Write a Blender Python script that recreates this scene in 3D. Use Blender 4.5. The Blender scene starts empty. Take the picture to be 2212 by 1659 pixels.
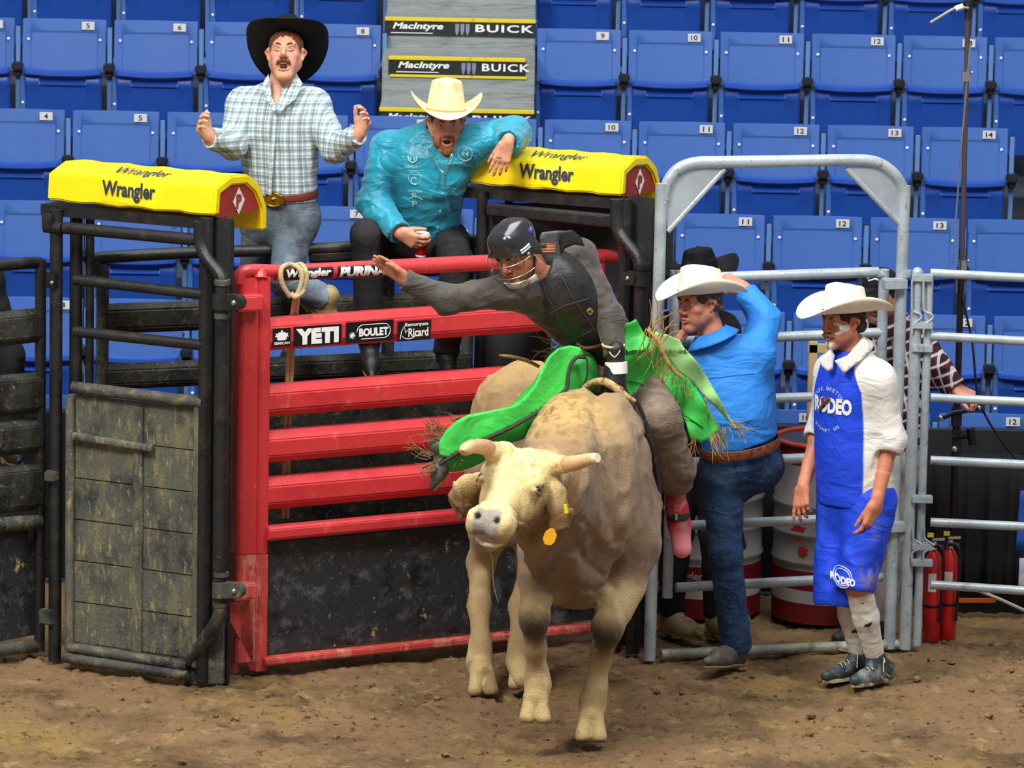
import bpy, bmesh, math, random
import numpy as np
from mathutils import Vector, Matrix
random.seed(7)
scn = bpy.context.scene
COL = scn.collection
# ------------------------------------------------------------------ camera
FPX = 11000.0; IW = 2212; IH = 1659
CAM = np.array([0.0, -23.41, 5.456])
_p = math.radians(10); _r = math.radians(1.13)
_f = np.array([0, math.cos(_p), -math.sin(_p)]); _rt = np.array([1.0, 0, 0]); _u = np.cross(_rt, _f)
RT = _rt*math.cos(_r) + _u*math.sin(_r); UP = _u*math.cos(_r) - _rt*math.sin(_r)
cd = bpy.data.cameras.new('camera'); cam = bpy.data.objects.new('camera', cd); COL.objects.link(cam)
cd.sensor_width = 36; cd.lens = FPX/IW*36; cd.clip_start = 1; cd.clip_end = 200
cam.matrix_world = Matrix(((RT[0], UP[0], -_f[0], CAM[0]), (RT[1], UP[1], -_f[1], CAM[1]), (RT[2], UP[2], -_f[2], CAM[2]), (0, 0, 0, 1)))
cd.dof.use_dof = True; cd.dof.focus_distance = 23.2; cd.dof.aperture_fstop = 8.0
scn.camera = cam
# ------------------------------------------------------------------ world, lights, exposure
scn.view_settings.view_transform = 'Standard'; scn.view_settings.look = 'None'
scn.view_settings.gamma = 1; scn.view_settings.exposure = 0.0
w = bpy.data.worlds.new('arena_air'); scn.world = w; w.use_nodes = True
w.node_tree.nodes['Background'].inputs[0].default_value = (.88, .93, 1.0, 1)
w.node_tree.nodes['Background'].inputs[1].default_value = 0.30
def lamp(name, loc, target, size, power, col, sizey=None):
    ld = bpy.data.lights.new(name, 'AREA'); ld.shape = 'RECTANGLE'; ld.size = size; ld.size_y = sizey or size
    ld.energy = power; ld.color = col
    o = bpy.data.objects.new(name, ld); COL.objects.link(o); o.location = loc
    o.rotation_euler = (Vector(target)-Vector(loc)).to_track_quat('-Z', 'Y').to_euler()
    return o
lamp('arena_floodlight', (-5, -8, 11), (0, 0, .8), 3, 1500, (1, .95, .86))
lamp('arena_floodlight', (5, -6, 12), (.5, 0, .8), 3, 850, (1, .97, .92))
lamp('arena_floodlight', (0, 3, 13), (0, 1, 0), 6, 520, (.95, .98, 1))
lamp('arena_floodlight', (0, -3, 13), (0, 5, 2), 8, 750, (.95, .98, 1))
# ------------------------------------------------------------------ projection helpers
def A(*v): return np.array(v, dtype=float)
def ray(x, y): return _f + RT*(x-IW/2)/FPX - UP*(y-IH/2)/FPX
def U(x, y, Y):
    d = ray(x, y); return CAM + d*(Y-CAM[1])/d[1]
def G(x, y, z=0.0):
    d = ray(x, y); return CAM + d*(z-CAM[2])/d[2]
class VP:
    def __init__(s, x1, y1, x2, y2):
        s.a = G(x1, y1); s.b = G(x2, y2); d = s.b-s.a; s.L = np.linalg.norm(d); s.d = d/s.L
        s.n = np.cross(s.d, [0, 0, 1.0])
    def at(s, x, y, off=0.0):
        d = ray(x, y); o = s.a+s.n*off; t = ((o-CAM)@s.n)/(d@s.n); return CAM+d*t
def unit(v):
    v = np.array(v, dtype=float); n = np.linalg.norm(v); return v/n if n > 1e-9 else v
# ------------------------------------------------------------------ materials
def lin(c):
    if isinstance(c, str):
        c = [int(c[i:i+2], 16)/255 for i in (0, 2, 4)]
    return tuple((x/12.92 if x <= .04045 else ((x+.055)/1.055)**2.4) for x in c)
MATS = {}
def mat(name, col, rough=.6, metal=0.0, layers=(), bump=0.0, bscale=60, spec=.5, attr=False, trans=0.0, sheen=0.0, coat=0.0, vary=0.0, alpha=1.0, crease=0.0, cscale=9):
    """layers: (hex colour, noise scale, low, high, (stretch xyz)) painted over the base by noise"""
    if name in MATS: return MATS[name]
    m = bpy.data.materials.new(name); m.use_nodes = True; nt = m.node_tree; N = nt.nodes; L = nt.links
    b = N['Principled BSDF']; b.inputs['Roughness'].default_value = rough; b.inputs['Metallic'].default_value = metal
    b.inputs['Specular IOR Level'].default_value = spec
    if trans: b.inputs['Transmission Weight'].default_value = trans
    if alpha < 1: b.inputs['Alpha'].default_value = alpha
    if sheen: b.inputs['Sheen Weight'].default_value = sheen
    if coat: b.inputs['Coat Weight'].default_value = coat; b.inputs['Coat Roughness'].default_value = .15
    tc = N.new('ShaderNodeTexCoord')
    if attr:
        a = N.new('ShaderNodeAttribute'); a.attribute_name = 'Col'; cur = a.outputs['Color']
    else:
        r = N.new('ShaderNodeRGB'); r.outputs[0].default_value = (*lin(col), 1); cur = r.outputs[0]
    if vary:
        no = N.new('ShaderNodeTexNoise'); no.inputs['Scale'].default_value = 9; no.inputs['Detail'].default_value = 6
        L.new(tc.outputs['Object'], no.inputs['Vector'])
        mr = N.new('ShaderNodeMapRange'); mr.inputs[1].default_value = .3; mr.inputs[2].default_value = .7
        mr.inputs[3].default_value = 1-vary; mr.inputs[4].default_value = 1+vary
        L.new(no.outputs[0], mr.inputs[0])
        hs = N.new('ShaderNodeHueSaturation'); L.new(cur, hs.inputs['Color']); L.new(mr.outputs[0], hs.inputs['Value']); cur = hs.outputs[0]
    for i, ly in enumerate(layers):
        c2, sc, lo, hi = ly[:4]; st = ly[4] if len(ly) > 4 else (1, 1, 1)
        mp = N.new('ShaderNodeMapping'); mp.inputs['Scale'].default_value = st; mp.inputs['Location'].default_value = (i*3.7, i*1.3, 5.1*i)
        L.new(tc.outputs['Object'], mp.inputs['Vector'])
        no = N.new('ShaderNodeTexNoise'); no.inputs['Scale'].default_value = sc; no.inputs['Detail'].default_value = 8; no.inputs['Roughness'].default_value = .65
        L.new(mp.outputs[0], no.inputs['Vector'])
        mr = N.new('ShaderNodeMapRange'); mr.inputs[1].default_value = lo; mr.inputs[2].default_value = hi; mr.clamp = True
        L.new(no.outputs[0], mr.inputs[0])
        mx = N.new('ShaderNodeMix'); mx.data_type = 'RGBA'
        L.new(mr.outputs[0], mx.inputs[0]); L.new(cur, mx.inputs[6]); mx.inputs[7].default_value = (*lin(c2), 1); cur = mx.outputs[2]
    L.new(cur, b.inputs['Base Color'])
    base_n = None
    if crease:
        no = N.new('ShaderNodeTexNoise'); no.inputs['Scale'].default_value = cscale; no.inputs['Detail'].default_value = 3; no.inputs['Roughness'].default_value = .5; no.inputs['Distortion'].default_value = 1.2
        mp = N.new('ShaderNodeMapping'); mp.inputs['Scale'].default_value = (1, 1, 1.7); mp.inputs['Rotation'].default_value = (.3, .5, .4); L.new(tc.outputs['Object'], mp.inputs['Vector']); L.new(mp.outputs[0], no.inputs['Vector'])
        ab = N.new('ShaderNodeMath'); ab.operation = 'SUBTRACT'; ab.inputs[1].default_value = .5; L.new(no.outputs[0], ab.inputs[0]); a2 = N.new('ShaderNodeMath'); a2.operation = 'ABSOLUTE'; L.new(ab.outputs[0], a2.inputs[0])
        bn = N.new('ShaderNodeBump'); bn.inputs['Strength'].default_value = crease; bn.inputs['Distance'].default_value = .06; bn.invert = True; L.new(a2.outputs[0], bn.inputs['Height']); base_n = bn.outputs[0]; L.new(base_n, b.inputs['Normal'])
    if bump:
        no = N.new('ShaderNodeTexNoise'); no.inputs['Scale'].default_value = bscale; no.inputs['Detail'].default_value = 6
        L.new(tc.outputs['Object'], no.inputs['Vector'])
        bm = N.new('ShaderNodeBump'); bm.inputs['Strength'].default_value = bump; bm.inputs['Distance'].default_value = .01
        L.new(no.outputs[0], bm.inputs['Height']); L.new(bm.outputs[0], b.inputs['Normal'])
        if base_n is not None: L.new(base_n, bm.inputs['Normal'])
    MATS[name] = m; return m
# ------------------------------------------------------------------ object helpers
def thing(name, label, cat, loc=(0, 0, 0), group=None):
    o = bpy.data.objects.new(name, None); COL.objects.link(o); o.empty_display_size = .1
    o.location = Vector([float(x) for x in loc]); o['label'] = label; o['category'] = cat
    if group: o['group'] = group
    return o
def tag(o, label, cat, group=None, kind=None):
    if label: o['label'] = label
    if cat: o['category'] = cat
    if group: o['group'] = group
    if kind: o['kind'] = kind
    return o
def abs_loc(o):
    v = Vector(o.location)
    while o.parent: o = o.parent; v = v+Vector(o.location)
    return v
def link(name, me, parent=None, base=True):
    """mesh data in world coordinates -> object whose origin sits at its base"""
    o = bpy.data.objects.new(name, me); COL.objects.link(o)
    if parent is not None:
        o.parent = parent; pl = abs_loc(parent)
        me.transform(Matrix.Translation(-pl))
    elif len(me.vertices):
        co = np.empty(len(me.vertices)*3, dtype=np.float32); me.vertices.foreach_get('co', co); co = co.reshape(-1, 3)
        lo = co.min(0); hi = co.max(0); c = Vector((float(lo[0]+hi[0])/2, float(lo[1]+hi[1])/2, float(lo[2])))
        me.transform(Matrix.Translation(-c)); o.location = c
    return o
class MB:
    def __init__(s): s.bm = bmesh.new()
    def tube(s, pts, r, seg=12, smooth=0, caps=True, flat=None):
        pts = [np.array(p, dtype=float) for p in pts]
        rs = list(r) if hasattr(r, '__len__') else [r]*len(pts)
        if smooth and len(pts) > 2:
            P = []; R = []
            n = len(pts)
            for i in range(n-1):
                p0 = pts[max(i-1, 0)]; p1 = pts[i]; p2 = pts[i+1]; p3 = pts[min(i+2, n-1)]
                for k in range(smooth):
                    t = k/smooth
                    P.append(.5*((2*p1)+(-p0+p2)*t+(2*p0-5*p1+4*p2-p3)*t*t+(-p0+3*p1-3*p2+p3)*t**3)); R.append(rs[i]*(1-t)+rs[i+1]*t)
            P.append(pts[-1]); R.append(rs[-1]); pts = P; rs = R
        n = len(pts); T = [unit(pts[min(i+1, n-1)]-pts[max(i-1, 0)]) for i in range(n)]
        up = A(0, 0, 1) if abs(T[0][2]) < .9 else A(1, 0, 0)
        nn = unit(np.cross(T[0], up)); rings = []
        for i in range(n):
            nn = unit(nn - T[i]*(nn@T[i])); bb = np.cross(T[i], nn)
            if flat is not None:
                fd = unit(np.array(flat, float)-T[i]*(np.array(flat, float)@T[i])); sd = np.cross(T[i], fd)
                ring = [s.bm.verts.new(pts[i]+rs[i]*(sd*math.cos(a)*1.0+fd*math.sin(a)*.35)) for a in [2*math.pi*j/seg for j in range(seg)]]
            else:
                ring = [s.bm.verts.new(pts[i]+rs[i]*(nn*math.cos(a)+bb*math.sin(a))) for a in [2*math.pi*j/seg for j in range(seg)]]
            rings.append(ring)
        for i in range(n-1):
            for j in range(seg):
                s.bm.faces.new((rings[i][j], rings[i][(j+1) % seg], rings[i+1][(j+1) % seg], rings[i+1][j]))
        if caps:
            s.bm.faces.new(list(reversed(rings[0]))); s.bm.faces.new(rings[-1])
        return s
    def hexa(s, P):
        v = [s.bm.verts.new(np.array(p, float)) for p in P]
        for f in ((0, 3, 2, 1), (4, 5, 6, 7), (0, 1, 5, 4), (1, 2, 6, 5), (2, 3, 7, 6), (3, 0, 4, 7)): s.bm.faces.new([v[i] for i in f])
        return s
    def box(s, c, sz, ax=None):
        c = np.array(c, float); X, Y, Z = ax if ax is not None else (A(1, 0, 0), A(0, 1, 0), A(0, 0, 1))
        hx, hy, hz = [q/2 for q in sz]
        return s.hexa([c-X*hx-Y*hy-Z*hz, c+X*hx-Y*hy-Z*hz, c+X*hx+Y*hy-Z*hz, c-X*hx+Y*hy-Z*hz,
                       c-X*hx-Y*hy+Z*hz, c+X*hx-Y*hy+Z*hz, c+X*hx+Y*hy+Z*hz, c-X*hx+Y*hy+Z*hz])
    def prism(s, poly, nrm, th):
        """closed outline extruded along nrm by th"""
        nrm = unit(nrm); a = [s.bm.verts.new(np.array(p, float)) for p in poly]; b = [s.bm.verts.new(np.array(p, float)+nrm*th) for p in poly]
        n = len(a)
        s.bm.faces.new(list(reversed(a))); s.bm.faces.new(b)
        for i in range(n): s.bm.faces.new((a[i], a[(i+1) % n], b[(i+1) % n], b[i]))
        return s
    def beam(s, a, b, w, h, up=(0, 0, 1), off=0.0, cham=0.0):
        """box beam from a to b: w across (normal), h along up, octagonal when cham>0"""
        a = np.array(a, float); b = np.array(b, float); d = unit(b-a); up = unit(np.array(up, float)-d*(np.array(up, float)@d)); n = np.cross(d, up)
        c = cham; prof = [(-w/2, -h/2+c), (-w/2, h/2-c), (-w/2+c, h/2), (w/2-c, h/2), (w/2, h/2-c), (w/2, -h/2+c), (w/2-c, -h/2), (-w/2+c, -h/2)] if c else [(-w/2, -h/2), (-w/2, h/2), (w/2, h/2), (w/2, -h/2)]
        return s.prism([a+n*(x+off)+up*z for x, z in prof], d, np.linalg.norm(b-a))
    def sphere(s, c, r, seg=16, ax=None, sc=(1, 1, 1)):
        m = Matrix.Identity(4)
        X, Y, Z = ax if ax is not None else (A(1, 0, 0), A(0, 1, 0), A(0, 0, 1))
        for i, (v, q) in enumerate(zip((X, Y, Z), sc)):
            for j in range(3): m[j][i] = v[j]*q*r
        for j in range(3): m[j][3] = c[j]
        bmesh.ops.create_uvsphere(s.bm, u_segments=seg, v_segments=max(6, seg//2), radius=1, matrix=m); return s
    def lathe(s, c, prof, seg=32, ax=(0, 0, 1)):
        ax = unit(ax); t = A(1, 0, 0) if abs(ax[0]) < .9 else A(0, 1, 0); u = unit(np.cross(ax, t)); v = np.cross(ax, u); rings = []
        for r, z in prof: rings.append([s.bm.verts.new(np.array(c, float)+ax*z+r*(u*math.cos(2*math.pi*j/seg)+v*math.sin(2*math.pi*j/seg))) for j in range(seg)])
        for i in range(len(rings)-1):
            for j in range(seg): s.bm.faces.new((rings[i][j], rings[i][(j+1) % seg], rings[i+1][(j+1) % seg], rings[i+1][j]))
        s.bm.faces.new(list(reversed(rings[0]))); s.bm.faces.new(rings[-1]); return s
    def grid(s, fn, nu, nv, thick=0.0, closeu=False):
        V = [[np.array(fn(i/(nu if closeu else nu-1), j/(nv-1)), float) for j in range(nv)] for i in range(nu)]
        vs = [[s.bm.verts.new(p) for p in row] for row in V]
        m = nu if closeu else nu-1
        fs = []
        for i in range(m):
            for j in range(nv-1): fs.append(s.bm.faces.new((vs[i][j], vs[(i+1) % nu][j], vs[(i+1) % nu][j+1], vs[i][j+1])))
        if thick: s.solid = thick
        return s
    def build(s, name, m, parent=None, bevel=0.0, smooth=35, solid=0.0, sub=0, base=True):
        bm = s.bm; bmesh.ops.recalc_face_normals(bm, faces=bm.faces[:])
        if bevel: bmesh.ops.bevel(bm, geom=[e for e in bm.edges if e.is_manifold and e.calc_face_angle(0) > .5], offset=bevel, segments=2, affect='EDGES', clamp_overlap=True)
        th = math.radians(smooth)
        for f in bm.faces: f.smooth = True
        for e in bm.edges: e.smooth = (not e.is_manifold) or e.calc_face_angle(0) < th
        me = bpy.data.meshes.new(name); bm.to_mesh(me); bm.free()
        for q in (m if isinstance(m, (list, tuple)) else [m]): me.materials.append(q)
        o = link(name, me, parent)
        if solid: md = o.modifiers.new('thickness', 'SOLIDIFY'); md.thickness = solid; md.offset = 0
        if sub: md = o.modifiers.new('smooth', 'SUBSURF'); md.levels = sub; md.render_levels = sub
        return o
def copy_tree(o, parent=None):
    c = o.copy(); COL.objects.link(c); c.parent = parent
    for ch in list(o.children): copy_tree(ch, c)
    return c
# ------------------------------------------------------------------ lettering
_TX = {}
def text_geo(s, bold=0.0, shear=0.0, spacing=1.0):
    k = (s, bold, shear, spacing)
    if k not in _TX:
        cu = bpy.data.curves.new('lettering', 'FONT'); cu.body = s; cu.offset = bold; cu.shear = shear; cu.space_character = spacing; cu.resolution_u = 3
        ob = bpy.data.objects.new('lettering', cu); me = ob.to_mesh()
        V = np.array([v.co[:] for v in me.vertices]); F = [tuple(p.vertices) for p in me.polygons]
        ob.to_mesh_clear(); bpy.data.objects.remove(ob); bpy.data.curves.remove(cu)
        lo = V.min(0); hi = V.max(0); V = (V-lo)/(hi-lo+1e-9); _TX[k] = (V[:, :2], F)
    return _TX[k]
def refine(bm, L):
    bmesh.ops.triangulate(bm, faces=bm.faces[:])
    for _ in range(5):
        e = [q for q in bm.edges if q.calc_length() > L]
        if not e: break
        bmesh.ops.subdivide_edges(bm, edges=e, cuts=1); bmesh.ops.triangulate(bm, faces=[f for f in bm.faces if len(f.verts) > 3])
def lettering(parent, s, m, o, x, y, w, h, bold=.02, shear=0, spacing=1.0, name='lettering', lift=.0015, fn=None, mb=None, maxlen=None):
    """text box: lower-left corner o, unit x and y axes, size w*h"""
    V, F = text_geo(s, bold, shear, spacing); o = np.array(o, float); x = unit(x); y = unit(y); n = np.cross(x, y)
    own = mb is None; mb = mb or MB()
    vs = [mb.bm.verts.new((u*w, v*h, 0)) for u, v in V]
    for f in F:
        try: mb.bm.faces.new([vs[i] for i in f])
        except ValueError: pass
    if fn: refine(mb.bm, .009 if maxlen is None else maxlen)
    for q in mb.bm.verts: u, v = q.co.x, q.co.y; q.co = Vector(fn(u, v) if fn else o+x*u+y*v+n*lift)
    if own:
        for f in mb.bm.faces: f.smooth = False
        me = bpy.data.meshes.new(name); mb.bm.to_mesh(me); mb.bm.free(); me.materials.append(m)
        return link(name, me, parent)
# ------------------------------------------------------------------ noise in numpy
def _hash(ix, iy, iz, seed):
    h = (ix.astype(np.int64)*374761393 + iy.astype(np.int64)*668265263 + iz.astype(np.int64)*2147483647 + seed*974634777) & 0xffffffff
    h = ((h ^ (h >> 13))*1274126177) & 0xffffffff
    return ((h ^ (h >> 16)) & 0xffff)/65535.0
def vn(P, scale, seed=0):
    """value noise 0..1 on an (n,3) array"""
    Q = np.asarray(P)*scale; I = np.floor(Q).astype(np.int64); f = Q-I; f = f*f*(3-2*f); r = 0
    for dx in (0, 1):
        for dy in (0, 1):
            for dz in (0, 1):
                wgt = (f[:, 0] if dx else 1-f[:, 0])*(f[:, 1] if dy else 1-f[:, 1])*(f[:, 2] if dz else 1-f[:, 2])
                r = r+wgt*_hash(I[:, 0]+dx, I[:, 1]+dy, I[:, 2]+dz, seed)
    return r
def fbm(P, scale, seed=0, oct=4):
    r = 0; a = 1; t = 0
    for i in range(oct): r = r+a*vn(P, scale*2**i, seed+i); t += a; a *= .5
    return r/t
# ------------------------------------------------------------------ implicit modelling: smooth bodies as one surface
class SDF:
    def __init__(s): s.ops = []
    def rc(s, a, b, ra, rb, k=.02, op='u', flat=None):
        s.ops.append(('rc', np.array(a, float), np.array(b, float), ra, rb, k, op, flat)); return s
    def chain(s, pts, rs, k=.02, op='u', flat=None):
        for i in range(len(pts)-1): s.rc(pts[i], pts[i+1], rs[i], rs[i+1], k, op, flat)
        return s
    def el(s, c, r, M=None, k=.02, op='u'):
        s.ops.append(('el', np.array(c, float), np.array(r, float)*1.0, np.eye(3) if M is None else np.array(M, float), k, op)); return s
    def cut(s, p, n, k=.004):
        s.ops.append(('cut', np.array(p, float), unit(n), k)); return s
    def merge(s, other): s.ops += other.ops; return s
    def bounds(s):
        lo = np.full(3, 1e9); hi = -lo
        for o in s.ops:
            if o[0] == 'rc' and o[6] == 'u':
                for p, r in ((o[1], o[3]), (o[2], o[4])): lo = np.minimum(lo, p-r); hi = np.maximum(hi, p+r)
            elif o[0] == 'el' and o[5] == 'u':
                e = np.sqrt(((o[3].T*o[2][:, None])**2).sum(0)); lo = np.minimum(lo, o[1]-e); hi = np.maximum(hi, o[1]+e)
        return lo-.02, hi+.02
    def mesh(s, h, lo=None, hi=None):
        l0, h0 = s.bounds(); lo = l0 if lo is None else np.maximum(np.array(lo, float), l0); hi = h0 if hi is None else np.minimum(np.array(hi, float), h0)
        n = np.ceil((hi-lo)/h).astype(int)+3; lo = lo-h
        F = np.full(n, .5, dtype=np.float32); ax = [lo[i]+h*np.arange(n[i]) for i in range(3)]
        def sl(a, b):
            i0 = np.clip(np.floor((a-lo)/h).astype(int), 0, n); i1 = np.clip(np.ceil((b-lo)/h).astype(int)+1, 0, n)
            return tuple(slice(i0[i], i1[i]) for i in range(3))
        def local(S): return [ax[i][S[i]].reshape([-1 if j == i else 1 for j in range(3)]).astype(np.float32) for i in range(3)]
        for o in s.ops:
            if o[0] == 'cut':
                X, Y, Z = local((slice(None),)*3); p, nn, k = o[1:]
                d = (X-p[0])*nn[0]+(Y-p[1])*nn[1]+(Z-p[2])*nn[2]; F = np.maximum(F, d.astype(np.float32)); continue
            if o[0] == 'rc':
                _, a, b, ra, rb, k, op, flat = o; m = max(k, .01)+3*h+max(ra, rb); S = sl(np.minimum(a, b)-m, np.maximum(a, b)+m)
                if any(q.stop <= q.start for q in S): continue
                X, Y, Z = local(S); X = X-a[0]; Y = Y-a[1]; Z = Z-a[2]; ba = b-a
                if flat is not None:
                    fd, fs = unit(flat[0]), flat[1]-1; t = (X*fd[0]+Y*fd[1]+Z*fd[2])*fs; X = X+t*fd[0]; Y = Y+t*fd[1]; Z = Z+t*fd[2]; ba = ba+fd*(ba@fd)*fs
                bb = max(ba@ba, 1e-9); hh = np.clip((X*ba[0]+Y*ba[1]+Z*ba[2])/bb, 0, 1)
                d = np.sqrt((X-hh*ba[0])**2+(Y-hh*ba[1])**2+(Z-hh*ba[2])**2)-(ra+(rb-ra)*hh)
            else:
                _, c, r, M, k, op = o; e = np.sqrt(((M.T*r[:, None])**2).sum(0)); m = max(k, .01)+3*h; S = sl(c-e-m, c+e+m)
                if any(q.stop <= q.start for q in S): continue
                X, Y, Z = local(S); X = X-c[0]; Y = Y-c[1]; Z = Z-c[2]
                q = [(X*M[0, i]+Y*M[1, i]+Z*M[2, i]) for i in range(3)]
                k0 = np.sqrt((q[0]/r[0])**2+(q[1]/r[1])**2+(q[2]/r[2])**2)+1e-6; k1 = np.sqrt((q[0]/r[0]**2)**2+(q[1]/r[1]**2)**2+(q[2]/r[2]**2)**2)+1e-6
                d = k0*(k0-1)/k1
            f = F[S]
            if op == 'u': hk = np.maximum(k-np.abs(f-d), 0)/k; F[S] = np.minimum(f, d)-hk*hk*k*.25
            else: d = -d; hk = np.maximum(k-np.abs(f-d), 0)/k; F[S] = np.maximum(f, d)+hk*hk*k*.25
        return nets(F, lo, h)
def nets(F, lo, h):
    S = F < 0; n = np.array(F.shape)
    c = np.zeros(n-1, dtype=np.int8)
    for dx in (0, 1):
        for dy in (0, 1):
            for dz in (0, 1): c += S[dx:n[0]-1+dx, dy:n[1]-1+dy, dz:n[2]-1+dz]
    mask = (c > 0) & (c < 8); idx = np.full(mask.shape, -1, dtype=np.int64); cells = np.argwhere(mask); idx[mask] = np.arange(len(cells))
    cor = [(dx, dy, dz) for dx in (0, 1) for dy in (0, 1) for dz in (0, 1)]
    val = np.stack([F[cells[:, 0]+a, cells[:, 1]+b, cells[:, 2]+g] for a, b, g in cor], 1)
    acc = np.zeros((len(cells), 3)); cnt = np.zeros(len(cells))
    for i in range(8):
        for j in range(i+1, 8):
            df = np.array(cor[j])-np.array(cor[i])
            if np.abs(df).sum() != 1: continue
            va = val[:, i]; vb = val[:, j]; cr = (va < 0) != (vb < 0); t = np.where(cr, va/np.where(cr, va-vb, 1), 0)
            acc += np.where(cr[:, None], np.array(cor[i])+t[:, None]*df, 0); cnt += cr
    V = lo+(cells+acc/cnt[:, None])*h
    faces = []
    for ax in range(3):
        o = [1, 1, 1]; o[ax] = 0; a1, a2 = [(1, 2), (2, 0), (0, 1)][ax]
        sl0 = tuple(slice(o[i], n[i]-1) for i in range(3)); sl1 = list(sl0); sl1[ax] = slice(1, n[ax]); s0 = S[sl0]; s1 = S[tuple(sl1)]
        e = np.argwhere(s0 != s1)+np.array(o)
        if not len(e): continue
        inside = S[e[:, 0], e[:, 1], e[:, 2]]
        def g(d1, d2):
            q = e.copy(); q[:, a1] -= d1; q[:, a2] -= d2; return idx[q[:, 0], q[:, 1], q[:, 2]]
        Q = np.stack([g(1, 1), g(0, 1), g(0, 0), g(1, 0)], 1); Q = np.where(inside[:, None], Q, Q[:, ::-1]); Q = Q[(Q >= 0).all(1)]; faces.append(Q)
    return V, np.concatenate(faces)
def vnorm(V, Fc):
    a = V[Fc[:, 2]]-V[Fc[:, 0]]; b = V[Fc[:, 3]]-V[Fc[:, 1]]; fn = np.cross(a, b); N = np.zeros_like(V)
    for i in range(4): np.add.at(N, Fc[:, i], fn)
    return N/(np.linalg.norm(N, axis=1)[:, None]+1e-12)
def relax(V, Fc, it=2):
    n = len(V)
    for _ in range(it):
        acc = np.zeros_like(V); c = np.zeros(n)
        for i in range(4):
            j = (i+1) % 4; np.add.at(acc, Fc[:, i], V[Fc[:, j]]); np.add.at(acc, Fc[:, j], V[Fc[:, i]]); np.add.at(c, Fc[:, i], 1); np.add.at(c, Fc[:, j], 1)
        V = .5*V+.5*acc/c[:, None]
    return V
def mesh_obj(name, V, Fc, m, parent=None, colors=None):
    me = bpy.data.meshes.new(name); V = np.ascontiguousarray(V, dtype=np.float32); Fc = np.ascontiguousarray(Fc, dtype=np.int32)
    me.vertices.add(len(V)); me.vertices.foreach_set('co', V.ravel()); me.loops.add(Fc.size); me.loops.foreach_set('vertex_index', Fc.ravel())
    me.polygons.add(len(Fc)); me.polygons.foreach_set('loop_start', np.arange(0, Fc.size, Fc.shape[1], dtype=np.int32))
    me.update(calc_edges=True); me.polygons.foreach_set('use_smooth', np.ones(len(Fc), dtype=bool))
    if colors is not None:
        at = me.color_attributes.new('Col', 'FLOAT_COLOR', 'POINT'); C = np.ones((len(V), 4), dtype=np.float32); C[:, :3] = colors; at.data.foreach_set('color', C.ravel())
    me.materials.append(m); return link(name, me, parent)
def build_sdf(name, sdf, h, m, parent=None, disp=None, paint=None, rel=1, extra=()):
    """extra: list of (sdf, h, lo, hi) meshed finer and joined to the same mesh"""
    parts = [(sdf, h, None, None)]+list(extra); Vs = []; Fs = []; o = 0
    for q in parts:
        V, Fc = q[0].mesh(q[1], q[2], q[3])
        if rel: V = relax(V, Fc, rel)
        if disp is not None: V = V+vnorm(V, Fc)*disp(V)[:, None]
        Vs.append(V); Fs.append(Fc+o); o += len(V)
    V = np.concatenate(Vs); Fc = np.concatenate(Fs)
    return mesh_obj(name, V, Fc, m, parent, paint(V) if paint else None)
def C3(h): return np.array(lin(h))
def mixc(a, b, t): t = np.clip(t, 0, 1)[:, None]; return a*(1-t)+b*t
def sm(x, a, b): t = np.clip((x-a)/(b-a), 0, 1); return t*t*(3-2*t)
# ------------------------------------------------------------------ ground
def ground_z(P):
    Q = np.c_[P[:, 0], P[:, 1], np.zeros(len(P))]
    z = .05*(fbm(Q, 1.6, 3, 3)-.5)+.035*(fbm(Q, 7, 9, 3)-.5)
    cl = vn(Q, 16, 21); z = z+.016*sm(cl, .68, .95)+.016*(vn(Q, 34, 31)-.5)+.009*(vn(Q, 64, 33)-.5)
    return z-.018
def make_ground():
    xs = np.concatenate([np.linspace(-9, -3.1, 12), np.arange(-3.0, 3.2, .0155), np.linspace(3.3, 9, 12)])
    ys = np.concatenate([np.linspace(-9, -2.9, 10), np.arange(-2.8, 1.3, .022), np.linspace(1.35, 2.6, 12)])
    X, Y = np.meshgrid(xs, ys, indexing='ij'); P = np.c_[X.ravel(), Y.ravel(), np.zeros(X.size)]; P[:, 2] = ground_z(P)
    nx, ny = len(xs), len(ys); i = np.arange(nx-1)[:, None]*ny+np.arange(ny-1)[None, :]
    Fc = np.stack([i, i+ny, i+ny+1, i+1], -1).reshape(-1, 4)
    m = mat('arena_dirt', '80664a', rough=.95, layers=(('8f763c', 1.1, .52, .72), ('54432f', 2.2, .48, .66), ('a08a62', 9, .56, .75), ('35271a', 22, .56, .70), ('b49c6c', 60, .66, .76)), bump=1.0, bscale=70, spec=.15)
    o = mesh_obj('floor', P, Fc, m); o['kind'] = 'structure'; return o
make_ground()
def clods():
    mb = MB(); rng = random.Random(5)
    for i in range(260):
        x = rng.uniform(-2.7, 2.8); y = rng.uniform(-2.6, .6); s = rng.choice([.006, .008, .01, .014, .02]); z = float(ground_z(np.array([[x, y, 0]]))[0])
        m4 = Matrix.Translation((x, y, z+s*.3)) @ Matrix.Rotation(rng.uniform(0, 3), 4, 'Z') @ Matrix.Diagonal((s*rng.uniform(.7, 1.5), s, s*rng.uniform(.5, .9), 1))
        r = bmesh.ops.create_icosphere(mb.bm, subdivisions=1, radius=1, matrix=m4)
        for v in r['verts']: v.co += Vector((rng.uniform(-1, 1), rng.uniform(-1, 1), rng.uniform(-1, 1)))*s*.22
    o = mb.build('dirt_clods', mat('clod_dirt', '6d543c', rough=.95, layers=(('a8905f', 20, .5, .7),), spec=.15), smooth=20)
    tag(o, 'small loose clods of brown dirt strewn over the arena floor', 'dirt', kind='stuff')
clods()
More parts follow.
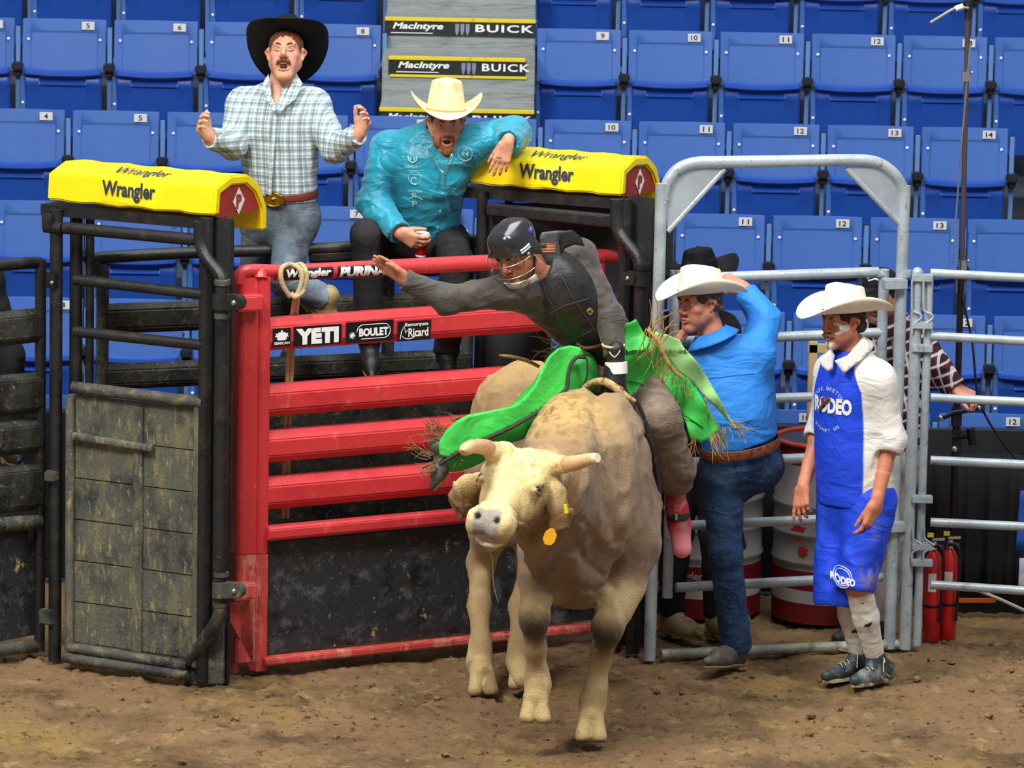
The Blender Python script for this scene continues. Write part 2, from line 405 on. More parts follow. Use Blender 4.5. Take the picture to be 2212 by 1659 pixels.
# ------------------------------------------------------------------ the stand of seats
BLUE = mat('seat_blue_plastic', '3b63ac', rough=.42, spec=.45, vary=.04)
BLUE_SHADED = mat('seat_pan_shaded_blue_plastic', '1f4aa4', rough=.38, spec=.5, vary=.05)  # same seat plastic, darkened: shade of the down-tilted underside put into the colour
STEEL_B = mat('blue_painted_steel', '5b83bd', rough=.5)
DARKP = mat('dark_plastic', '15171f', rough=.5)
WHITEM = mat('white_rivet', 'e9ecf2', rough=.3)
PLATE = mat('number_plate_grey', 'cfd0d2', rough=.5)
INK = mat('black_ink', '0b0c10', rough=.6)
CONC = mat('stand_concrete', '3d4350', rough=.9, layers=(('1f2431', 3, .45, .7),))
ROWS = [('A', 25.80, 886), ('B', 26.62, 674), ('C', 27.45, 465), ('D', 28.30, 267), ('E', 29.15, 70), ('F', 30.0, -122)]
RP = {}
for nm, dz, py in ROWS:
    P = CAM+ray(1500, py)*dz; RP[nm] = (float(P[1]), float(P[2]))
PITCH = .525
def seat_parts():
    w = .478; parts = []
    mb = MB()
    def back(u, v):
        x = (u-.5)*w; z = .87-.30*v
        y = .012+.045*(1-v)+.018*(2*abs(u-.5))**2*-1
        inner = (.10 < u < .90) and (.24 < v)
        return (x, y+(.006 if inner else 0), z)
    us = [0, .02, .095, .105, .3, .5, .7, .895, .905, .98, 1]; vs_ = [0, .02, .23, .25, .5, .75, 1]
    V = [[mb.bm.verts.new(back(a, b)) for b in vs_] for a in us]
    for i in range(len(us)-1):
        for j in range(len(vs_)-1): mb.bm.faces.new((V[i][j], V[i+1][j], V[i+1][j+1], V[i][j+1]))
    r = bmesh.ops.extrude_face_region(mb.bm, geom=mb.bm.faces[:])
    for v in [g for g in r['geom'] if isinstance(g, bmesh.types.BMVert)]: v.co.y += .022
    parts.append(('backrest', mb, BLUE, .004))
    mb = MB()                                     # raised seat pan: lip on top, underside towards the arena
    def pan(u, v):
        x = (u-.5)*(w-.035); sag = .016*(1-(2*u-1)**2)
        z = [.598-sag, .604-sag, .596-sag, .572-sag*.8, .555-sag*.5, .548-sag*.5, .525, .505, .50, .40, .2][v]
        y = [-.075, -.100, -.118, -.120, -.085, -.074, -.070, -.094, -.080, -.068, -.03][v]
        if v in (6, 7) and not (.2 < u < .8): y = -.082
        if u in (0, 1): y += .012
        return (x, y, z)
    us = [0, .03, .12, .2, .21, .35, .5, .65, .79, .8, .88, .97, 1]
    V = [[mb.bm.verts.new(pan(a, b)) for b in range(11)] for a in us]
    for i in range(len(us)-1):
        for j in range(10): mb.bm.faces.new((V[i][j], V[i+1][j], V[i+1][j+1], V[i][j+1]))
    r = bmesh.ops.extrude_face_region(mb.bm, geom=mb.bm.faces[:])
    for v in [g for g in r['geom'] if isinstance(g, bmesh.types.BMVert)]: v.co.y += .03
    parts.append(('seat_pan', mb, BLUE_SHADED, .003))
    mb = MB(); mb.box((.262, .01, .50), (.026, .03, .66)); mb.box((.262, .03, .12), (.05, .22, .02))
    parts.append(('standard', mb, STEEL_B, .003))
    mb = MB(); mb.box((.262, -.03, .605), (.062, .09, .045)); mb.box((.262, -.015, .57), (.045, .06, .05)); parts.append(('arm_bracket', mb, DARKP, .008))
    mb = MB(); mb.box((.262, .03, .80), (.032, .03, .07)); parts.append(('top_hinge', mb, DARKP, .005))
    mb = MB(); mb.box((-.228, -.045, .40), (.03, .05, .30)); parts.append(('side_bracket', mb, BLUE, .004))
    return parts
def make_seat():
    t = thing('stadium_seat', 'x', 'seat')
    for nm, mb, m, bv in seat_parts(): mb.build(nm, m, t, bevel=bv)
    for x, z, y in ((-.205, .755, .018), (.205, .755, .018), (-.228, .40, -.072), (.205, .42, -.06)):
        mb = MB(); mb.sphere((x, y, z), .0085, 10, sc=(1, .5, 1)); mb.build('rivet', WHITEM, t)
    mb = MB(); mb.box((.135, .036, .835), (.073, .004, .046)); mb.build('number_plate', PLATE, t, bevel=.0015)
    return t
def number_mesh(n):
    V, Fc = text_geo(str(n), .012); s = str(n); wd = .017*len(s)+.004; mb = MB()
    vs = [mb.bm.verts.new((.135-wd/2+u*wd, .0325, .822+v*.028)) for u, v in V]
    for f in Fc:
        try: mb.bm.faces.new([vs[i] for i in f])
        except ValueError: pass
    me = bpy.data.meshes.new('seat_number'); mb.bm.to_mesh(me); mb.bm.free(); me.materials.append(INK); return me
ROWN = {'A': 'lowest row', 'B': 'second row up', 'C': 'third row up', 'D': 'fourth row up', 'E': 'fifth row up', 'F': 'highest row'}
NUMX = {'A': (2190, 12), 'B': (1653, 10), 'C': (1611, 11), 'D': (1322, 10), 'E': (1302, 9), 'F': (1292, 9)}
WORDN = 'zero one two three four five six seven eight nine ten eleven twelve thirteen fourteen fifteen sixteen'.split()
def seats():
    proto = make_seat(); first = True; nums = {}; todo = []
    for nm, dz, py in ROWS:
        Y, Zt = RP[nm]; px, n0 = NUMX[nm]; x0 = U(px, py+18, Y)[0]-.135
        xl = U(-60, py+18, Y)[0]; xr = U(2275, py+18, Y)[0]
        items = []
        for k in range(-14, 14):
            num = n0+k; x = x0+k*PITCH
            if nm in 'EF' and num < 9: x -= 1.62*PITCH
            items.append((num, x))
        for num, x in items:
            if not (xl < x < xr) or num < 1: continue
            if first: t = proto; first = False
            else: t = copy_tree(proto)
            t.location = (x, Y, Zt-.87)
            side = (' left of the aisle steps' if num < 9 else ' right of the aisle steps') if nm in 'EF' else ''
            t['label'] = 'blue folding seat with plate %s, %s%s' % (WORDN[num], ROWN[nm], side)
            t['group'] = 'folding seats of the ' + ROWN[nm]
            if num not in nums: nums[num] = number_mesh(num)
            todo.append((t, num))
    for t, num in todo:
        pl = [c for c in t.children if c.name.startswith('number_plate')][0]
        o = bpy.data.objects.new('seat_number', nums[num]); COL.objects.link(o); o.parent = pl
seats()
def tiers():
    for i, (nm, dz, py) in enumerate(ROWS):
        Y, Zt = RP[nm]; Yn = RP[ROWS[i+1][0]][0] if i < 5 else Y+.93; zf = Zt-.87
        mb = MB()
        segs = [(-6, 6)]
        if nm in 'EF':
            xa = U(828, 100, RP['E'][0])[0]; xb = U(1158, 100, RP['E'][0])[0]; segs = [(-6, xa), (xb, 6)]
        for a, b in segs: mb.box(((a+b)/2, (Y+Yn)/2-.34, zf/2-.05), (b-a, Yn-Y+.02, zf+.1))
        o = mb.build('stand_tier', CONC); o['kind'] = 'structure'
    Y, Zt = RP['F']; mb = MB(); mb.box((0, Y+1.0, (Zt+2)/2), (12, .1, Zt+2.5)); o = mb.build('wall_back', mat('dark_blue_wall', '16233f', rough=.9)); o['kind'] = 'structure'
tiers()
def aisle():
    """metal steps between the seats with sponsor plates on the risers"""
    steel = mat('worn_step_metal', '9aa1a2', rough=.45, metal=.35, layers=(('6f7675', 6, .45, .7, (1, 4, 8)), ('e6e8e6', 30, .66, .74, (1, 4, 6)), ('5a5344', 14, .62, .75)))
    yel = mat('yellow_nosing', 'd8c322', rough=.5, layers=(('8b8340', 20, .6, .72),))
    sign = mat('black_sign_vinyl', '1a1c1b', rough=.5, layers=(('3a3b36', 18, .55, .75),)); wt = mat('white_print', 'e4e6e8', rough=.5); sil = mat('silver_print', '9fa6c6', rough=.3, metal=.5)
    ye, ze = RP['E']; yd, zd = RP['D']
    xa = U(830, 100, ye)[0]; xb = U(1156, 100, ye)[0]
    # nosing pixel rows at mid aisle -> step heights
    edges = [236, 124, 40, -45]
    Yk = [yd+.10+.455*i for i in range(4)]
    Z = [float(U(990, e, y)[2]) for e, y in zip(edges, Yk)]
    Z = [Z[0]]+Z[1:]
    for i in range(4):
        zt = Z[i]; z0 = Z[i-1] if i else Z[0]-.22; mb = MB(); mb.box(((xa+xb)/2, Yk[i]+.26, (zt+z0)/2-.05), (xb-xa, .52, zt-z0+.1))
        o = mb.build('stair_step', steel, bevel=.004); o['kind'] = 'structure'
        ins = .0 if i % 2 == 0 else .045
        mb = MB(); mb.box(((xa+xb)/2-ins*.2, Yk[i]-.004, zt-.008), (xb-xa-ins*2, .03, .022)); n = mb.build('nosing', yel, bevel=.003)
        tag(n, 'yellow nosing strip on the aisle step, %s' % ('lowest of the steps', 'second step up', 'third step up', 'topmost step')[i], 'step edge', 'yellow step nosings')
        if i == 3: continue
        t = thing('step_sign', 'black sponsor plate on the aisle riser, %s' % ('lowest one, half behind the pale hat', 'middle one with two yellow edges', 'uppermost one')[i], 'sign', ((xa+xb)/2, Yk[i]-.006, zt-.11), 'sponsor plates on the aisle steps')
        hgt = .082; zc = zt-.020-hgt/2; ww = xb-xa-2*ins
        mb = MB(); mb.box(((xa+xb)/2-ins*.2, Yk[i]-.006, zc), (ww, .006, hgt)); mb.build('panel', sign, t, bevel=.001)
        if i == 1: mb = MB(); mb.box(((xa+xb)/2, Yk[i]-.008, zc-hgt/2-.006), (ww, .008, .014)); mb.build('edge_strip', yel, t)
        yy = Yk[i]-.0095; xl = xa+ins+.045; zb = zc-.014
        lettering(t, 'MacIntyre', wt, (xl, yy, zb), (1, 0, 0), (0, 0, 1), .29, .048, bold=.03, shear=.25)
        mb = MB(); mb.box((xl+.11, yy, zb-.012), (.24, .001, .005)); mb.build('underline', wt, t)
        for k in range(3):
            cx = xl+.37+k*.03; mb = MB(); mb.prism([(cx-.011, yy, zc+.032), (cx+.011, yy, zc+.032), (cx+.011, yy, zc-.005), (cx+.002, yy, zc-.033), (cx-.004, yy, zc-.033), (cx-.011, yy, zc-.005)], (0, -1, 0), .001); mb.build('shield', sil, t)
        lettering(t, 'BUICK', wt, (xl+.475, yy, zb), (1, 0, 0), (0, 0, 1), .335 if not ins else .27, .044, bold=.025, spacing=1.15)
aisle()
# ------------------------------------------------------------------ shared paints
BLK = mat('black_painted_steel', '222224', rough=.42, layers=(('101012', 5, .5, .65), ('77705a', 26, .66, .76), ('37352f', 9, .52, .7)), bump=.2, bscale=120)
BLKM = mat('muddy_black_steel', '4c4c47', rough=.65, layers=(('27282a', 5, .5, .62), ('7c7456', 16, .52, .68), ('a2925c', 48, .64, .74)), bump=.4, bscale=90)
MUDP = mat('muddy_plank', '5f6157', rough=.75, layers=(('33363a', 4, .46, .62), ('7f7a58', 7, .50, .68, (2, 2, .8)), ('a69b68', 26, .56, .68, (2, 2, .5)), ('5c3f24', 6, .68, .76)), bump=.45, bscale=70)
RUB = mat('scuffed_black_board', '2c2f34', rough=.5, layers=(('5b5e60', 12, .52, .68), ('0f1013', 7, .55, .66), ('b89f66', 7, .63, .67), ('8f8d84', 45, .63, .70)), bump=.3, bscale=60)
BEAMB = mat('scuffed_black_beam', '35362f', rough=.6, layers=(('131315', 4.5, .46, .6), ('8a8262', 12, .62, .74, (1, 1, 2)), ('5c5748', 30, .55, .7)), bump=.4, bscale=60)
REDP = mat('red_gate_paint', 'd23b40', rough=.36, layers=(('bd2c38', 3, .5, .7), ('df7466', 10, .60, .76, (1, 1, .5)), ('e0938a', 60, .68, .74), ('a1432b', 24, .68, .76)), bump=.15, bscale=60, coat=.2)
REDL = mat('scraped_red_gate_paint', 'cc4a46', rough=.55, layers=(('dd8a78', 10, .48, .62, (2, 2, .6)), ('a13a30', 14, .56, .68), ('8d6a4a', 26, .64, .74)), bump=.3, bscale=70)
GREY = mat('galvanised_steel', 'b3bec4', rough=.38, metal=.15, layers=(('8f9ca4', 6, .45, .7), ('6b6357', 11, .60, .72), ('4b4740', 34, .64, .70)), bump=.2, bscale=80)
GREYP = mat('grey_plate_steel', 'b0bac4', rough=.5, metal=.2, layers=(('98a3ad', 5, .45, .7),))
YEL = mat('yellow_vinyl', 'ffe40a', rough=.34, spec=.5, bump=.12, bscale=25, coat=.15)
WHT = mat('white_vinyl', 'f2f2f2', rough=.5)
NAVY = mat('navy_print', '2b3350', rough=.6)
STK = mat('black_sticker', '14141c', rough=.35)
BOLT = mat('bare_steel_bolt', 'a8aaa6', rough=.3, metal=.9)
RUSTR = mat('rust_red_plate', 'a8352c', rough=.5, layers=(('8a2a24', 8, .5, .7),))
# ------------------------------------------------------------------ red chute gate
VG = VP(515, 1462, 1340, 1375)
def gate_red():
    t = thing('chute_gate', 'red steel bucking chute gate with sponsor stickers, behind the bull', 'gate', (VG.a+VG.b)/2)
    at = VG.at
    def col(x0, y0, x1, y1, w, dep, mt, nm):
        a = at(x0, y0); b = at(x1, y1); a = a.copy(); b = A(a[0], a[1], b[2]); MB().beam(b, a, dep, w, up=VG.d, cham=.012).build(nm, mt, t, bevel=.004)
    # left column: a broad channel with a narrower edge tube
    a = at(532, 598, -.02); b = at(515, 1195, -.02); MB().beam(A(a[0], a[1], b[2]), a, .10, .105, up=VG.d, cham=.015).build('gate_post', REDP, t, bevel=.004)
    a2 = A(a[0], a[1], b[2]); b2 = A(a[0], a[1], .07); MB().beam(b2, a2, .10, .105, up=VG.d, cham=.015).build('lower_gate_post', REDL, t, bevel=.004)
    a = at(567, 596, .0); b = at(550, 1195, .0); MB().beam(A(a[0], a[1], b[2]), a, .075, .062, up=VG.d, cham=.01).build('inner_post', REDP, t, bevel=.004)
    b = at(552, 1448, .0); c = at(552, 1195, 0); MB().beam(A(a[0], a[1], b[2]), A(a[0], a[1], c[2]), .075, .066, up=VG.d, cham=.01).build('lower_inner_post', REDL, t, bevel=.004)
    # top tube with end cap bend
    p0 = at(517, 612, 0); p1 = at(520, 592, 0); p2 = at(540, 584, 0); p3 = at(600, 586, 0)
    MB().tube([p0, p1, p2, p3], .030, 16, smooth=5).tube([at(562, 586, .0), at(562, 604, .02)], .034, 14).build('corner_bend', REDP, t)
    MB().tube([at(596, 590), at(1300, 555)], .038, 20).build('top_rail', REDP, t)
    MB().tube([at(1275, 553), at(1338, 556), at(1356, 575), at(1356, 1395)], .034, 16, smooth=4).build('end_post', REDP, t)
    MB().tube([at(1296, 560), at(1290, 1385)], .03, 14).build('end_stile', REDP, t)
    # horizontal bars: front beam, and its twin behind
    bars = [((582, 691), (1150, 651), (582, 761), (1150, 744)), ((578, 836), (1090, 800), (578, 904), (1090, 872)), ((576, 936), (1000, 902), (574, 1004), (1000, 975)), ((574, 1037), (1040, 1003), (570, 1106), (1040, 1072))]
    for i, (tl, tr, bl, br) in enumerate(bars):
        TL = at(*tl, .035); BL = at(*bl, .035); TR = at(*tr, .035); BR = at(*br, .035)
        h = (TL[2]-BL[2]); z0 = (TL[2]+BL[2])/2
        h = max(h, .145) if i == 0 else h
        a = A(TL[0], TL[1], z0)-VG.n*.062; b = at(1296, 700, .035); b = A(b[0], b[1], z0)-VG.n*.062
        MB().beam(a, b, .12, h, cham=.036).build('crossbar', REDP, t, bevel=.006)
        a2 = a-VG.n*.105; b2 = b-VG.n*.105; MB().beam(a2, b2, .03, h*.75, cham=.004).build('rear_crossbar', REDP, t, bevel=.003)
        if i:
            # faded white letters on the hidden side of the twin bar
            pass
    # lower frame and board
    a = at(574, 1152, .04); b = at(1290, 1092, .04); MB().beam(a, A(b[0], b[1], a[2]), .08, .065, cham=.012).build('sill_bar', REDP, t, bevel=.004)
    a = at(566, 1428, .03); b = at(1296, 1360, .03); MB().beam(a, A(b[0], b[1], a[2]), .07, .036, cham=.006).build('bottom_bar', REDL, t, bevel=.003)
    TL = at(576, 1172, .0); BR = at(1290, 1358, 0); zt = TL[2]; zb = .10
    a = A(TL[0], TL[1], (zt+zb)/2); b = A(BR[0], BR[1], (zt+zb)/2); MB().beam(a, b, .03, zt-zb).build('kick_board', RUB, t)
    # hinge lugs and gusset
    for (x0, y0, x1, y1) in ((508, 655, 562, 652), (500, 1279, 548, 1274)):
        MB().beam(at(x0, y0, .055), at(x1, y1, .055), .07, .075, cham=.006).build('hinge_lug', REDP if y0 < 900 else REDL, t, bevel=.004)
    MB().prism([at(483, 1318, .03), at(498, 1300, .03), at(548, 1300, .03), at(548, 1438, .03)], -VG.n, .02).build('gusset', REDL, t, bevel=.003)
    MB().tube([at(508, 1400, -.04), at(506, 1452, -.04)], .022, 12).tube([at(520, 1395, .0), at(545, 1445, 0)], .02, 12).build('foot_brace', REDL, t)
    # stickers
    nn = VG.n; dd = VG.d
    def sticker(nm, x0, x1, ytl, ybl, ytr, off=.0385, drop=0):
        TLp = at(x0, ytl, .036); BLp = at(x0, ybl, .036); TRp = at(x1, ytr, .036); o = BLp; wdt = np.linalg.norm((TRp-TLp)[:2]); h = TLp[2]-BLp[2]
        o = A(BLp[0], BLp[1], BLp[2]); c = o+dd*wdt/2+A(0, 0, h/2)+nn*.001
        s = MB().box(c, (wdt, .002, h), (dd, -nn, A(0, 0, 1))).build(nm, STK, t)
        return s, o+nn*.0025, wdt, h
    Zx = (0, 0, 1)
    s, o, wd, h = sticker('logo_sticker', 589, 627, 710, 750, 707)
    leaf = [(0, .02), (.16, 0), (.12, .3), (-.0, .36), (.1, .46), (.04, .62), (.2, .62), (.26, .76), (.36, .66), (.42, .84), (.5, 1), (.58, .84), (.64, .66), (.74, .76), (.8, .62), (.96, .62), (.9, .46), (1, .36), (.88, .3), (.84, 0), (1, .02)]
    leaf = [(.3, .0), (.18, .12), (.22, .3), (.05, .34), (.14, .48), (.08, .66), (.26, .64), (.3, .78), (.4, .7), (.5, 1), (.6, .7), (.7, .78), (.74, .64), (.92, .66), (.86, .48), (.95, .34), (.78, .3), (.82, .12), (.7, 0)]
    P = [o+dd*(wd*(.06+.88*x))+A(0, 0, h*(.34+.58*y)) for x, y in leaf]; MB().prism(P, nn, .001).build('leaf_mark', WHT, s)
    lettering(s, 'SEMICAN', WHT, o+dd*wd*.06+A(0, 0, h*.12), dd, Zx, wd*.88, h*.14, bold=.03)
    s, o, wd, h = sticker('logo_sticker', 634, 737, 706, 749, 699); lettering(s, 'YETI', WHT, o+dd*wd*.04+A(0, 0, h*.08), dd, Zx, wd*.9, h*.8, bold=.075, spacing=1.05)
    s, o, wd, h = sticker('logo_sticker', 747, 849, 697, 742, 692)
    lettering(s, 'BOULET', WHT, o+dd*wd*.27+A(0, 0, h*.28), dd, Zx, wd*.62, h*.4, bold=.05)
    cx0, cx1, r_ = wd*.36, wd*.8, h*.34
    ring = [(cx1+r_*math.cos(a), h*.5+r_*math.sin(a)) for a in np.linspace(-math.pi/2, math.pi/2, 10)]+[(cx0+r_*math.cos(a), h*.5+r_*math.sin(a)) for a in np.linspace(math.pi/2, 1.0*math.pi, 6)]
    MB().tube([o+dd*x+A(0, 0, y) for x, y in [(cx0-.01, h*.16)]+ring], .0018, 6).build('outline_mark', WHT, s)
    for k in range(6):
        an = k*math.pi/6; c = o+dd*wd*.13+A(0, 0, h*.36); v = dd*math.cos(an)+A(0, 0, 1)*math.sin(an); MB().tube([c-v*.016, c+v*.016], .0015, 5).build('star_ray', WHT, s)
    s, o, wd, h = sticker('logo_sticker', 858, 930, 695, 738, 689)
    lettering(s, 'Remorques', WHT, o+dd*wd*.2+A(0, 0, h*.68), dd, Zx, wd*.72, h*.24, bold=.02, shear=.2); lettering(s, 'Ricard', WHT, o+dd*wd*.32+A(0, 0, h*.2), dd, Zx, wd*.6, h*.44, bold=.025)
    MB().tube([o+dd*wd*(.2+.2*math.cos(a)+.14)+A(0, 0, h*(.3+.2*math.sin(a))) for a in np.linspace(3.3, 6, 8)], .0018, 5).tube([o+dd*wd*x+A(0, 0, h*y) for x, y in ((.08, .12), (.12, .5), (.2, .75), (.24, .4), (.3, .55))], .002, 5).build('horse_mark', WHT, s)
    # wrap labels round the top tube
    def wrap(x0, x1, txt, shear=0, bold=.05):
        a = at(x0, 590-(x0-596)*.0497); b = at(x1, 590-(x1-596)*.0497); wdt = np.linalg.norm(b-a); ax = unit(b-a); e1 = nn; e2 = np.cross(ax, e1); e2 = e2 if e2[2] > 0 else -e2
        R = .0392; a0, a1 = -1.0, .62
        mb = MB(); mb.grid(lambda u, v: a+ax*wdt*u+R*(e1*math.cos(a0+(a1-a0)*v)+e2*math.sin(a0+(a1-a0)*v)), 2, 12); s = mb.build('wrap_sticker', STK, t)
        b0, b1 = a0+.22, a1-.1
        lettering(s, txt, WHT, a, ax, e2, wdt*.92, 1, bold=bold, shear=shear, fn=lambda u, v: a+ax*(u+wdt*.04)+(R+.001)*(e1*math.cos(b0+(b1-b0)*v)+e2*math.sin(b0+(b1-b0)*v)))
    wrap(606, 712, 'Wrangler', .15); wrap(722, 832, 'PURINA', .1, .06)
    return t
gate_red()
def rope():
    """rope looped over the top rail, both ends hanging down inside the gate"""
    m = mat('old_rope', 'c9b489', rough=.9, layers=(('a58f60', 30, .55, .7),), bump=.6, bscale=160); at = VG.at
    mb = MB()
    mb.tube([at(626, 640, .055), at(612, 618, .06), at(606, 592, .06), at(612, 576, .05), at(630, 572, .02), at(648, 582, .055), at(652, 605, .065), at(644, 632, .06), at(636, 640, .05)], .0115, 10, smooth=5)
    mb.tube([at(636, 575, .0), at(650, 571, .02), at(660, 584, .06), at(662, 602, .065), at(655, 622, .06), at(646, 632, .06)], .0115, 10, smooth=5)
    mb.tube([at(628, 632, .05), at(636, 642, .06), at(650, 634, .065), at(656, 626, .06)], .012, 10, smooth=4)
    # two tails hanging behind the bars, in front of the twin bars
    for dx in (0, 9):
        mb.tube([at(638+dx*.6, 640, .03), at(630+dx, 690, -.09), at(622+dx, 780, -.092), at(617+dx, 900, -.094), at(614+dx, 1010, -.094), at(612+dx, 1120, -.094)], .0105, 8, smooth=4)
    o = mb.build('rope', m); tag(o, 'old tan rope looped over the red gate top rail and hanging down', 'rope')
rope()
# ------------------------------------------------------------------ padded chute dividers
def divider_pad(V, x0, y0, length, label, cut=True, hs=1.0):
    """yellow pad: V plane, start pixel of the lower front edge at its left end"""
    o = V.at(x0, y0, .0); d = V.d; b = -V.n; L = length
    prof = [(0, 0), (.012, .125), (.15, .168), (.30, .155), (.41, .10), (.475, -.005), (.48, -.12)]
    inn = [(.045, -.12), (.45-.01, -.12), (.435, -.01), (.38, .07), (.29, .112), (.16, .122), (.06, .09), (.05, 0)]
    t = thing('chute_pad', label, 'pad', o+d*L/2+b*.24, 'yellow chute divider pads')
    def pt(u, q): return o+d*u+b*q[0]+A(0, 0, q[1]*hs)
    mb = MB(); inner = [(.048, 0), (.058, .092), (.16, .122), (.29, .112), (.37, .065), (.43, -.015), (.435, -.12)]
    N = 15; rng = random.Random(3); outer = prof
    rows = []
    for i in range(N):
        u = L*i/(N-1); sh = []
        for k, q in enumerate(outer):
            j = .004*math.sin(i*1.9+k*2.3)*(1 if 0 < i < N-1 else .4); v = pt(u, (q[0]+j*.5, q[1]+j)); sh.append(mb.bm.verts.new(v))
        for q in reversed(inner): sh.append(mb.bm.verts.new(pt(u, q)))
        rows.append(sh)
    n = len(rows[0])
    for i in range(N-1):
        for j in range(n): mb.bm.faces.new((rows[i][j], rows[i][(j+1) % n], rows[i+1][(j+1) % n], rows[i+1][j]))
    m_ = len(outer)
    for r_ in (rows[0], rows[-1]):
        for j in range(m_-1): mb.bm.faces.new((r_[j], r_[j+1], r_[n-2-j], r_[n-1-j]))
    mb.build('pad_cover', YEL, t, bevel=.009, smooth=50)
    ep = [(.045, -.02), (.052, .09), (.16, .125), (.29, .115), (.37, .068), (.43, -.012), (.43, -.02)]
    MB().prism([pt(L-.035, q) for q in ep], d, .02).build('end_plate', RUSTR, t)
    c = pt(L-.0135, (.24, .04)); s = .062
    dm = [c-b*s*.85, c+A(0, 0, s), c+b*s*.85, c-A(0, 0, s)]
    e = MB().prism(dm, d, .0015).build('diamond_badge', WHT, t)
    lettering(e, 'P', RUSTR, c+d*.003-b*.026-A(0, 0, .034), b, (0, 0, 1), .046, .066, bold=.05)
    # printed name on front and on top
    f0, f1 = np.array(prof[0]), np.array(prof[1]); g0, g1 = np.array(prof[1]), np.array(prof[2])
    def face(p0, p1, uo, vo, nrm=.0055):
        up = unit(b*(p1-p0)[0]+A(0, 0, (p1-p0)[1])); nn = np.cross(d, up); nn = nn if nn@V.n > 0 or nn[2] > 0 else -nn
        return lambda u, v: o+d*(uo+u)+b*p0[0]+A(0, 0, p0[1])+up*(vo+v)+nn*nrm
    uo = L*.33
    lettering(t, 'Wrangler', NAVY, o, d, (0, 0, 1), .285, .092, bold=.03, fn=face(f0, f1, uo, .026))
    lettering(t, 'LONG LIVE COWBOYS', mat('faint_print', 'b99f12', rough=.6), o, d, (0, 0, 1), .15, .009, bold=.0, fn=face(f0, f1, uo, .014))
    lettering(t, 'Wrangler', NAVY, o, d, (0, 0, 1), .285, .085, bold=.008, shear=.35, fn=face(g0, g1, uo+.03, .035))
    return t
VL = VP(120, 1432, 470, 1482)
divider_pad(VL, 101, 432, .895, 'yellow vinyl chute pad on the left divider, below the checked shirt cowboy')
def divider_left():
    t = thing('chute_divider', 'black muddy chute divider with barred top, under the left yellow pad', 'divider', (VL.a+VL.b)/2, 'black chute dividers'); at = VL.at
    MB().beam(at(108, 448, -.10), at(470, 480, -.10), .16, .05).build('top_channel', BLK, t)
    def vert(nm, x0, y0, y1, r, off=0, m=BLK, seg=14):
        a = at(x0, y0, off); b = at(x0-8, y1, off); MB().tube([A(a[0], a[1], b[2]), a], r, seg).build(nm, m, t); return a
    vert('post', 122, 452, 1428, .030); vert('post', 165, 450, 1420, .030, -.12); vert('post', 195, 455, 1100, .020, -.14)
    vert('post', 446, 470, 1470, .032, .0)
    a = at(476, 470, -.05); MB().beam(A(a[0], a[1], .0), a, .02, .14, up=VL.d).build('end_channel', mat('matte_black_steel', '1d1d20', rough=.7, layers=(('33332f', 8, .5, .7),)), t, bevel=.004)
    # outer hinge tube with its bend
    MB().tube([at(432, 478, .03), at(434, 525, .03), at(448, 560, .04), at(476, 596, .06), at(480, 625, .07)], .030, 14, smooth=5).build('bent_tube', BLK, t)
    a = at(480, 620, .07); b = A(a[0], a[1], at(472, 1300, .07)[2]); MB().tube([b, a], .032, 16).build('hinge_tube', BLK, t)
    for y in (610, 682): c = at(480, y, .07); MB().lathe(c, [(.036, -.012), (.038, 0), (.036, .014)], 20).build('collar', BLKM, t)
    for y, m in ((652, BLK), (1274, BLKM)):
        c = at(478, y, .075); p = at(512, y+1, .10)
        MB().lathe(c-A(0, 0, .036), [(.042, 0), (.042, .072)], 20).beam(c, p, .055, .072).tube([p-VL.n*.028, p+VL.n*.028], .036, 16).build('hinge_clamp', m, t, bevel=.003)
        MB().sphere(p+VL.n*.03, .014, 10).build('bolt', BOLT, t)
    c = at(478, 1240, .07); MB().lathe(c, [(.036, -.01), (.036, .01)], 20).build('collar', BLKM, t); c = at(476, 1305, .07); MB().lathe(c, [(.036, -.01), (.036, .01)], 20).build('collar', BLKM, t)
    MB().tube([at(476, 1310, .07), at(470, 1340, .07), at(440, 1385, .04), at(410, 1428, .0)], .032, 14, smooth=4).build('foot_brace', BLKM, t)
    MB().prism([at(482, 1330, .0), at(482, 1476, .0), at(398, 1479, .0), at(402, 1432, .0)], -VL.n, .012).build('foot_plate', BLKM, t)
    # guard bars of the upper half
    for i, (xa, ya, xb, yb, r) in enumerate(((140, 492, 425, 518, .028), (162, 604, 440, 636, .025), (162, 716, 440, 746, .025), (158, 836, 440, 870, .028))):
        a = at(xa, ya, .01); b = at(xb, yb, .01); z = (a[2]+b[2])/2; MB().tube([a, b], r, 14).build('guard_bar', BLKM if i == 3 else BLK, t)
    # planked panel
    TL = at(150, 850, -.02); BR = at(440, 1466, -.02); zt = TL[2]; zb = .11; n = 7
    for k in range(1):
        a = A(TL[0], TL[1], 0); b = A(BR[0], BR[1], 0); L = np.linalg.norm(b-a); mb = MB()
        hh = (zt-zb)/6
        for q in range(6):
            z = zb+hh*(q+.5); mb.beam(a+A(0, 0, z), b+A(0, 0, z), .03+.002*(q % 2), hh-.004)
        mb.build('plank_panel', MUDP, t, bevel=.002)
        m1 = (a*.47+b*.53); MB().beam(A(m1[0], m1[1], zb)+VL.n*.022, A(m1[0], m1[1], zt-.02)+VL.n*.022, .014, .05, up=VL.d).build('centre_strip', MUDP, t, bevel=.002)
    for y0, y1 in ((942, 975),): MB().beam(at(158, y0, .02), at(330, y1-6, .02), .03, .035, cham=.008).build('mid_rail', MUDP, t, bevel=.003)
    MB().tube([at(150, 1398, .02), at(405, 1438, .02)], .026, 14).build('bottom_rail', BLKM, t); MB().tube([at(138, 1420, .04), at(405, 1460, .04)], .024, 14).build('bottom_rail', BLKM, t)
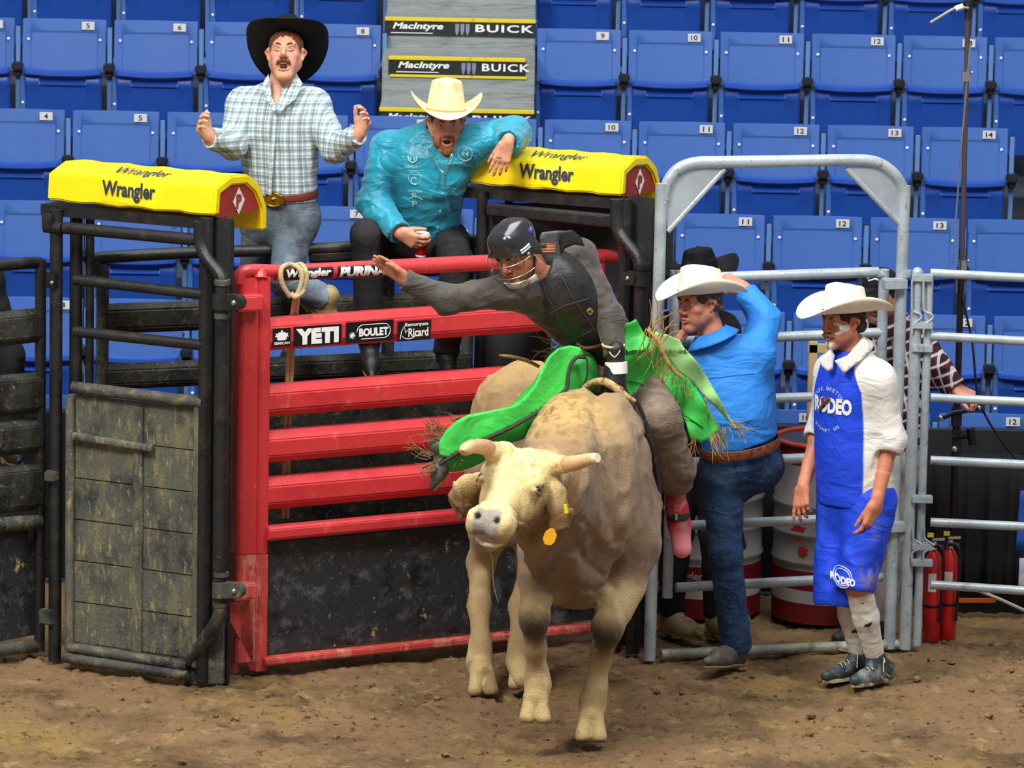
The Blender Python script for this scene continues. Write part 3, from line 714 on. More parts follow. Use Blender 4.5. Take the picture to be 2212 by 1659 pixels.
    for x in (152,): a = at(x, 860, .01); b = at(x-6, 1415, .01); MB().tube([A(a[0], a[1], b[2]), a], .022, 12).build('panel_edge', MUDP, t)
    a = at(428, 865, .01); b = at(420, 1440, .01); MB().tube([A(a[0], a[1], b[2]), a], .02, 12).build('panel_edge', MUDP, t)
    MB().box(at(108, 478, .02), (.06, .06, .07), (VL.d, VL.n, A(0, 0, 1))).build('bracket', BLK, t, bevel=.006); MB().tube([at(98, 490, .02), at(135, 494, .02)], .028, 12).build('pivot', BLK, t)
    MB().box(at(112, 606, .035), (.05, .03, .07), (VL.d, VL.n, A(0, 0, 1))).build('latch_block', BLK, t, bevel=.004); MB().sphere(at(112, 611, .055), .011, 10).build('bolt', BOLT, t)
    MB().box(at(112, 1028, .03), (.055, .05, .05), (VL.d, VL.n, A(0, 0, 1))).build('latch_block', BLKM, t, bevel=.006)
    MB().box(at(103, 1332, .03), (.07, .05, .07), (VL.d, VL.n, A(0, 0, 1))).build('latch_block', BLKM, t, bevel=.006)
divider_left()
VF = VP(-70, 1447, 100, 1412)
def gate_far_left():
    t = thing('livestock_gate', 'black muddy livestock gate with thick rails at the left frame edge', 'gate', (VF.a+VF.b)/2); at = VF.at
    MB().tube([at(-90, 583), at(60, 568), at(90, 570)], .028, 14, smooth=3).build('top_rail', BLK, t)
    a = at(88, 562, .01); b = at(86, 1405, .01); MB().tube([A(a[0], a[1], b[2]), a], .026, 14).build('end_post', BLK, t)
    for (y0, y1) in ((712, 148), (857, 178), (950, 150), (1060, 205)):
        h = y1/2/458; MB().beam(at(-90, y0+8, 0), at(84, y0-10, 0), .07, h, cham=.03).build('thick_rail', BEAMB, t, bevel=.01)
    MB().tube([at(-90, 1142, .01), at(84, 1126, .01)], .036, 14).build('mid_rail', BLKM, t)
    a = at(-90, 1150, -.01); b = at(84, 1130, -.01); MB().hexa([A(a[0], a[1], .10), A(b[0], b[1], .10), A(b[0], b[1], .10)-VF.n*.03, A(a[0], a[1], .10)-VF.n*.03, A(a[0], a[1], a[2]), A(b[0], b[1], a[2]), A(b[0], b[1], a[2])-VF.n*.03, A(a[0], a[1], a[2])-VF.n*.03]).build('board', RUB, t)
    MB().tube([at(-90, 1412, .0), at(80, 1396, .0)], .03, 12).build('bottom_rail', BLKM, t)
gate_far_left()
def back_of_chutes():
    V = VP(130, 1392, 1010, 1338)
    t = thing('chute_back_fence', 'black scuffed steel fence at the back of the chutes, behind red gate', 'fence', (V.a+V.b)/2); at = V.at
    MB().tube([at(214, 590), at(206, 566), at(222, 557), at(430, 545), at(700, 537), at(1002, 518), at(1016, 532), at(1016, 560)], .029, 16, smooth=4).build('top_rail', BLK, t)
    for x in (222, 560, 840, 1012):
        a = at(x, 575); b = at(x-8, 1300); MB().tube([A(a[0], a[1], .0), a], .03, 12).build('post', BLKM, t)
    MB().beam(at(670, 556, .0), at(1000, 538, .0), .05, .06, cham=.015).build('under_rail', BLK, t)
    for y, h in ((691, .145), (816, .125), (920, .17), (1030, .21), (1130, .20), (1240, .22)):
        a = at(225, y-2); b = at(1016, y-2-(54 if y < 900 else 60)); MB().beam(a, A(b[0], b[1], a[2]), .075, h, cham=.03).build('thick_rail', BEAMB, t, bevel=.01)
back_of_chutes()
# right divider
PR = G(1385, 1405); ang = math.radians(-25)
class VPW(VP):
    def __init__(s, a, b): s.a = a; s.b = b; d = b-a; s.L = np.linalg.norm(d); s.d = d/s.L; s.n = np.cross(s.d, [0, 0, 1.0])
VR = VPW(PR-A(math.cos(ang), math.sin(ang), 0)*.86, PR)
divider_pad(VR, 1012, 396, .80, 'yellow vinyl chute pad under the turquoise shirt cowboy\'s forearm')
def divider_right():
    t = thing('chute_divider', 'black chute divider behind the rider, under the right yellow pad', 'divider', (VR.a+VR.b)/2, 'black chute dividers'); at = VR.at
    MB().beam(at(1012, 411, -.10), at(1365, 437, -.10), .16, .05).build('top_channel', BLK, t)
    for x, y, r, off in ((1042, 412, .026, 0), (1100, 415, .022, -.12), (1352, 430, .032, 0)):
        a = at(x, y, off); MB().tube([A(a[0], a[1], 0), a], r, 14).build('post', BLK, t)
    a = at(1382, 425, -.06); MB().beam(A(a[0], a[1], 0), a, .02, .15, up=VR.d).build('end_channel', MATS['matte_black_steel'], t, bevel=.004)
    MB().tube([at(1332, 430, .03), at(1334, 490, .03), at(1350, 520, .04), at(1378, 555, .06), at(1386, 585, .07)], .033, 14, smooth=5).build('bent_tube', BLK, t)
    a = at(1386, 580, .07); MB().tube([A(a[0], a[1], 0), a], .033, 16).build('hinge_tube', BLK, t)
    MB().lathe(at(1386, 575, .07), [(.038, -.015), (.04, 0), (.038, .015)], 20).build('collar', BLK, t)
    c = at(1386, 602, .075); p = at(1361, 600, .10); MB().lathe(c-A(0, 0, .034), [(.043, 0), (.043, .068)], 20).beam(c, p, .055, .068).tube([p-VR.n*.028, p+VR.n*.028], .034, 16).build('hinge_clamp', BLK, t, bevel=.003)
    MB().sphere(p+VR.n*.03, .012, 10).build('bolt', BOLT, t)
    MB().beam(at(1055, 452, 0), at(1335, 478, 0), .05, .062, cham=.01).build('upper_rail', BLK, t, bevel=.003)
    a = at(1050, 470, -.03); b = at(1340, 495, -.03); c = a+(b-a)*.5; bb = mat('matt_black_board', '2b2c2e', rough=.8, layers=(('1b1c1e', 5, .5, .7), ('45443f', 16, .62, .74)))
    b2 = b-VR.n*.52+VR.d*.05; MB().beam(A(a[0], a[1], 1.86), A(b2[0], b2[1], 1.86), .02, .44).build('upper_board', bb, t); MB().beam(A(a[0], a[1], .9), A(c[0], c[1], .9), .02, 1.6).build('lower_board', bb, t)
divider_right()
# ------------------------------------------------------------------ grey steel archway, its gate and the fence
VA = VP(1413, 1425, 1960, 1398)
def arch():
    t = thing('arch_frame', 'tall galvanised steel arch frame with plated corners, over the side gate', 'gate frame', (VA.a+VA.b)/2); at = VA.at
    zl = at(1427, 600)
    L0 = at(1427, 470); R0 = at(1952, 470)
    a = [A(L0[0], L0[1], 0), L0, at(1432, 440), at(1440, 400), at(1462, 368), at(1500, 352), at(1560, 350), at(1700, 348), at(1830, 346), at(1890, 350), at(1930, 375), at(1950, 410), at(1953, 450), R0, A(R0[0], R0[1], 0)]
    MB().tube(a, .0285, 18, smooth=4).build('frame_tube', GREY, t)
    for P, nm in ((((1442, 500), (1565, 365)), 'l'), (((1828, 364), (1950, 490)), 'r')):
        MB().tube([at(*P[0]), at(*P[1])], .014, 12).build('corner_brace', GREY, t)
    MB().prism([at(1440, 498), at(1438, 410), at(1462, 376), at(1500, 360), at(1562, 364)], VA.n, .008).build('corner_plate', GREYP, t)
    MB().prism([at(1830, 362), at(1890, 358), at(1930, 380), at(1946, 412), at(1950, 488)], VA.n, .008).build('corner_plate', GREYP, t)
    a = at(1428, 1414); b = at(1945, 1391); z = .05; MB().tube([A(a[0], a[1], a[2]), A(b[0], b[1], b[2])], .025, 14).build('sill_tube', mat('muddy_galvanised_steel', 'a9ab9c', rough=.6, metal=.2, layers=(('7c7360', 12, .5, .64), ('4a4336', 30, .62, .70), ('cfcdbb', 6, .55, .7))), t)
    for y in (572,): MB().lathe(at(1953, 592, 0), [(.034, -.012), (.036, .0), (.034, .02)], 20).build('collar', GREY, t)
    MB().box(at(1932, 613, .03), (.115, .06, .05), (VA.d, VA.n, A(0, 0, 1))).build('latch_bracket', GREY, t, bevel=.005)
    MB().box(at(1925, 1138, .02), (.13, .06, .05), (VA.d, VA.n, A(0, 0, 1))).build('latch_bracket', GREY, t, bevel=.005)
    MB().lathe(at(1948, 1160, 0), [(.034, -.012), (.036, .0), (.034, .02)], 20).build('collar', GREY, t)
arch()
VI = VP(1413, 1417, 1960, 1390)
def inner_gate():
    t = thing('side_gate', 'galvanised tube gate with six rails inside the arch frame', 'gate', (VI.a+VI.b)/2); at = VI.at
    a = at(1458, 640); b = at(1455, 1290); c = at(1908, 640); MB().tube([A(a[0], a[1], b[2]), a, at(1459, 615), at(1470, 604), at(1500, 601), at(1860, 589), at(1895, 590), at(1907, 600), c, A(c[0], c[1], at(1905, 1260)[2])], .0255, 16, smooth=3).build('gate_frame', GREY, t)
    for y0, y1, r in ((738, 718, .024), (868, 852, .023), (1000, 984, .024), (1136, 1116, .023), (1269, 1246, .024)):
        MB().tube([at(1460, y0), at(1905, y1)], r, 14).build('gate_rail', GREY, t)
inner_gate()
VX = VP(1978, 1402, 2212, 1408)
def right_fence():
    t = thing('pen_panel', 'galvanised pen panel with six rails at the right side of the photo', 'fence', (VX.a+VX.b)/2); at = VX.at
    a = at(2008, 592, .0); MB().tube([A(a[0], a[1], .02), a], .020, 14).build('panel_post', GREY, t)
    for y0, y1 in ((590, 601), (726, 738), (859, 869), (994, 1004), (1128, 1138), (1263, 1278)):
        MB().tube([at(2010, y0, 0), at(2290, y1+3, 0)], .0215, 14).build('panel_rail', GREY, t)
    u = thing('gate_post', 'thick galvanised post with latch pins between arch frame and right panel', 'post', at(1982, 1402)); 
    a = at(1982, 590, .0); MB().tube([A(a[0], a[1], 0), a], .028, 16).build('post_tube', GREY, u); MB().sphere(a, .029, 14).build('post_cap', GREY, u)
    for x, y in ((1978, 650), (2003, 650)):
        pts = [at(x-8, y-45, .035), at(x-8, y+8, .035), at(x-6, y+22, .035), at(x+8, y+28, .035), at(x+12, y+36, .035), at(x+4, y+44, .035), at(x-6, y+52, .035), at(x-8, y+70, .035)]
        MB().tube(pts, .0055, 8, smooth=4).build('latch_pin', GREY, u)
        pts = [at(x-6, y+490, .035), at(x-6, y+512, .035), at(x+6, y+522, .035), at(x+16, y+528, .035)]
        MB().tube(pts, .0055, 8, smooth=3).tube([at(x+16, y+535, .035), at(x+2, y+538, .035), at(x-8, y+546, .035), at(x-8, y+565, .035)], .0055, 8, smooth=3).build('latch_pin', GREY, u)
    for y in (600, 702, 752, 1078, 1180, 1215): MB().box(at(1992, y, .015), (.10, .05, .035), (VX.d, VX.n, A(0, 0, 1))).build('strap', GREY, u, bevel=.004)
right_fence()
# ------------------------------------------------------------------ things behind the fence
def barrels():
    sil = mat('grey_barrel_paint', '8f8d8a', rough=.45, layers=(('7d7a77', 4, .45, .7),)); red = mat('maroon_barrel_band', '6e141b', rough=.4); wb = mat('white_barrel_band', 'a9a7a3', rough=.5); rl = mat('red_leaf', 'b81f2c', rough=.5)
    for i, (px, py, lab) in enumerate(((1522, 1338, 'grey barrel with maroon bands behind the jeans of the blue shirt man'), (1797, 1352, 'grey barrel with maroon bands behind the blue and white shirt man'))):
        c = G(px, py); c = c+A(0, .28, 0); R = .285; t = thing('barrel', lab, 'barrel', c, 'grey sponsor barrels')
        def band(nm, z0, z1, m, r=R, rib=()):
            pr = [(r, z0)]
            for z in rib: pr += [(r, z-.018), (r+.008, z-.006), (r+.008, z+.006), (r, z+.018)]
            pr += [(r, z1)]; MB().lathe(c, pr, 48).build(nm, m, t, smooth=60)
        band('base_band', .0, .10, red); band('white_band', .10, .165, wb, R+.001); band('lower_band', .165, .26, red); band('drum', .26, .78, sil, R, (.30, .44, .58)); band('upper_band', .78, .87, red)
        MB().lathe(c, [(R-.02, .862), (R+.006, .865), (R+.008, .885), (R-.006, .89), (R-.012, .878), (.01, .878)], 48).build('lid', mat('red_black_lid', '26282b', rough=.4), t)
        MB().tube([c+A(R*math.cos(a), R*math.sin(a), .882) for a in np.linspace(0, 2*math.pi, 49)], .012, 8).build('rim', mat('red_rim', 'b8342a', rough=.4), t)
        def onc(th0, z, rr=.002): return lambda u, v: c+A(0, 0, z+v)+(R+rr)*A(math.sin(th0+u/R), -math.cos(th0+u/R), 0)
        lettering(t, 'Wrangler', wb, c, (1, 0, 0), (0, 0, 1), .20, .05, bold=.02, fn=onc(-.75+(0 if i == 0 else .5), .185))
        lettering(t, 'WWW.', mat('brown_print', '5a2a20', rough=.6), c, (1, 0, 0), (0, 0, 1), .15, .035, bold=.01, fn=onc(.02, .115, .004))
        lettering(t, 'C', INK, c, (1, 0, 0), (0, 0, 1), .12, .14, bold=.03, fn=onc(-.15 if i else -.5, .42))
        for (dx, dz, s) in ((-.22, .46, .05), (-.16, .36, .035), (-.20, .56, .03)):
            pts = []
            for k in range(14):
                a = 2*math.pi*k/14; rr = s*(1 if k % 2 else .55); pts.append(onc(-.1, .0, .003)(dx*(.5 if i else .2)+rr*math.cos(a)-.05, dz+rr*math.sin(a)))
            mb = MB(); mb.bm.faces.new([mb.bm.verts.new(p) for p in pts]); mb.build('leaf_mark', rl, t)
barrels()
def clutter():
    # fire extinguishers
    red = mat('extinguisher_red', 'c0141c', rough=.25, coat=.5); chrome = mat('chrome_fitting', 'd0d2d4', rough=.2, metal=.95); hose = mat('black_hose', '101012', rough=.5); lab = mat('extinguisher_label', 'd9d6d0', rough=.5)
    for i, (px, py, lb) in enumerate(((2012, 1388, 'red fire extinguisher, left one of the pair behind the pen panel'), (2047, 1384, 'red fire extinguisher with chrome valve, right one of the pair'))):
        c = G(px, py)+A(0, .04, 0); t = thing('fire_extinguisher', lb, 'fire extinguisher', c, 'fire extinguishers'); R = .043
        MB().lathe(c, [(R*.9, 0), (R, .01), (R, .385), (R*.85, .415), (R*.5, .44), (R*.35, .45)], 28).build('cylinder', red, t)
        MB().lathe(c, [(.014, .445), (.016, .47), (.013, .49)], 16).beam(c+A(-.01, 0, .50), c+A(.05, -.01, .505), .012, .012).beam(c+A(-.01, 0, .475), c+A(.045, -.01, .47), .012, .01).build('valve', chrome, t)
        MB().tube([c+A(-.01, -.02, .47), c+A(.03, -.05, .47), c+A(.044, -.05, .40), c+A(.04, -.045, .2), c+A(.035, -.045, .1)], .008, 8, smooth=4).build('hose', hose, t)
        MB().box(c+A(-.02, -.02, .525), (.03, .004, .022)).build('tag', mat('yellow_tag', 'd8cf2e', rough=.5), t)
        MB().grid(lambda u, v: c+(R+.0015)*A(math.sin(-.6+.9*u), -math.cos(-.6+.9*u), 0)+A(0, 0, .25+.09*v), 8, 2).build('label_sticker', lab, t)
        MB().lathe(c, [(R+.002, .17), (R+.003, .172), (R+.003, .182), (R+.002, .184)], 28).build('strap', hose, t)
    # microphone stand
    Y = .95; P = lambda x, y, dy=0: U(x, y, Y+dy)
    t = thing('microphone_stand', 'tall dark pole stand with clamps rising behind the right pen panel', 'stand', P(2052, 1330))
    dk = mat('brown_black_pole', '33292c', rough=.35, metal=.6)
    b = G(2050, 1335); MB().tube([b, P(2062, 1000), P(2070, 800), P(2076, 600)], .016, 12).build('lower_pole', dk, t)
    MB().tube([P(2078, 590), P(2090, 60), P(2093, -30)], .0125, 12).build('upper_pole', mat('pole_steel', '6b5d60', rough=.35, metal=.7), t)
    for y in (572, 165): MB().tube([P(2079 if y > 500 else 2087, y+10), P(2079 if y > 500 else 2087, y-10)], .021, 16).sphere(P((2079 if y > 500 else 2087)+13, y-8, -.01), .009, 8).build('joint', chrome, t)
    MB().tube([P(2091, 40), P(2092, 0)], .02, 12).build('head_clamp', DARKP, t)
    MB().tube([P(2092, 18, -.02), P(2075, 15, -.03), P(2058, 20, -.03), P(2010, 49, -.04)], .0075, 10).build('boom', mat('boom_tube', '9b9a94', rough=.4, metal=.5), t)
    MB().tube([P(2081, 13, -.03), P(2064, 19, -.03)], .014, 12).build('microphone', WHT, t)
    MB().box(P(2066, 900), (.05, .05, .10)).box(P(2066, 960), (.045, .05, .16)).build('clamp_block', DARKP, t, bevel=.006)
    am = mat('dark_metal_arm', '2a2d33', rough=.35, metal=.7); MB().tube([P(2038, 902, -.03), P(2060, 892, -.03), P(2100, 885, -.04), P(2113, 882, -.04)], .012, 10).build('clamp_arm', am, t); MB().tube([P(2060, 945, -.02), P(2095, 940, -.04)], .014, 10).tube([P(2096, 925, -.04), P(2102, 960, -.04)], .022, 12).build('clamp_arm', am, t)
    MB().sphere(P(2032, 903, -.03), .015, 10).sphere(P(2062, 970, -.03), .016, 10).sphere(P(2115, 881, -.04), .012, 10).build('knob', chrome, t)
    MB().tube([P(2096, 90, -.01), P(2078, 300, -.01), P(2064, 480, -.01), P(2060, 570, -.01)], .0045, 8).build('thin_rod', chrome, t)
    mb = MB(); mb.tube([P(2078, 640, -.02), P(2100, 740, -.03), P(2110, 840, -.03), P(2130, 900, -.02), P(2170, 960, 0), P(2225, 1030, .02)], .0055, 8, smooth=6); o = mb.build('cable', hose); tag(o, 'thin black cable running down from the pole stand to the right', 'cable')
    # black curtain on the right, orange strip and white pipe
    a = U(1992, 1000, 1.12); b = U(2320, 1000, 1.12); mb = MB(); mb.grid(lambda u, v: A(a[0]+(b[0]-a[0])*u, 1.27+.018*math.sin(u*34)+.008*math.sin(u*90), .0+.80*v), 90, 4); o = mb.build('black_curtain', mat('black_cloth', '0c0d10', rough=.9, layers=(('1b1d22', 4, .5, .7),)), solid=.004); tag(o, 'black cloth curtain closing off the stand behind the right pen panel', 'curtain')
    mb = MB(); mb.box((0, 1.72, .42), (9, .06, .84)); o = mb.build('wall_arena', mat('dark_arena_board', '14161b', rough=.8, layers=(('22252b', 3, .5, .7),))); o['kind'] = 'structure'
    o = MB().tube([U(2045, 1262, .90), U(2120, 1278, .92), U(2250, 1336, .8)], .0085, 10, smooth=3).build('white_pipe', mat('white_pipe_paint', 'c8c9c6', rough=.4)); tag(o, 'thin white pipe slanting down across the black curtain', 'pipe')
    o = MB().beam(U(2064, 1297, .9), U(2152, 1297, .9), .012, .022).build('orange_strip', mat('orange_paint', 'd2621c', rough=.5), bevel=.002); tag(o, 'short orange strip lying across behind the fire extinguishers', 'strip')
    # wooden frame seen between the rails
    wd = mat('pale_timber', 'b89d74', rough=.7, layers=(('8f754c', 5, .5, .7, (6, 6, 1)),)); Y = 1.52; t = thing('timber_frame', 'pale timber frame standing behind the side gate rails', 'frame', G(1758, 1360))
    MB().beam(A(*U(1757, 745, Y)[:2], 0), U(1757, 738, Y), .04, .045, up=(1, 0, 0)).build('upright', wd, t, bevel=.003); MB().beam(U(1745, 752, Y), U(1835, 754, Y), .04, .045).build('crosspiece', wd, t, bevel=.003)
    # blue banner hung at the right edge
    Y = .55; o = thing('banner', 'blue and white banner hanging at the right frame edge', 'banner', U(2240, 1290, Y))
    a = U(2204, 1060, Y); MB().grid(lambda u, v: A(a[0]+.35*u-.012*v, Y+.01*math.sin(u*9), a[2]-.29*v), 12, 6).build('blue_panel', mat('banner_blue', '1f4fb0', rough=.7), o, solid=.003)
    a = U(2202, 1205, Y); MB().grid(lambda u, v: A(a[0]+.35*u, Y-.006+.01*math.sin(u*9), a[2]-.17*v), 12, 4).build('white_panel', mat('banner_white', 'c9cede', rough=.7, layers=(('7d8db8', 30, .55, .62),)), o, solid=.003)
clutter()
# ------------------------------------------------------------------ the bull
def bull():
    t = thing('bull', 'tan bull leaping out of the chute with the rider on its back', 'bull', G(1230, 1560))
    H = A
    P = lambda x, y, Y: U(x, y, Y)
    S = SDF()
    S.el(P(1262, 1085, -1.28), (.265, .40, .39)); S.el(P(1325, 1085, -1.22), (.13, .26, .29), k=.10); S.el(P(1200, 1090, -1.25), (.17, .26, .30), k=.10)
    S.el(P(1272, 935, -1.05), (.19, .34, .17), k=.14)
    S.rc(P(1265, 1075, -1.0), P(1185, 965, -.30), .325, .285, k=.10)
    S.rc(P(1285, 1150, -1.1), P(1190, 1060, -.25), .27, .21, k=.12)
    S.el(P(1155, 892, -.12), (.225, .28, .23), k=.12); S.el(P(1080, 900, -.18), (.10, .2, .17), k=.08); S.el(P(1225, 890, -.18), (.10, .2, .17), k=.08)
    S.rc(P(1130, 815, .02), P(1130, 900, .12), .05, .03, k=.06)
    # neck, crest and brisket
    S.rc(P(1272, 985, -1.35), P(1206, 1030, -1.76), .255, .165, k=.12); S.rc(P(1250, 930, -1.25), P(1205, 990, -1.70), .145, .11, k=.10)
    S.rc(P(1255, 1100, -1.45), P(1182, 1090, -1.85), .23, .13, k=.12)
    S.el(P(1240, 1215, -1.42), (.185, .22, .19), k=.10); S.rc(P(1215, 1240, -1.5), P(1275, 1255, -1.3), .10, .11, k=.1)
    S.rc(P(1150, 1165, -1.88), P(1205, 1215, -1.58), .05, .10, k=.09); S.rc(P(1150, 1200, -1.80), P(1195, 1250, -1.55), .02, .05, k=.06)
    # shoulder blades and forelegs
    S.el(P(1342, 1120, -1.36), (.110, .16, .25), k=.09); S.rc(P(1358, 1180, -1.36), P(1345, 1262, -1.42), .135, .095, k=.08)
    S.chain([P(1348, 1262, -1.42), P(1312, 1360, -1.56), P(1296, 1425, -1.52), P(1287, 1485, -1.50), P(1280, 1520, -1.52), P(1277, 1560, -1.56)], [.092, .064, .045, .047, .056, .050], k=.035)
    S.el(P(1310, 1356, -1.58), (.062, .05, .07), k=.03); S.el(P(1330, 1300, -1.46), (.07, .08, .10), k=.05)
    S.rc(P(1185, 1165, -1.40), P(1160, 1245, -1.55), .125, .085, k=.08)
    S.chain([P(1160, 1245, -1.55), P(1154, 1335, -1.78), P(1156, 1400, -1.72), P(1160, 1455, -1.66), P(1162, 1480, -1.68), P(1157, 1515, -1.72)], [.080, .060, .045, .046, .053, .048], k=.035)
    S.el(P(1152, 1332, -1.80), (.058, .05, .068), k=.03)
    # hind legs brought forward under the body
    for dx, Yo, bend in ((0, 0, 0), (108, .06, 8)):
        q = [P(1112+dx, 905, -.14), P(1085+dx*.9, 1030, -.35), P(1062+dx*.75, 1140, -.42), P(1040+dx+bend*0, 1215, -.26), P(1036+dx*.82, 1310, -.42), P(1038+dx*.78, 1395, -.56), P(1036+dx*.8, 1430, -.60), P(1042+dx*.8, 1465, -.66)]
        S.chain(q, [.19, .15, .095, .060, .048, .044, .052, .048], k=.05)
        S.el(q[3]+A(0, .03, 0), (.05, .05, .06), k=.04)
    # hooves: two toes each, and dew claws
    feet = [(P(1277, 1560, -1.56), (0, -.35, -1)), (P(1157, 1518, -1.72), (.0, -.2, -1)), (P(1042, 1462, -.66), (.1, -.3, -1)), (P(1128, 1447, -.60), (.1, -.3, -1))]
    # head frame
    P0 = P(1136, 975, -1.96); Mz = P(1056, 1122, -2.32); Ld = unit(Mz-P0); s0 = A(.93, -.36, -.17); Sd = unit(s0-Ld*(s0@Ld)); Nd = np.cross(Ld, Sd); Nd = Nd if Nd[1] < 0 else -Nd
    hp = lambda s, l, n: P0+Sd*s+Ld*l+Nd*n
    Mt = np.array([Sd, Ld, Nd]).T
    Hd = SDF()
    Hd.el(hp(0, .105, -.085), (.130, .115, .12), Mt); Hd.el(hp(0, .045, -.06), (.105, .060, .08), Mt, k=.05); Hd.el(hp(0, .15, -.035), (.126, .12, .07), Mt, k=.05)
    Hd.rc(hp(0, .16, -.06), hp(0, .36, -.055), .105, .066, k=.05); Hd.el(hp(0, .42, -.055), (.078, .070, .072), Mt, k=.04)
    Hd.rc(hp(0, .16, -.16), hp(0, .37, -.135), .085, .05, k=.05); Hd.el(hp(0, .415, -.142), (.050, .056, .030), Mt, k=.02)
    for q in (-1, 1):
        Hd.el(hp(q*.085, .21, -.12), (.042, .10, .075), Mt, k=.05); Hd.el(hp(q*.112, .165, -.012), (.034, .05, .042), Mt, k=.03)
        Hd.el(hp(q*.050, .455, -.035), (.036, .046, .046), Mt, k=.03)
        Hd.el(hp(q*.133, .205, -.012), (.020, .030, .020), Mt, k=.012, op='s')
        Hd.rc(hp(q*.128, .187, .004), hp(q*.138, .205, -.03), .010, .008, k=.012); Hd.rc(hp(q*.122, .222, .0), hp(q*.132, .225, -.035), .010, .008, k=.015)
        Hd.el(hp(q*.048, .462, .012), (.020, .017, .022), Mt, k=.012, op='s'); Hd.el(hp(q*.064, .45, -.004), (.011, .025, .014), Mt, k=.02)
        Hd.rc(hp(q*.07, .45, -.085), hp(q*.085, .36, -.10), .006, .004, k=.012, op='s')
    Hd.chain([hp(-.075, .45, -.108), hp(-.04, .480, -.112), hp(0, .490, -.106), hp(.04, .480, -.112), hp(.075, .45, -.108)], [.012]*5, k=.010, op='s')
    Hd.rc(P(1165, 1035, -1.93), P(1200, 1035, -1.74), .12, .15, k=.08); Hd.rc(P(1140, 1085, -1.95), P(1185, 1085, -1.75), .10, .14, k=.08)
    # horn roots
    Hd.rc(P(1090, 978, -1.99), P(1062, 975, -2.06), .045, .040, k=.03); Hd.rc(P(1190, 1003, -2.02), P(1218, 1004, -2.06), .046, .040, k=.03)
    # ears, hanging
    earn = A(.25, -.95, 0)
    Hd.chain([P(1040, 1030, -2.0), P(1012, 1052, -1.98), P(1003, 1085, -1.96), P(1000, 1102, -1.96)], [.024, .056, .060, .040], k=.02, flat=(earn, 2.8))
    Hd.rc(P(1010, 1060, -2.03), P(1004, 1092, -2.01), .018, .016, k=.02, op='s')
    Hd.chain([P(1192, 1035, -2.04), P(1203, 1065, -2.07), P(1207, 1105, -2.08), P(1204, 1135, -2.08), P(1200, 1160, -2.08)], [.022, .040, .046, .034, .012], k=.02, flat=(A(-.1, -1, .1), 2.4))
    hooves = []
    for c, d in feet:
        F = SDF(); d = unit(d); sx = A(1, 0, 0); fw = unit(np.cross(d, sx)); fw = fw if fw[1] < 0 else -fw; M = np.array([sx, fw, d]).T
        F.rc(c-d*.07, c-d*.03, .048, .054, .03)
        for q in (-1, 1):
            F.rc(c+sx*q*.022-d*.02+fw*.008, c+sx*q*.036+d*.065+fw*.030, .034, .038, .012, flat=(sx, 1.10)); F.rc(c+sx*q*.026+d*.02-fw*.02, c+sx*q*.036+d*.068-fw*.012, .030, .032, .012)
            F.el(c+sx*q*.032-fw*.055-d*.035, (.017, .014, .024), M, k=.01)
        F.rc(c+fw*.060-d*.005, c+fw*.095+d*.12, .003, .007, k=.006, op='s'); F.cut(c+d*.088, d); hooves.append((F, .0048, None, None))
    hd_c = P0+Ld*.2
    lay = [C3('e6cf93'), C3('c9ad74'), C3('a98c66'), C3('957a60'), C3('6b5a4e')]
    hoofc = [q[0] for q in feet]
    eyes = [hp(q*.133, .205, -.012) for q in (-1, 1)]; nost = [hp(q*.048, .462, .012) for q in (-1, 1)]
    knees = [(P(1303, 1378, -1.6), .095), (P(1153, 1355, -1.8), .095)]
    axes = [[P(1352, 1240, -1.42), P(1312, 1360, -1.56), P(1287, 1485, -1.50), P(1277, 1575, -1.56)], [P(1165, 1240, -1.52), P(1154, 1335, -1.78), P(1160, 1460, -1.67), P(1157, 1530, -1.72)], [P(1070, 1130, -.4), P(1040, 1215, -.26), P(1038, 1395, -.56), P(1042, 1480, -.66)], [P(1160, 1130, -.4), P(1148, 1215, -.26), P(1125, 1395, -.56), P(1130, 1480, -.66)]]
    def near(V, pts):
        r = np.full(len(V), 9.0)
        for a, b in zip(pts[:-1], pts[1:]): ba = b-a; h = np.clip(((V-a)@ba)/(ba@ba), 0, 1); r = np.minimum(r, np.linalg.norm(V-a-h[:, None]*ba, axis=1))
        return r
    relief = [([(1288, 875), (1306, 960), (1300, 1060), (1325, 1150)], .030, -.022), ([(1335, 890), (1362, 980), (1352, 1080), (1318, 1140)], .035, .022), ([(1392, 960), (1388, 1080), (1352, 1180), (1325, 1262)], .022, -.022), ([(1290, 1292), (1318, 1262), (1338, 1215)], .022, -.030),
              ([(1235, 1170), (1262, 1285)], .05, .02), ([(1250, 900), (1262, 1000), (1250, 1090)], .03, .014), ([(1228, 1100), (1262, 1190), (1300, 1230)], .016, -.012), ([(1250, 1080), (1290, 1160), (1330, 1190)], .016, -.012), ([(1200, 1180), (1240, 1240), (1290, 1262)], .016, -.012), ([(1130, 1210), (1165, 1245), (1215, 1265)], .018, -.014), ([(1075, 815), (1105, 860), (1100, 920)], .03, -.015), ([(1120, 800), (1125, 870)], .03, .015)]
    relief = [([U(x, y, -1.5)[[0, 2]] for x, y in p], s_, a_) for p, s_, a_ in relief]
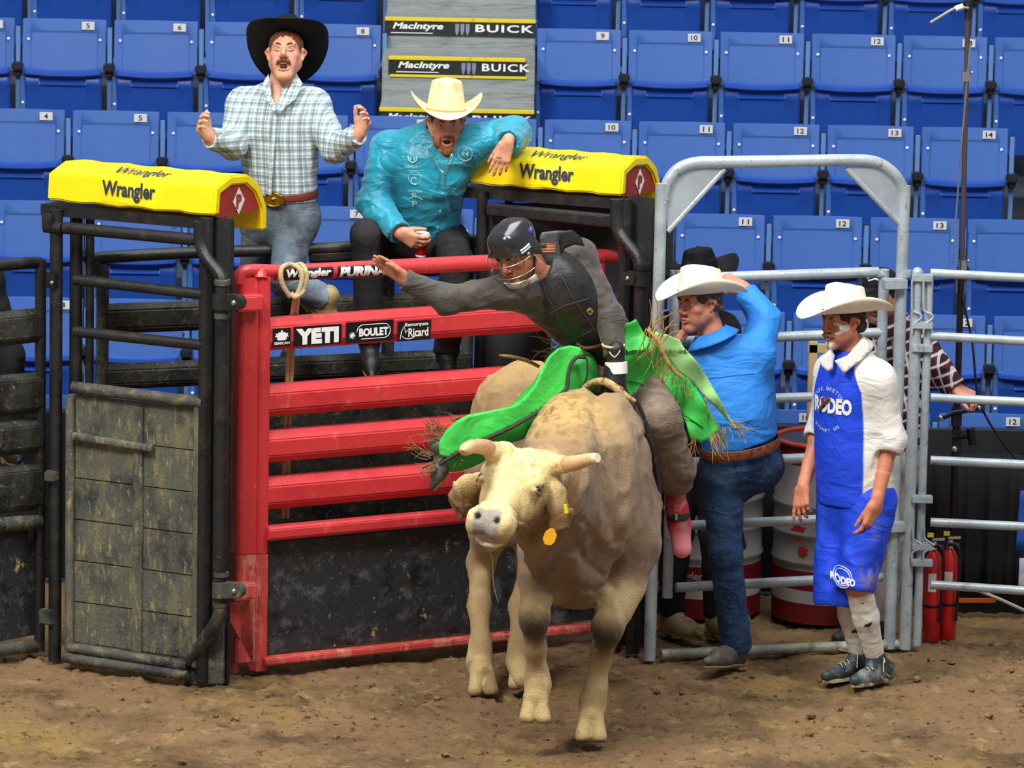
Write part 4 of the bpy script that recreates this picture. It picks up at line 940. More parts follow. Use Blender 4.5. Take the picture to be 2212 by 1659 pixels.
    def paint(V):
        n1 = fbm(V, 3.5, 2, 4); n2 = fbm(V, 14, 5, 3); n3 = fbm(V, 70, 8, 2)
        dh = np.linalg.norm(V-hd_c, axis=1)
        c = mixc(np.tile(C3('84694f'), (len(V), 1)), C3('9a7c58'), sm(n1, .42, .62)); c = mixc(c, C3('68543f'), sm(n2, .55, .72)*.6)
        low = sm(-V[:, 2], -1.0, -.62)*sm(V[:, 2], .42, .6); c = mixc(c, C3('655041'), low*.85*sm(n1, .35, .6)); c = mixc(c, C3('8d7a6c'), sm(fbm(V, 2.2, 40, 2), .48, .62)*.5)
        # crest of the neck, back and rump are sandy
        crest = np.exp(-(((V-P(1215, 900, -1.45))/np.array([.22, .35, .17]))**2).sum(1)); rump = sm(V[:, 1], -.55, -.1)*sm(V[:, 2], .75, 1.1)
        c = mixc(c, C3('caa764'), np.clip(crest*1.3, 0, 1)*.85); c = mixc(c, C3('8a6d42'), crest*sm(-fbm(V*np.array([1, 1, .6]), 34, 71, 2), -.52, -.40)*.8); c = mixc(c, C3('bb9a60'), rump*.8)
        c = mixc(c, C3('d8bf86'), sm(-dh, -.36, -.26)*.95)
        hs = (V-P0)@Sd; hl = (V-P0)@Ld; hn = (V-P0)@Nd; inh = dh < .36
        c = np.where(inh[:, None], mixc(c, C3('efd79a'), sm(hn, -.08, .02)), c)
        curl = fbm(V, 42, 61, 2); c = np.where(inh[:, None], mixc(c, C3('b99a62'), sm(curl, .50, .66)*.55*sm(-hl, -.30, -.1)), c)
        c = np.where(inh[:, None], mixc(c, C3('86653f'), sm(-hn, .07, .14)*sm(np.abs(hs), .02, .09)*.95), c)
        nose = inh*sm(hl, .405, .435)*sm(hn, -.070, -.045)*sm(-np.abs(hs), -.07, -.05); c = mixc(c, C3('a39c92'), nose); c = mixc(c, C3('6b645f'), nose*sm(n2, .52, .62)*.6)
        for e in eyes: c = mixc(c, C3('5d4a3c'), np.exp(-((V-e)**2).sum(1)/.034**2)*.95)
        for e in nost: c = mixc(c, C3('2a2022'), sm(-np.linalg.norm(V-e, axis=1), -.024, -.017))
        # legs: sandy with mud
        leg = np.zeros(len(V))
        for ax_ in axes: leg = np.maximum(leg, sm(-near(V, ax_), -.16, -.095))
        leg *= sm(-V[:, 2], -.78, -.66); c = mixc(c, C3('a88e64'), leg*.95); c = mixc(c, C3('d0bb8c'), leg*sm(n1, .50, .6)*.7)
        for k, r in knees: c = mixc(c, C3('2c2110'), np.exp(-((((V-k)/np.array([1.5, 1.5, .95]))**2).sum(1)/r**2)**1.5)*sm(n2, .25, .42)*.95)
        for k in hoofc:
            d = np.linalg.norm(V-k-A(0, 0, -.01), axis=1); c = mixc(c, C3('cbb27c'), sm(-d, -.115, -.08)*.9); c = mixc(c, C3('7c6344'), sm(-d, -.12, -.09)*sm(n2, .50, .60)*.6); c = mixc(c, C3('5d4a34'), sm(-d, -.14, -.12)*sm(-(V[:, 2]-k[2]), .045, .075)*.7)
        c = mixc(c, c*.8, sm(n3, .5, .7)*.4)
        return c
    def disp(V):
        dh = np.linalg.norm(V-(P0+Ld*.05), axis=1); W = np.exp(-(dh/.16)**2)
        crest = np.exp(-(((V-P(1205, 910, -1.5))/np.array([.2, .35, .17]))**2).sum(1))
        d = (fbm(V, 30, 11, 2)-.5)*.026*np.clip(W+crest*.9, 0, 1)
        # muscle and skin relief
        fur = (fbm(V*np.array([1, 1, .35]), 60, 31, 2)-.5)*.006; d += fur*(V[:, 2] > .45)
        d += (fbm(V, 4, 17, 2)-.5)*.045*sm(V[:, 2], .55, .75)*(1-W)*(dh > .35)
        XZ = V[:, [0, 2]]; fr = sm(-V[:, 1], .55, .9)
        for pl, sg, am in relief:
            r = np.full(len(V), 9.0)
            for a, b in zip(pl[:-1], pl[1:]): ba = b-a; h = np.clip(((XZ-a)@ba)/(ba@ba), 0, 1); r = np.minimum(r, np.linalg.norm(XZ-a-h[:, None]*ba, axis=1))
            d += am*np.exp(-(r/sg)**2)*fr*(dh > .30)
        d += crest*(fbm(V*np.array([1, 1, .6]), 34, 71, 2)-.5)*.035
        rid = 1-np.abs(2*fbm(V*np.array([1, 1, .5]), 11, 23, 2)-1); d += rid**3*.016*(dh > .3)*sm(V[:, 2], .6, .8)
        return d
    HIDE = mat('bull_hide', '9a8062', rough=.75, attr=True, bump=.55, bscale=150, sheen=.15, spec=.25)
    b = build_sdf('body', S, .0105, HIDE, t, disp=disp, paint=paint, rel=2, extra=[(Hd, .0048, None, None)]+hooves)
    hm = mat('horn', 'dcb98a', rough=.4, layers=(('c98f6a', 6, .45, .65), ('7d5a3a', 18, .6, .72)), bump=.2, bscale=50); tip = mat('horn_tip', 'f0e4c4', rough=.35)
    MB().tube([P(1072, 975, -2.03), P(1048, 966, -2.10), P(1022, 964, -2.20), P(1004, 972, -2.28), P(1000, 978, -2.30)], [.034, .034, .031, .026, .014], 16, smooth=4).build('horn', hm, t)
    MB().tube([P(1206, 1004, -2.04), P(1240, 1001, -2.10), P(1270, 993, -2.17), P(1286, 990, -2.20)], [.038, .034, .027, .022], 16, smooth=4).build('horn', hm, t)
    MB().tube([P(1284, 990, -2.198), P(1291, 989, -2.21)], [.0235, .020], 16).build('horn_cap', tip, t)
    for q in (-1, 1):
        e = MB().sphere(hp(q*.124, .205, -.014), .019, 16).build('eye', mat('dark_eye', '14100e', rough=.08, coat=1), t)
        MB().tube([hp(q*.128, .186, .004), hp(q*.141, .192, -.016), hp(q*.138, .20, -.038)], .006, 8, smooth=4).tube([hp(q*.130, .222, .0), hp(q*.142, .220, -.018), hp(q*.138, .215, -.036)], .005, 8, smooth=4).build('eyelid', mat('eyelid_skin', '8a705a', rough=.6), t)
    fo = SDF(); rng = random.Random(2)
    for k in range(20): u = -1+2*k/19; fo.el(hp(.052*u, .486-.03*u*u+rng.uniform(-.004, .004), -.112-.004*abs(u)), (.012, .014, .011), k=.006)
    build_sdf('mouth_foam', fo, .003, mat('white_foam', 'efe8d6', rough=.3, coat=.4), t)
    q = hp(.01, .495, -.112); MB().tube([q, P(1064, 1215, -2.2), P(1066, 1260, -2.18), P(1076, 1300, -2.16)], [.0016, .0011, .0010, .0012], 6, smooth=5).build('drool_strand', mat('drool', 'dfe3e3', rough=.1, trans=.3), t)
    c = P(1187, 1160, -2.13); M = (unit(A(1, -.1, -.15)), unit(A(0, 1, 0)), unit(A(.15, 0, 1)))
    mb = MB(); mb.prism([c+M[0]*x+M[2]*z for x, z in ((-.006, .038), (.012, .040), (.030, .015), (.026, -.018), (.012, -.036), (-.014, -.036), (-.028, -.012), (-.022, .018))], (0, -1, 0), .004); mb.build('ear_tag', mat('yellow_ear_tag', 'f2b41c', rough=.5), t, bevel=.002)
    MB().tube([P(1221, 1090, -2.13), P(1224, 1108, -2.13)], [.008, .010], 8).build('ear_tag_stud', mat('yellow_ear_tag_stud', 'f0e21e', rough=.5), t)
    # tail
    MB().tube([P(1130, 830, .10), P(1140, 900, .17), P(1150, 1050, .16), P(1160, 1180, .08)], [.035, .024, .018, .03], 12, smooth=5).build('tail', HIDE, t)
    return t
BULL = bull()
# ------------------------------------------------------------------ people
SKIN = mat('skin', 'c98a6c', rough=.5, attr=True, bump=.12, bscale=220, spec=.4)
EYEW = mat('eye_white', 'e8e2da', rough=.15, coat=.6); IRIS = mat('eye_iris', '2f2a24', rough=.1)
TEETH = mat('teeth', 'eae4d6', rough=.3)
def basis(F, Uv):
    F = unit(F); S = unit(np.cross(Uv, F)); Uv = np.cross(F, S); return S, F, Uv
class Head:
    def __init__(s, c, F, Uv=(0, 0, 1), k=1.0):
        s.S, s.F, s.U = basis(F, np.array(Uv, float)); s.c = np.array(c, float); s.k = k; s.M = np.array([s.S, s.F, s.U]).T
    def p(s, x, y, z): return s.c+s.k*(s.S*x+s.F*y+s.U*z)
    def loc(s, V): return (V-s.c)@s.M/s.k
    def sdf(s, neck, open_=0.0):
        D = SDF(); k = s.k; o = open_; E = lambda c, r, q=.02, op='u': D.el(s.p(*c), np.array(r)*k, s.M, q*k, op); R = lambda a, b, ra, rb, q=.015, op='u', fl=None: D.rc(s.p(*a), s.p(*b), ra*k, rb*k, q*k, op, fl)
        E((0, -.012, .036), (.077, .097, .086)); E((0, .028, -.02), (.061, .062, .075)); j = -.014*o
        for q in (-1, 1):
            R((q*.052, .002, -.045), (q*.02, .068, -.098+j), .026, .020, .03); E((q*.044, .058, -.014), (.024, .022, .02), .02); E((q*.034, .062, -.055), (.022, .022, .028), .02)
        E((0, .074, -.100+j), (.023, .018, .017), .02); R((-.040, .080, .034), (.040, .080, .034), .013, .013, .015)
        for q in (-1, 1):
            E((q*.0315, .100, .013), (.0175, .017, .0125), .010, 's'); E((q*.0135, .098, -.027), (.0095, .011, .008), .006)
            R((q*.046, .082, .013), (q*.032, .0935, .0215), .0035, .0035, .005); R((q*.032, .0935, .0215), (q*.017, .0885, .017), .0035, .0035, .005); R((q*.044, .083, .008), (q*.031, .0905, .0025), .0035, .0035, .006); R((q*.031, .0905, .0025), (q*.018, .087, .007), .0035, .0035, .006)
            D.rc(s.p(q*.078, .004, .022), s.p(q*.084, -.012, .012), .011*k, .014*k, .008*k); D.rc(s.p(q*.084, -.012, .012), s.p(q*.078, .002, -.022), .013*k, .008*k, .008*k); E((q*.089, -.002, .006), (.006, .009, .013), .004, 's')
        R((0, .086, .024), (0, .1125, -.018), .0095, .0125, .012); R((0, .107, -.028), (0, .094, -.036), .007, .005, .006)
        R((-.024, .087, -.058), (0, .098, -.0535), .0045, .006, .008); R((.024, .087, -.058), (0, .098, -.0535), .0045, .006, .008)
        R((-.020, .086, -.066+1.4*j), (0, .096, -.069+1.4*j), .005, .0065, .008); R((.020, .086, -.066+1.4*j), (0, .096, -.069+1.4*j), .005, .0065, .008)
        if o > .2: E((0, .097, -.0615+.7*j), (.018, .022, .004+.010*o), .004, 's')
        else: R((-.022, .098, -.062), (.022, .098, -.062), .0022, .0022, .004, 's')
        D.rc(s.p(0, -.022, -.05), neck, .056*k, .062*k, .03)
        return D
    def skin_paint(s, V, base='cd9175', red='b9604c', lip='a8584c', stub=None, amt=.5):
        L = s.loc(V); n = fbm(V, 60, 4, 3); c = np.tile(C3(base), (len(V), 1)); near = np.linalg.norm(L, axis=1) < .17
        r = np.zeros(len(V))
        for q in (-1, 1): r += np.exp(-(((L-np.array([q*.044, .07, -.02]))/.024)**2).sum(1))+.8*np.exp(-(((L-np.array([q*.085, -.005, .0]))/.02)**2).sum(1))
        r += np.exp(-(((L-np.array([0, .112, -.02]))/.016)**2).sum(1)); c = mixc(c, C3(red), r*.75*near); c = mixc(c, C3(red), sm(n, .5, .75)*.25)
        lipm = np.exp(-(((L-np.array([0, .095, -.062]))/np.array([.024, .02, .011]))**2).sum(1)); c = mixc(c, C3(lip), lipm*.9*near)
        if stub:
            sb = sm(-L[:, 2], .028, .05)*sm(L[:, 1], -.02, .02)*near*sm(L[:, 2], -.13, -.11); c = mixc(c, C3(stub), sb*amt*(.6+.8*(n-.3)))
        for q in (-1, 1): c = mixc(c, C3('8a5848'), near*np.exp(-(((L-np.array([q*.031, .09, .0205]))/np.array([.016, .02, .003]))**2).sum(1))*.5)
        return c
    def extras(s, t, brow='4a3020', eyes='2f2a24', closed=False, teeth=0, look=0.0):
        for q in (-1, 1):
            if not closed:
                e = MB().sphere(s.p(q*.0315, .0775, .0125), .0137*s.k, 16).build('eye', EYEW, t); MB().sphere(s.p(q*.0315+look, .0865, .0125), .0064*s.k, 10).build('iris', mat('iris_'+eyes, eyes, rough=.1, coat=.8), e)
            else:
                MB().sphere(s.p(q*.0315, .0778, .0125), .0148*s.k, 16).build('closed_eyelid', mat('eyelid_tone', 'b97a64', rough=.5), t)
            MB().tube([s.p(q*.014, .0945, .029), s.p(q*.030, .0965, .036), s.p(q*.048, .083, .031)], [.0032*s.k, .0042*s.k, .002*s.k], 8, smooth=4).build('eyebrow', mat('brow_'+brow, brow, rough=.9), t)
        if teeth: MB().tube([s.p(-.014, .083, -.0585), s.p(0, .090, -.0575), s.p(.014, .083, -.0585)], .0042*s.k, 8, smooth=3).build('teeth', TEETH, t)
    def blob(s, t, name, pts, m, h=.0035, amp=.004, sc=90, k=.012):
        D = SDF()
        for a, b, ra, rb in pts: D.rc(s.p(*a), s.p(*b), ra*s.k, rb*s.k, k*s.k)
        return build_sdf(name, D, h, m, t, disp=lambda V: (fbm(V, sc, 3, 2)-.5)*amp, rel=1)
    def hair(s, t, m, low=-.02, front=.035, name='hair'):
        D = SDF(); D.el(s.p(0, -.016, .038), np.array((.082, .100, .091))*s.k, s.M, .01)
        D.rc(s.p(-.06, -.05, -.02), s.p(.06, -.05, -.02), .03*s.k, .03*s.k, .03)
        D.cut(s.p(0, .05, front), unit(s.F*1.0-s.U*.9)); D.cut(s.p(0, 0, low), -s.U)
        for q in (-1, 1): D.el(s.p(q*.088, .006, .004), np.array((.02, .022, .034))*s.k, s.M, .006, 's')
        return build_sdf(name, D, .005, m, t, disp=lambda V: (fbm(V, 70, 3, 2)-.5)*.006, rel=1)
def hat(t, c, F, Uv, m, crown=.125, brim=.105, curl=.075, dip=.02, a=.083, b=.102, crease=.03, band='1c1712', bandh=.004, k=1.0, taper=.86, name='cowboy_hat', curlf=0.0, inner=None):
    S, F, Uv = basis(F, np.array(Uv, float)); c = np.array(c, float)
    def br(u, v):
        th = 2*math.pi*u; s_, f_ = math.sin(th), math.cos(th); ro = v
        e = brim*(1.0+.12*abs(f_)); x = s_*(a+e*ro*(1-.42*curl/.075*ro*s_*s_*.55)); y = f_*(b+e*ro)
        z = curl*ro**2.0*abs(s_)**1.7 - dip*ro**1.5*abs(f_)**2+curlf*ro*ro*max(f_, 0)**2
        return c+k*(S*x+F*y+Uv*z)
    h = MB().grid(br, 56, 9, closeu=True).build(name, m, t, solid=.0035*k)
    def cr(u, v):
        th = 2*math.pi*u; s_, f_ = math.sin(th), math.cos(th)
        if v < .72: q = v/.72; r = 1-(1-taper)*q**1.3; z = crown*.86*q
        else: q = (v-.72)/.28; r = taper*math.cos(q*math.pi/2)**.75 if q < 1 else 0; z = crown*(.86+.14*math.sin(q*math.pi/2))
        x = s_*a*r; y = f_*b*r*(1.0)
        if v > .5: z -= crease*math.exp(-(x/.022)**2)*sm(np.array([v]), .6, .95)[0]
        pin = .014*math.exp(-((y-.055)/.03)**2)*math.exp(-((abs(x)-.055)/.025)**2)*(1 if v > .45 else 0)
        x -= math.copysign(pin, x)
        z += .012*f_*v
        return c+k*(S*x+F*y+Uv*z)
    MB().grid(cr, 48, 22, closeu=True).build('crown', m, h, solid=.003*k)
    mb = MB(); mb.tube([c+k*(S*math.sin(q)*(a+.001)+F*math.cos(q)*(b+.001)+Uv*.010) for q in np.linspace(0, 2*math.pi, 40)], bandh*k, 6); mb.build('hat_band', mat('band_'+band, band, rough=.5), h)
    return h
def hand(D, W, Dr, Nn, Tt, curl=(.25, .3, .35, .4), spread=.10, k=1.0, thumb=(.55, .8, .25), tcurl=.25):
    """five fingers from wrist W along Dr; palm faces Nn; thumb on the Tt side"""
    Dr = unit(Dr); Nn = unit(np.array(Nn, float)-Dr*(np.array(Nn, float)@Dr)); T = np.cross(Dr, Nn); T = T if T@np.array(Tt, float) > 0 else -T; W = np.array(W, float)
    D.rc(W-Dr*.02*k, W+Dr*.02*k, .026*k, .028*k, .015, flat=(Nn, 1.25))
    ts = (.030, .0105, -.0105, -.029); Ls = (.072, .080, .074, .058); mc = (.088, .092, .088, .080)
    for t_, L, m_, cu, i in zip(ts, Ls, mc, curl if hasattr(curl, '__len__') else [curl]*4, range(4)):
        K = W+Dr*m_*k+T*t_*k*1.05; D.rc(W+Dr*.018*k+T*t_*.62*k, K, .0155*k, .0125*k, .014*k)
        an = cu; d0 = unit(Dr+T*spread*(t_/.03)); p = K; seg = (.45, .30, .25); r = (.0100, .0088, .0080, .0066)
        if i == 3: r = (.0088, .0078, .007, .006)
        for q in range(3):
            d = d0*math.cos(an)+Nn*math.sin(an); p2 = p+d*L*seg[q]*k; D.rc(p, p2, r[q]*k, r[q+1]*k, .004*k); p = p2; an += cu*1.15
    a, b, c = thumb; d = unit(Dr*a+T*b+Nn*c); p = W+Dr*.022*k+T*.024*k; p2 = p+d*.043*k; D.rc(p, p2, .0165*k, .0125*k, .014*k)
    d2 = unit(d*1.0+Dr*tcurl*1.6+Nn*tcurl*.4); p3 = p2+d2*.033*k; D.rc(p2, p3, .0115*k, .0098*k, .004*k); d3 = unit(d2+Dr*tcurl+Nn*tcurl*.5); D.rc(p3, p3+d3*.025*k, .0098*k, .0078*k, .004*k)
    return D
def torso(D, J, f, inf=0.0, g=1.0, k=.06, low=True):
    sm_ = (J['shL']+J['shR'])/2; up = unit(J['neck']-J['waist']); c1 = sm_-up*.09*g+f*.01; i = inf
    D.rc(J['shL'], J['neck']-up*.03, .050*g+i, .050*g+i, k); D.rc(J['shR'], J['neck']-up*.03, .050*g+i, .050*g+i, k)
    D.rc(c1, J['waist'], .168*g+i*1.2, .146*g+i*1.2, k, flat=(f, 1.42)); D.rc(c1-up*.03, (c1+J['waist'])/2, .155*g+i, .155*g+i, k, flat=(f, 1.30))
    sd = unit(J['shL']-J['shR']); 
    for s_ in ('shL', 'shR'): D.rc(J[s_]-up*.02, c1+(J[s_]-c1)*.5-up*.06, .055*g+i, .07*g+i, k)
    if low: D.rc(J['waist'], J['hip'], .143*g+i, .150*g+i, k, flat=(f, 1.28))
def limb(D, a, b, c, ra, rb, rc_, inf, k=.03):
    D.rc(a, b, ra+inf, rb+inf, k); D.rc(b, c, rb+inf, rc_+inf, k)
def folds(amp, centers, seed=1, sc=9, base=.3):
    """cloth creases: ridged noise, stronger near the joints listed"""
    C = [np.array(c, float) for c in centers]
    def f(V):
        w = np.full(len(V), base)
        for c in C: w = np.maximum(w, np.exp(-((V-c)**2).sum(1)/.10**2))
        q = V+.03*np.stack([fbm(V, 6, seed+5, 1), fbm(V, 6, seed+6, 1), fbm(V, 6, seed+7, 1)], 1)
        r = 1-np.abs(2*fbm(q*np.array([1.0, 1.0, 1.9]), sc, seed, 2)-1); r2 = 1-np.abs(2*fbm(q*np.array([1.6, 1.6, .8]), sc*1.3, seed+11, 2)-1)
        return amp*w*((r-.7)*1.6+(r2-.7)*.9)
    return f
def boot(t, an, fwd, up, m, sole, k=1.0, shaft=.12, name='boot', r=.048, pointed=True):
    fwd = unit(fwd); up = unit(np.array(up, float)-fwd*(np.array(up, float)@fwd)); sd = np.cross(up, fwd); D = SDF(); b = an-up*.045*k
    D.rc(an+up*shaft, an, (r+.006)*k, r*k, .02); D.rc(an, b-fwd*.025*k, r*.92*k, .036*k, .03); D.rc(an-up*.005, b+fwd*.10*k, .040*k, .036*k, .03); D.rc(b-fwd*.02*k, b+fwd*.12*k, .036*k, .038*k, .03)
    D.rc(b+fwd*.11*k-up*.005, b+fwd*.20*k-up*.010, .036*k, .016*k if pointed else .028*k, .03); D.cut(b-up*.032*k, -up)
    o = build_sdf(name, D, .006, m, t, disp=lambda V: (fbm(V, 14, 2, 2)-.5)*.006)
    pr = [(-.062, .024), (-.055, .034), (.0, .034), (.08, .043), (.14, .038), (.20, .018), (.222, .0)]; poly = [b+fwd*x*k+sd*y*k for x, y in pr]+[b+fwd*x*k-sd*y*k for x, y in reversed(pr[:-1])]
    MB().prism([p-up*.030*k for p in poly], -up, .009*k).build('sole', sole, o, bevel=.002)
    hp = [b+fwd*x*k+sd*y*k-up*.038*k for x, y in ((-.062, .022), (-.05, .032), (.0, .032), (.0, -.032), (-.05, -.032), (-.062, -.022))]; MB().prism(hp, -up, .022*k).build('heel', sole, o, bevel=.002)
    return o
def decal(target, s, m, o, x, y, w, h, dr, name='lettering', lift=.003, poly=None, parent=None, **kw):
    """lettering laid on a cloth surface by casting onto it"""
    from mathutils.bvhtree import BVHTree
    me = target.data; off = abs_loc(target); vs = [v.co+off for v in me.vertices]; bv = BVHTree.FromPolygons(vs, [p.vertices[:] for p in me.polygons]); dr = Vector(unit(dr)); x = unit(x); y = unit(y); o = np.array(o, float)
    def fn(u, v):
        p = Vector(o+x*u+y*v)-dr*.35; hit = bv.ray_cast(p, dr); q = hit[0] if hit[0] is not None else Vector(o+x*u+y*v); return np.array(q)-np.array(dr)*lift
    if poly is not None:
        mb = MB()
        for pl in poly: mb.tube([fn(*q) for q in pl], w, 6)
        return mb.build(name, m, parent or target)
    return lettering(parent or target, s, m, o, x, y, w, h, fn=fn, name=name, **kw)
def check_mat(name, cols, per, rot=(0, 0, 0), w1=.45, w2=.20, p2=2, amt=.55):
    """woven check: cols = (ground, stripe across, stripe down)"""
    m = bpy.data.materials.new(name); m.use_nodes = True; nt = m.node_tree; N = nt.nodes; L = nt.links; b = N['Principled BSDF']; b.inputs['Roughness'].default_value = .75; b.inputs['Specular IOR Level'].default_value = .25
    tc = N.new('ShaderNodeTexCoord'); mp = N.new('ShaderNodeMapping'); mp.inputs['Rotation'].default_value = rot; L.new(tc.outputs['Object'], mp.inputs[0]); sp = N.new('ShaderNodeSeparateXYZ'); L.new(mp.outputs[0], sp.inputs[0])
    def stripe(out, per, w, ph=0):
        a = N.new('ShaderNodeMath'); a.operation = 'MULTIPLY'; a.inputs[1].default_value = 1/per; L.new(out, a.inputs[0])
        a2 = N.new('ShaderNodeMath'); a2.operation = 'ADD'; a2.inputs[1].default_value = 50+ph; L.new(a.outputs[0], a2.inputs[0])
        f = N.new('ShaderNodeMath'); f.operation = 'FRACT'; L.new(a2.outputs[0], f.inputs[0]); c = N.new('ShaderNodeMath'); c.operation = 'LESS_THAN'; c.inputs[1].default_value = w; L.new(f.outputs[0], c.inputs[0]); return c.outputs[0]
    xy = N.new('ShaderNodeMath'); xy.operation = 'SUBTRACT'; ys = N.new('ShaderNodeMath'); ys.operation = 'MULTIPLY'; ys.inputs[1].default_value = .6; L.new(sp.outputs[1], ys.inputs[0]); L.new(sp.outputs[0], xy.inputs[0]); L.new(ys.outputs[0], xy.inputs[1])
    cur = N.new('ShaderNodeRGB'); cur.outputs[0].default_value = (*lin(cols[0]), 1); cur = cur.outputs[0]
    specs = [(xy.outputs[0], per, w1, 0, cols[1]), (sp.outputs[2], per, w1, 0, cols[1]), (xy.outputs[0], per*p2, w2, .3, cols[2]), (sp.outputs[2], per*p2, w2, .3, cols[2])]
    for out, p_, w_, ph, cc in specs:
        s_ = stripe(out, p_, w_, ph); fc = N.new('ShaderNodeMath'); fc.operation = 'MULTIPLY'; fc.inputs[1].default_value = amt; L.new(s_, fc.inputs[0])
        mx = N.new('ShaderNodeMix'); mx.data_type = 'RGBA'; L.new(fc.outputs[0], mx.inputs[0]); L.new(cur, mx.inputs[6]); mx.inputs[7].default_value = (*lin(cc), 1); cur = mx.outputs[2]
    L.new(cur, b.inputs['Base Color']); MATS[name] = m; return m
DENIM = mat('blue_denim', '2c4467', rough=.85, crease=.35, cscale=5, layers=(('4a6890', 5, .52, .70), ('1e2f4c', 8, .5, .65), ('58749a', 60, .58, .75)), bump=.35, bscale=220, spec=.2)
GDENIM = mat('grey_denim', '5d6b78', rough=.85, crease=.3, cscale=5, layers=(('8594a0', 5, .5, .68), ('454d55', 7, .5, .66)), bump=.35, bscale=220, spec=.2)
BLACKC = mat('black_cloth_trousers', '232326', rough=.9, layers=(('37363a', 6, .5, .7),), bump=.2, bscale=120, spec=.2)
def full_person(t, J, f, H, open_=0.0, g=1.0, hands=None, h=.008, paint=None, arm=1.0, legs=True):
    """the whole body as one surface; head and hands meshed finer in the same object"""
    B = SDF(); torso(B, J, f, 0, g)
    B.rc(H.p(0, -.03, -.075), J['neck'], .052*H.k, .062*g, .03)
    for q in 'LR':
        limb(B, J['sh'+q], J['el'+q], J['wr'+q], .048*g*arm, .040*g*arm, .028*g*arm, 0)
        if legs: limb(B, J['hi'+q], J['kn'+q], J['an'+q], .082*g, .054*g, .038*g, 0, .05)
    if legs:
        B.rc(J['hiL'], J['hiR'], .09*g, .09*g, .05)
        for q in 'LR':
            if 'to'+q in J: B.rc(J['an'+q]-A(0, 0, .03), J['to'+q], .036, .024, .03)
    ex = [(H.sdf(J['neck'], open_), .0036, None, None)]
    for W, kw in (hands or []):
        hd = SDF(); el = kw.pop('el'); W = np.array(W); hd.rc(el+(W-el)*.55, W, .036*g*arm, .028*g*arm, .01); hand(hd, W, **kw); ex.append((hd, .0032, None, None))
    return build_sdf('body', B, h, SKIN, t, paint=paint or (lambda V: H.skin_paint(V)), extra=ex)
def trousers(t, J, f, m, inf=.014, g=1.0, name='trousers', hem=.03, seed=4, amp=.011, flare=.0, top=None, h=.007):
    D = SDF(); up = unit(J['waist']-J['hip']); D.rc(J['hip']+up*.08, J['hip']-up*.02, .142*g+inf, .150*g+inf, .05, flat=(f, 1.28))
    D.rc(J['hiL'], J['hiR'], .092*g+inf, .092*g+inf, .05)
    for q in 'LR':
        a, b, c = J['hi'+q], J['kn'+q], J['an'+q]; D.rc(a, b, .088*g+inf, .060*g+inf, .04); D.rc(b, c, .060*g+inf, .050*g+inf+flare, .03)
        d = unit(c-b); D.rc(c+d*(.055), c+d*.10, .075, .075, .006, 's')
    if top != 'none': D.cut(J['hip']+up*(.085 if top is None else top), up)
    return build_sdf(name, D, h, m, t, disp=folds(amp, [J['knL'], J['knR'], J['hiL'], J['hiR'], J['anL'], J['anR']], seed, 8, .35))
def shirt(t, J, f, m, inf=.016, g=1.0, end=(1.0, 1.0), low=.03, seed=2, amp=.012, name='shirt', vneck=None, H=None, h=.0065, base=.35, sleeve=1.0, extra=None, sc=9, cutlow=True):
    D = SDF(); torso(D, J, f, inf, g, low=True)
    for q, e in zip('LR', end):
        a, b, c = J['sh'+q], J['el'+q], J['wr'+q]
        if e > 1e-3:
            c2 = b+(c-b)*e; D.rc(a, b, (.054*g+inf)*sleeve, (.046*g+inf)*sleeve, .04); D.rc(b, c2, (.046*g+inf)*sleeve, (.034*g+inf*.8)*sleeve, .03); d = unit(c-b); D.rc(c2+d*.062, c2+d*.09, .07, .07, .005, 's')
    up = unit(J['neck']-J['waist'])
    nk = J['neck']; hc = (H.c if H is not None else nk+up*.1); D.rc(nk+unit(hc-nk)*.015, hc, .066*g, .075*g, .01, 's')
    if vneck is not None: D.rc(nk+f*.09, nk+f*.11-up*vneck, .035, .006, .008, 's')
    if cutlow: D.cut(J['hip']+up*low, -up)
    if extra: extra(D)
    return build_sdf(name, D, h, m, t, disp=folds(amp, [J['elL'], J['elR'], J['waist'], (J['shL']+J['elL'])/2, (J['shR']+J['elR'])/2], seed, sc, base))
def belt(t, J, f, m, at_=.085, r=.158, g=1.0, w=.019, fl=1.26, buckle=None):
    up = unit(J['waist']-J['hip']); c = J['hip']+up*at_; s = unit(np.cross(up, f)); ff = np.cross(s, up); r = r*g
    b = MB().tube([c+s*math.cos(q)*r+ff*math.sin(q)*r/fl for q in np.linspace(0, 2*math.pi, 40)], w, 8, flat=None)
    # flatten the ring into a strap
    for v in b.bm.verts: pass
    o = b.build('belt', m, t)
    me = o.data; off = abs_loc(o)
    for v in me.vertices:
        p = np.array(v.co+off)-c; a = math.atan2(p@ff*fl, p@s); cc = s*math.cos(a)*r+ff*math.sin(a)*r/fl; dd = p-cc; hgt = dd@up; rad = dd-up*hgt; p = c+cc+up*hgt+rad*.22; v.co = Vector(p)-off
    if buckle:
        bc = c+ff*(r/fl+.008); D = MB(); 
        bo = D.prism([bc+s*.052*math.cos(a)+up*.036*math.sin(a) for a in np.linspace(0, 2*math.pi, 25)[:-1]], ff, .006).build('buckle', buckle, o, bevel=.002)
        MB().tube([bc+ff*.007+s*.045*math.cos(a)+up*.030*math.sin(a) for a in np.linspace(0, 2*math.pi, 25)], .0022, 6).sphere(bc+ff*.005, .014, 10, sc=(1.3, .5, .9)).build('buckle_relief', buckle, bo)
    return o
